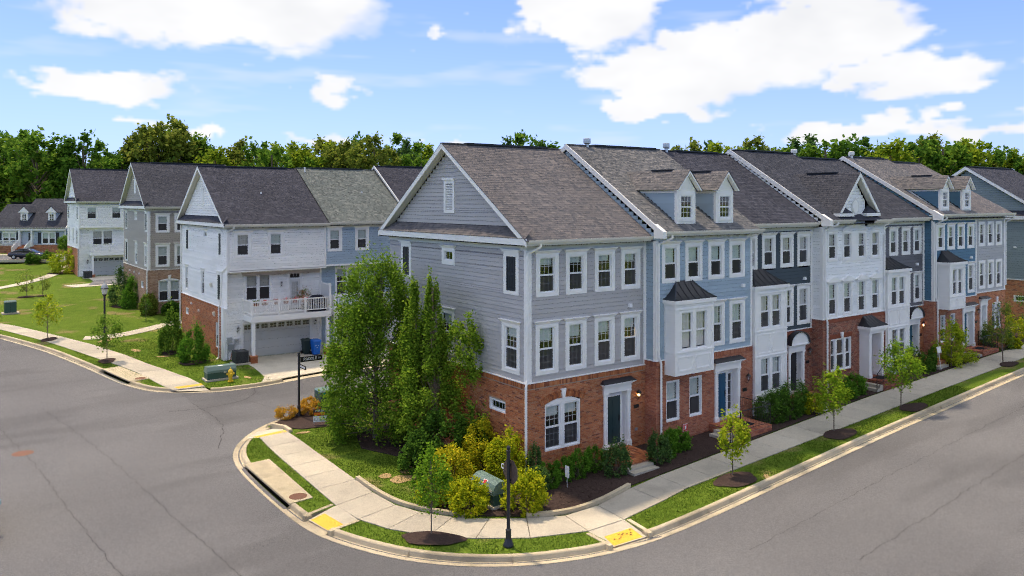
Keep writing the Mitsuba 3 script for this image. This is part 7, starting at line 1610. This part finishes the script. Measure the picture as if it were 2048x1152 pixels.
sapling('young_tree', 'slim green sapling on the corner verge', -5.64, -2.35, 2.85, .95, .62, [(.05, .11, .012), (.09, .17, .018), (.14, .23, .025)], .10, 1500, 171, 40, .022)
sapling('young_tree', 'first lime-leaved sapling on the front verge near the blue door', 6.33, -4.9, 2.55, .85, .60, G_LIME, .12, 1100, 172, 26, .024)
sapling('young_tree', 'second lime-green sapling on the front verge by the charcoal house', 14.1, -4.35, 3.0, 1.0, .85, [(.08, .15, .014), (.14, .21, .02), (.22, .27, .025)], .12, 1500, 173, 32, .028)
sapling('young_tree', 'third green sapling on the front verge by the white gabled house', 20.0, -4.3, 3.2, 1.25, 1.05, [(.07, .14, .014), (.12, .20, .02), (.20, .26, .025)], .12, 1900, 174, 38, .03)
sapling('young_tree', 'thin sparse sapling on the verge at the right edge of the picture', 33.3, -3.5, 3.7, 1.3, 1.0, G_OLIVE, .11, 800, 175, 30, .035, (-.5, 0))
sapling('young_tree', 'lime-yellow small tree beside the deep blue townhouse window', 30.2, -1.95, 2.6, .3, .95, G_LIME, .13, 1700, 176, 34, .03, grp='young trees by the fronts')
sapling('young_tree', 'lime sapling on the left street verge', -12.2, 43.2, 3.1, 1.15, 1.05, G_LIME, .13, 1100, 177, 30, .03)
sapling('young_tree', 'green sapling on the left street verge near the storm drain', -9.62, 34.0, 3.2, 1.05, .9, G_MID[1:], .13, 1000, 178, 30, .028)
sapling('young_tree', 'brownish bare-looking sapling in a mulch ring on the far lawn', -11.75, 67.5, 2.6, .7, .9, G_OLIVE, .12, 420, 179, 24, .03, grp='thin saplings on the far lawn')
sapling('young_tree', 'smaller brownish sapling right of the other on the far lawn', -10.35, 67.6, 2.3, .5, .7, G_OLIVE, .12, 300, 180, 20, .03, grp='thin saplings on the far lawn')
sapling('young_tree', 'lime tree cut by the left edge of the picture', -15.6, 56.5, 3.2, .9, 1.2, G_LIME, .14, 1200, 181, 30, .03)
sapling('young_tree', 'tiny sapling by the footpath near the taupe house', -4.6, 47.5, 2.0, .6, .5, G_DARK, .11, 350, 182, 18, .02, grp='thin saplings on the far lawn')
# balcony flowers
for i, x in enumerate((-1.35, -.75, .1, .75, 1.4, 2.05)):
    k = num('flower_pot'); lab(k, 'potted red flowers along the rail of the white balcony', 'flower pot', 'red flower pots on the balcony'); put(k + '__pot', boxes([(x - .16, x + .16, 28.62, 28.82, 3.85, 4.02)]), 'm_terracotta'); r_ = np.random.default_rng(i); P = r_.normal(size=(90, 3)) * [.13, .07, .06] + [x, 28.68, 4.14]
    put_leaves(k + '__flowers', *leaves(P, .08, [(.5, .02, .03), (.6, .03, .05), (.05, .12, .02)] if i not in (0,) else G_MID, 200 + i))
k = num('potted_plant'); lab(k, 'bushy potted plant beside the covered grill on the balcony', 'potted plant'); put(k + '__pot', lathe([(.16, 3.15), (.22, 3.6), (.2, 3.6)], (2.35, 29.6, 0), 10), 'm_cover'); P = np.random.default_rng(9).normal(size=(260, 3)) * [.22, .22, .22] + [2.35, 29.6, 4.35]; put_leaves(k + '__foliage', *leaves(P, .12, G_OLIVE[:2] + [(.25, .05, .04), (.10, .14, .03)], 210)); put(k + '__stem', cyl((2.35, 29.6, 3.6), (2.35, 29.6, 4.4), .02, .01, 5), 'm_bark')

# grass blades where the turf is near
def blades(poly, dens, hgt, seed):
    r = np.random.default_rng(seed); x0, y0, x1, y1 = poly.bounds; n = int((x1 - x0) * (y1 - y0) * dens); P = np.column_stack([r.uniform(x0, x1, n), r.uniform(y0, y1, n)]); P = P[shapely.contains_xy(poly, P[:, 0], P[:, 1])]
    keep = meshkit.fbm(np.column_stack([P * 1.1, np.zeros(len(P))]), 3, 2) < r.uniform(.42, .85, len(P)); P = P[keep]; n = len(P)
    z = G(P[:, 0], P[:, 1]) - .02; h = hgt * r.uniform(.5, 1.3, n); a = r.random(n) * 2 * np.pi; w = .012 * r.uniform(.7, 1.5, n); b = np.column_stack([np.cos(a), np.sin(a)]) * w[:, None]; t = r.normal(size=(n, 2)) * (h * .45)[:, None]
    B = np.column_stack([P, z]); V = np.stack([B + np.column_stack([b, b[:, 0] * 0]), B - np.column_stack([b, b[:, 0] * 0]), B + np.column_stack([t, h])], 1).reshape(-1, 3); c = np.array([(.065, .13, .012), (.11, .18, .02), (.17, .21, .035)])[r.choice(3, n, p=(.5, .38, .12))] * r.uniform(.75, 1.25, n)[:, None]
    return V, np.arange(3 * n).reshape(-1, 3), np.repeat(c, 3, 0)


solid = shapely.union_all([Polygon([a for a, _ in SW] + [b for _, b in SW[::-1]]).buffer(.01), bed, Polygon([(-8.42, 8.22), (-7.36, 8.30), (-7.52, 3.05), (-8.42, 2.95)]), Polygon([(-7.12, 1.95), (-7.0, .1), (-8.4, -.1), (-8.5, 1.6)]), Polygon([(-1.5, -5.1), (.5, -5.1), (.4, -6.4), (-1.5, -6.4)]), Polygon([(-5.2, 11.6), (-7.3, 11.5), (-7.0, 13.4), (-5.2, 13.2)]),
                           Polygon([(-5.15, 12.3), (-4.6, 11.75), (-3.2, 11.4), (-1.8, 11.6), (-.3, 13.0), (.6, 15.9), (-2.4, 15.15), (-4.1, 14.35), (-5.35, 13.5)]), *[oval(*q) for q in [(-5.75, -2.62, 1.05, .52, -.75), (6.1, -5.25, 1.0, .62), (14.0, -4.75, 1.0, .55), (20.4, -4.75, 1.0, .5)]]])
v, f, c = blades(INSA.intersection(sbox(-9, -7, 26, 13)).difference(solid), 420, .075, 5); put_leaves('grass', v, f, c); lab('grass', 'mown grass blades on the lawn and verges of the corner block', 'grass', kind='stuff')
v, f, c = blades(INSW.intersection(sbox(-11, 22.5, -2.2, 40)).difference(Polygon(list(li.coords) + list(lo_.coords)[::-1]).buffer(.02)), 200, .09, 6); put_leaves('grass_001', v, f, c); COUNT['grass'] = 2; lab('grass_001', 'mown grass blades on the left block lawn', 'grass', kind='stuff')
r = np.random.default_rng(77); ch = bed.intersection(sbox(-5, -4, 30, 10)); P = np.column_stack([r.uniform(-5, 30, 60000), r.uniform(-4, 10, 60000)]); P = P[shapely.contains_xy(ch, P[:, 0], P[:, 1])][:9000]; z = G(P[:, 0], P[:, 1]) + .035; a = r.random(len(P)) * 6.3; d = np.column_stack([np.cos(a), np.sin(a)]) * r.uniform(.02, .05, len(P))[:, None]; e = np.column_stack([-d[:, 1], d[:, 0]]) * .35; zz = r.uniform(-.01, .03, (len(P), 2))
V = np.stack([np.column_stack([P + d, z + zz[:, 0]]), np.column_stack([P + e, z + .012]), np.column_stack([P - d, z + zz[:, 1]]), np.column_stack([P - e, z + .008])], 1).reshape(-1, 3); c = np.array([(.05, .033, .03), (.085, .06, .055), (.13, .095, .08)])[r.choice(3, len(P), p=(.5, .38, .12))]; put_leaves('mulch_chips', V, (np.array([[0, 1, 2], [0, 2, 3]])[None] + (np.arange(len(P)) * 4)[:, None, None]).reshape(-1, 3), np.repeat(c, 4, 0)); lab('mulch_chips', 'loose shredded bark chips on the front mulch beds', 'mulch', kind='stuff')

# ---------------------------------------------------------------- the wood behind
FT = [dict(pal=G_MID, sh=lambda t: np.interp(t, [0, .3, .6, .85, 1], [.7, 1, .95, .6, .2])), dict(pal=G_DARK, sh=lambda t: np.interp(t, [0, .25, .6, .85, 1], [.6, .95, 1, .7, .25])), dict(pal=G_OLIVE, sh=lambda t: np.interp(t, [0, .4, .7, .9, 1], [.6, .9, 1, .7, .3])), dict(pal=[(.06, .10, .012), (.10, .15, .016), (.15, .20, .02), (.19, .22, .03)], sh=lambda t: np.interp(t, [0, .3, .6, .85, 1], [.7, 1, .9, .55, .2])), dict(pal=G_BLUE, sh=lambda t: np.interp(t, [0, .2, .5, .8, 1], [.6, .9, .8, .5, .15])), dict(pal=G_MID, sh=lambda t: np.interp(t, [0, .35, .6, .8, 1], [.35, .8, 1, .8, .35]))]
proto = []
for i, q in enumerate(FT):
    P, o, C = clumps(90 if i != 5 else 56, 4600, q['sh'], .085 if i != 5 else .06, 300 + i, .45, .5); P = P * [.30, .30, .72] * ([1, 1, 1] if i != 5 else [1.25, 1.25, 1]) + [0, 0, .28]; V, F, Cc = leaves(P, .042, q['pal'], 320 + i, .5, o)
    br = join([tube([(0, 0, 0), (.006, .004, .35), (0, .008, .6), (.01, 0, .9)], .010, 6)] + [cyl((0, 0, .25 + .5 * C[j][2] * .8), C[j] * [.28, .28, .70] + [0, 0, .28], .005, .0015, 4) for j in range(0, len(C), 2)])
    proto.append((mikit.ply((V, F), 'm_leaf', color=Cc), mikit.ply(br, 'm_bark' if i != 3 else 'm_bark_pale')))
TREES = [(-12.2,172.3,18.7,0),(-8.6,174.9,19.9,1),(-5.6,192.2,23.0,2),(-4.0,183.5,24.6,3),(-2.8,165.8,23.1,4),(0.4,175.2,21.0,5),(2.7,175.1,19.5,6),(5.5,162.0,21.8,7),(9.5,179.0,21.1,8),(9.2,157.8,18.2,9),(13.3,164.4,18.6,10),(16.2,166.7,19.8,11),(18.0,162.4,23.5,12),(22.0,164.8,25.7,13),(26.0,167.2,25.0,14),(30.8,171.3,22.5,15),(28.8,149.5,19.1,16),(34.6,157.9,19.6,17),(38.3,156.9,21.2,18),(36.3,144.4,21.2,19),(36.1,134.5,19.6,20),(47.0,160.2,21.1,21),(43.5,139.4,20.2,22),(45.8,138.3,18.3,23),(53.8,152.4,22.1,24),(52.8,142.5,20.6,25),(53.5,138.1,20.6,26),(60.0,143.8,22.8,27),(53.3,123.1,20.7,28),(65.6,137.6,22.6,29),(63.4,127.6,21.0,30),(61.9,118.9,19.4,31),(72.0,131.3,20.3,32),(66.4,113.8,18.1,33),(64.3,90.3,18.9,34),(73.3,98.5,20.4,35),(70.0,89.4,18.9,36),(80.2,97.4,18.3,37),(98.7,83.3,18.6,38),(90.3,72.0,18.1,39),(106.3,81.5,19.5,40),(104.9,76.6,18.9,41),(109.4,74.2,19.0,42),(114.9,75.0,20.1,43),(108.6,66.0,18.5,44),(119.3,69.7,20.0,45),(124.5,70.1,20.8,46),(107.6,55.5,19.2,47),(129.2,65.7,19.3,48),(119.5,56.9,19.4,49),(124.6,56.3,18.9,50),(117.9,49.5,18.4,51),(134.6,56.6,19.8,52),(126.2,48.6,18.5,53),(144.9,55.0,20.6,54),(129.1,45.9,19.6,55),(140.2,47.8,18.9,56),(137.2,44.3,19.1,57),(145.5,45.8,19.6,58),(136.0,38.2,16.7,59),(137.7,36.4,16.9,60),(158.5,41.0,18.3,61)]
MASS = [(-14,183,13.4),(-12,215,15.7),(-11,178,15.5),(-10,202,15.4),(-9,171,15.0),(-6,205,17.5),(-7,170,14.3),(-4,207,18.0),(-5,175,15.1),(-2,203,17.6),(-2,175,16.9),(1,196,17.0),(0,175,16.0),(3,199,18.6),(2,168,15.4),(7,199,16.0),(4,166,16.5),(9,192,15.9),(6,164,14.5),(11,188,17.3),(8,161,13.8),(13,187,14.6),(12,161,14.2),(18,191,13.5),(14,160,15.3),(19,183,15.4),(13,152,15.6),(22,182,16.6),(18,159,17.2),(25,183,16.2),(20,154,17.4),(25,175,17.4),(23,154,16.2),(30,180,16.6),(25,154,15.8),(31,172,17.1),(27,152,16.8),(34,170,16.5),(27,144,13.9),(36,171,14.3),(31,146,12.8),(41,176,16.4),(33,142,15.9),(42,166,17.8),(34,139,14.5),(45,167,16.9),(39,143,16.4),(49,167,16.1),(41,139,14.5),(49,159,15.0),(41,136,15.1),(54,167,16.4),(47,140,13.5),(56,162,16.5),(50,140,17.3),(57,158,18.8),(51,139,15.8),(63,161,16.6),(53,136,16.6),(65,157,16.5),(53,126,17.0),(67,158,17.9),(55,127,17.4),(67,147,19.3),(58,125,16.4),(72,151,16.0),(60,124,17.6),(73,147,18.3),(59,119,15.2),(78,148,16.8),(63,120,14.7),(80,145,16.0),(70,123,13.9),(83,145,16.3),(57,101,14.1),(70,118,14.8),(56,93,12.9),(75,121,13.4),(58,92,12.9),(73,111,14.4),(65,98,13.9),(81,117,16.1),(65,92,13.5),(77,108,16.0),(67,93,14.3),(81,110,14.6),(66,86,14.2),(89,113,15.6),(70,88,14.9),(89,109,15.8),(68,83,13.0),(91,109,14.7),(70,83,14.6),(90,103,15.6),(77,86,13.4),(94,103,15.9),(80,87,12.7),(95,100,14.7),(76,77,12.8),(100,103,16.2),(77,76,14.0),(100,99,15.8),(81,77,13.4),(105,101,16.3),(86,79,12.7),(104,95,15.6),(89,78,14.9),(106,92,14.2),(90,77,12.8),(111,92,14.6),(89,72,14.7),(108,87,15.0),(95,73,12.8),(114,87,15.1),(98,72,14.8),(112,84,14.5),(99,71,15.0),(115,84,13.8),(95,64,15.2),(116,81,14.7),(105,69,13.3),(124,83,17.7),(100,63,15.3),(127,80,16.8),(107,65,14.2),(128,80,16.1),(103,61,15.7),(134,79,16.4),(104,57,15.0),(128,72,17.8),(112,60,13.9),(133,74,15.7),(108,55,13.5),(135,70,15.1),(110,55,14.9),(142,72,16.6),(119,57,14.0),(141,70,15.1),(117,54,15.0),(142,66,16.2),(116,51,14.9),(144,64,14.0),(118,49,14.4),(148,65,15.3),(126,51,16.2),(145,60,16.5),(130,51,15.4),(147,57,14.7),(123,44,13.2),(161,61,15.2),(124,43,13.9),(155,55,17.7),(130,43,15.6),(155,54,15.5),(130,42,15.0),(166,55,18.0),(140,44,16.5),(170,54,15.0),(136,40,15.4),(160,49,14.9),(140,39,13.2),(170,50,13.1),(135,35,13.1),(172,48,14.2),(138,34,12.1),(169,45,13.8),(149,36,13.9),(181,46,14.6),(139,31,12.6),(179,44,14.2)]
desc = ['leafy mid-green tree', 'dark full-crowned tree', 'olive-toned tree', 'bright yellow-green tree', 'bluish dark tree', 'tall open-crowned tree']
r = np.random.default_rng(17)
for n_, (x, y, h, i) in enumerate(TREES):
    kind = 5 if h > 30 and i < 20 else int(r.choice(6, p=(.24, .2, .16, .16, .12, .12))) if x > 20 else int(r.choice(6, p=(.28, .2, .14, .08, .2, .10)))
    w = h * r.uniform(.75, 1.05) if x < 20 else h * r.uniform(.8, 1.1); k = num('woodland_tree'); M = T().translate([x, y, 2.5]).rotate([0, 0, 1], float(r.uniform(0, 360))).scale([w, w, h + .5])
    scene[k + '__crown'] = {**proto[kind][0], 'to_world': M}; scene[k + '__trunk'] = {**proto[kind][1], 'to_world': M}
    lab(k, f'{desc[kind]} in the wood behind the houses', 'tree', f'{desc[kind]}s in the wood behind the houses')
V, F, C, o_ = [], [], [], 0
P, o, _ = clumps(46, 1100, lambda t: np.interp(t, [0, .5, .85, 1], [1, 1, .7, .3]), .11, 350, .4, .5); LV, LF, _c = leaves(P, .075, G_DARK, 351, .5, o)
for x, y, h in MASS:
    a = r.random() * 6.28; s = h * .34; q = LV * [s, s, h] ; q = np.column_stack([q[:, 0] * math.cos(a) - q[:, 1] * math.sin(a), q[:, 0] * math.sin(a) + q[:, 1] * math.cos(a), q[:, 2]]) + [x, y, 2.5]
    pal = np.array((G_DARK, G_MID, G_BLUE, G_OLIVE)[r.integers(4)]); cc = np.repeat(pal[r.integers(len(pal), size=len(P))] * r.uniform(.8, 1.2, (len(P), 1)), 4, 0); V.append(q); F.append(LF + o_); C.append(cc); o_ += len(q)
put_leaves('forest', np.vstack(V), np.vstack(F), np.vstack(C)); lab('forest', 'deep green mass of the wood behind the row of trees', 'forest', kind='stuff')
# lawns and trees across the front street, which the windows reflect
for n_, (x, y, h) in enumerate([(8, -34, 11), (20, -30, 9), (33, -36, 12), (46, -30, 9), (60, -34, 12), (74, -32, 10)]):
    k = num('opposite_tree'); M = T().translate([x, y, -.3]).rotate([0, 0, 1], 50. * n_).scale([h * .9, h * .9, h]); scene[k + '__crown'] = {**proto[n_ % 4][0], 'to_world': M}; scene[k + '__trunk'] = {**proto[n_ % 4][1], 'to_world': M}; lab(k, 'street tree on the far side of the front street', 'tree', 'trees across the front street')
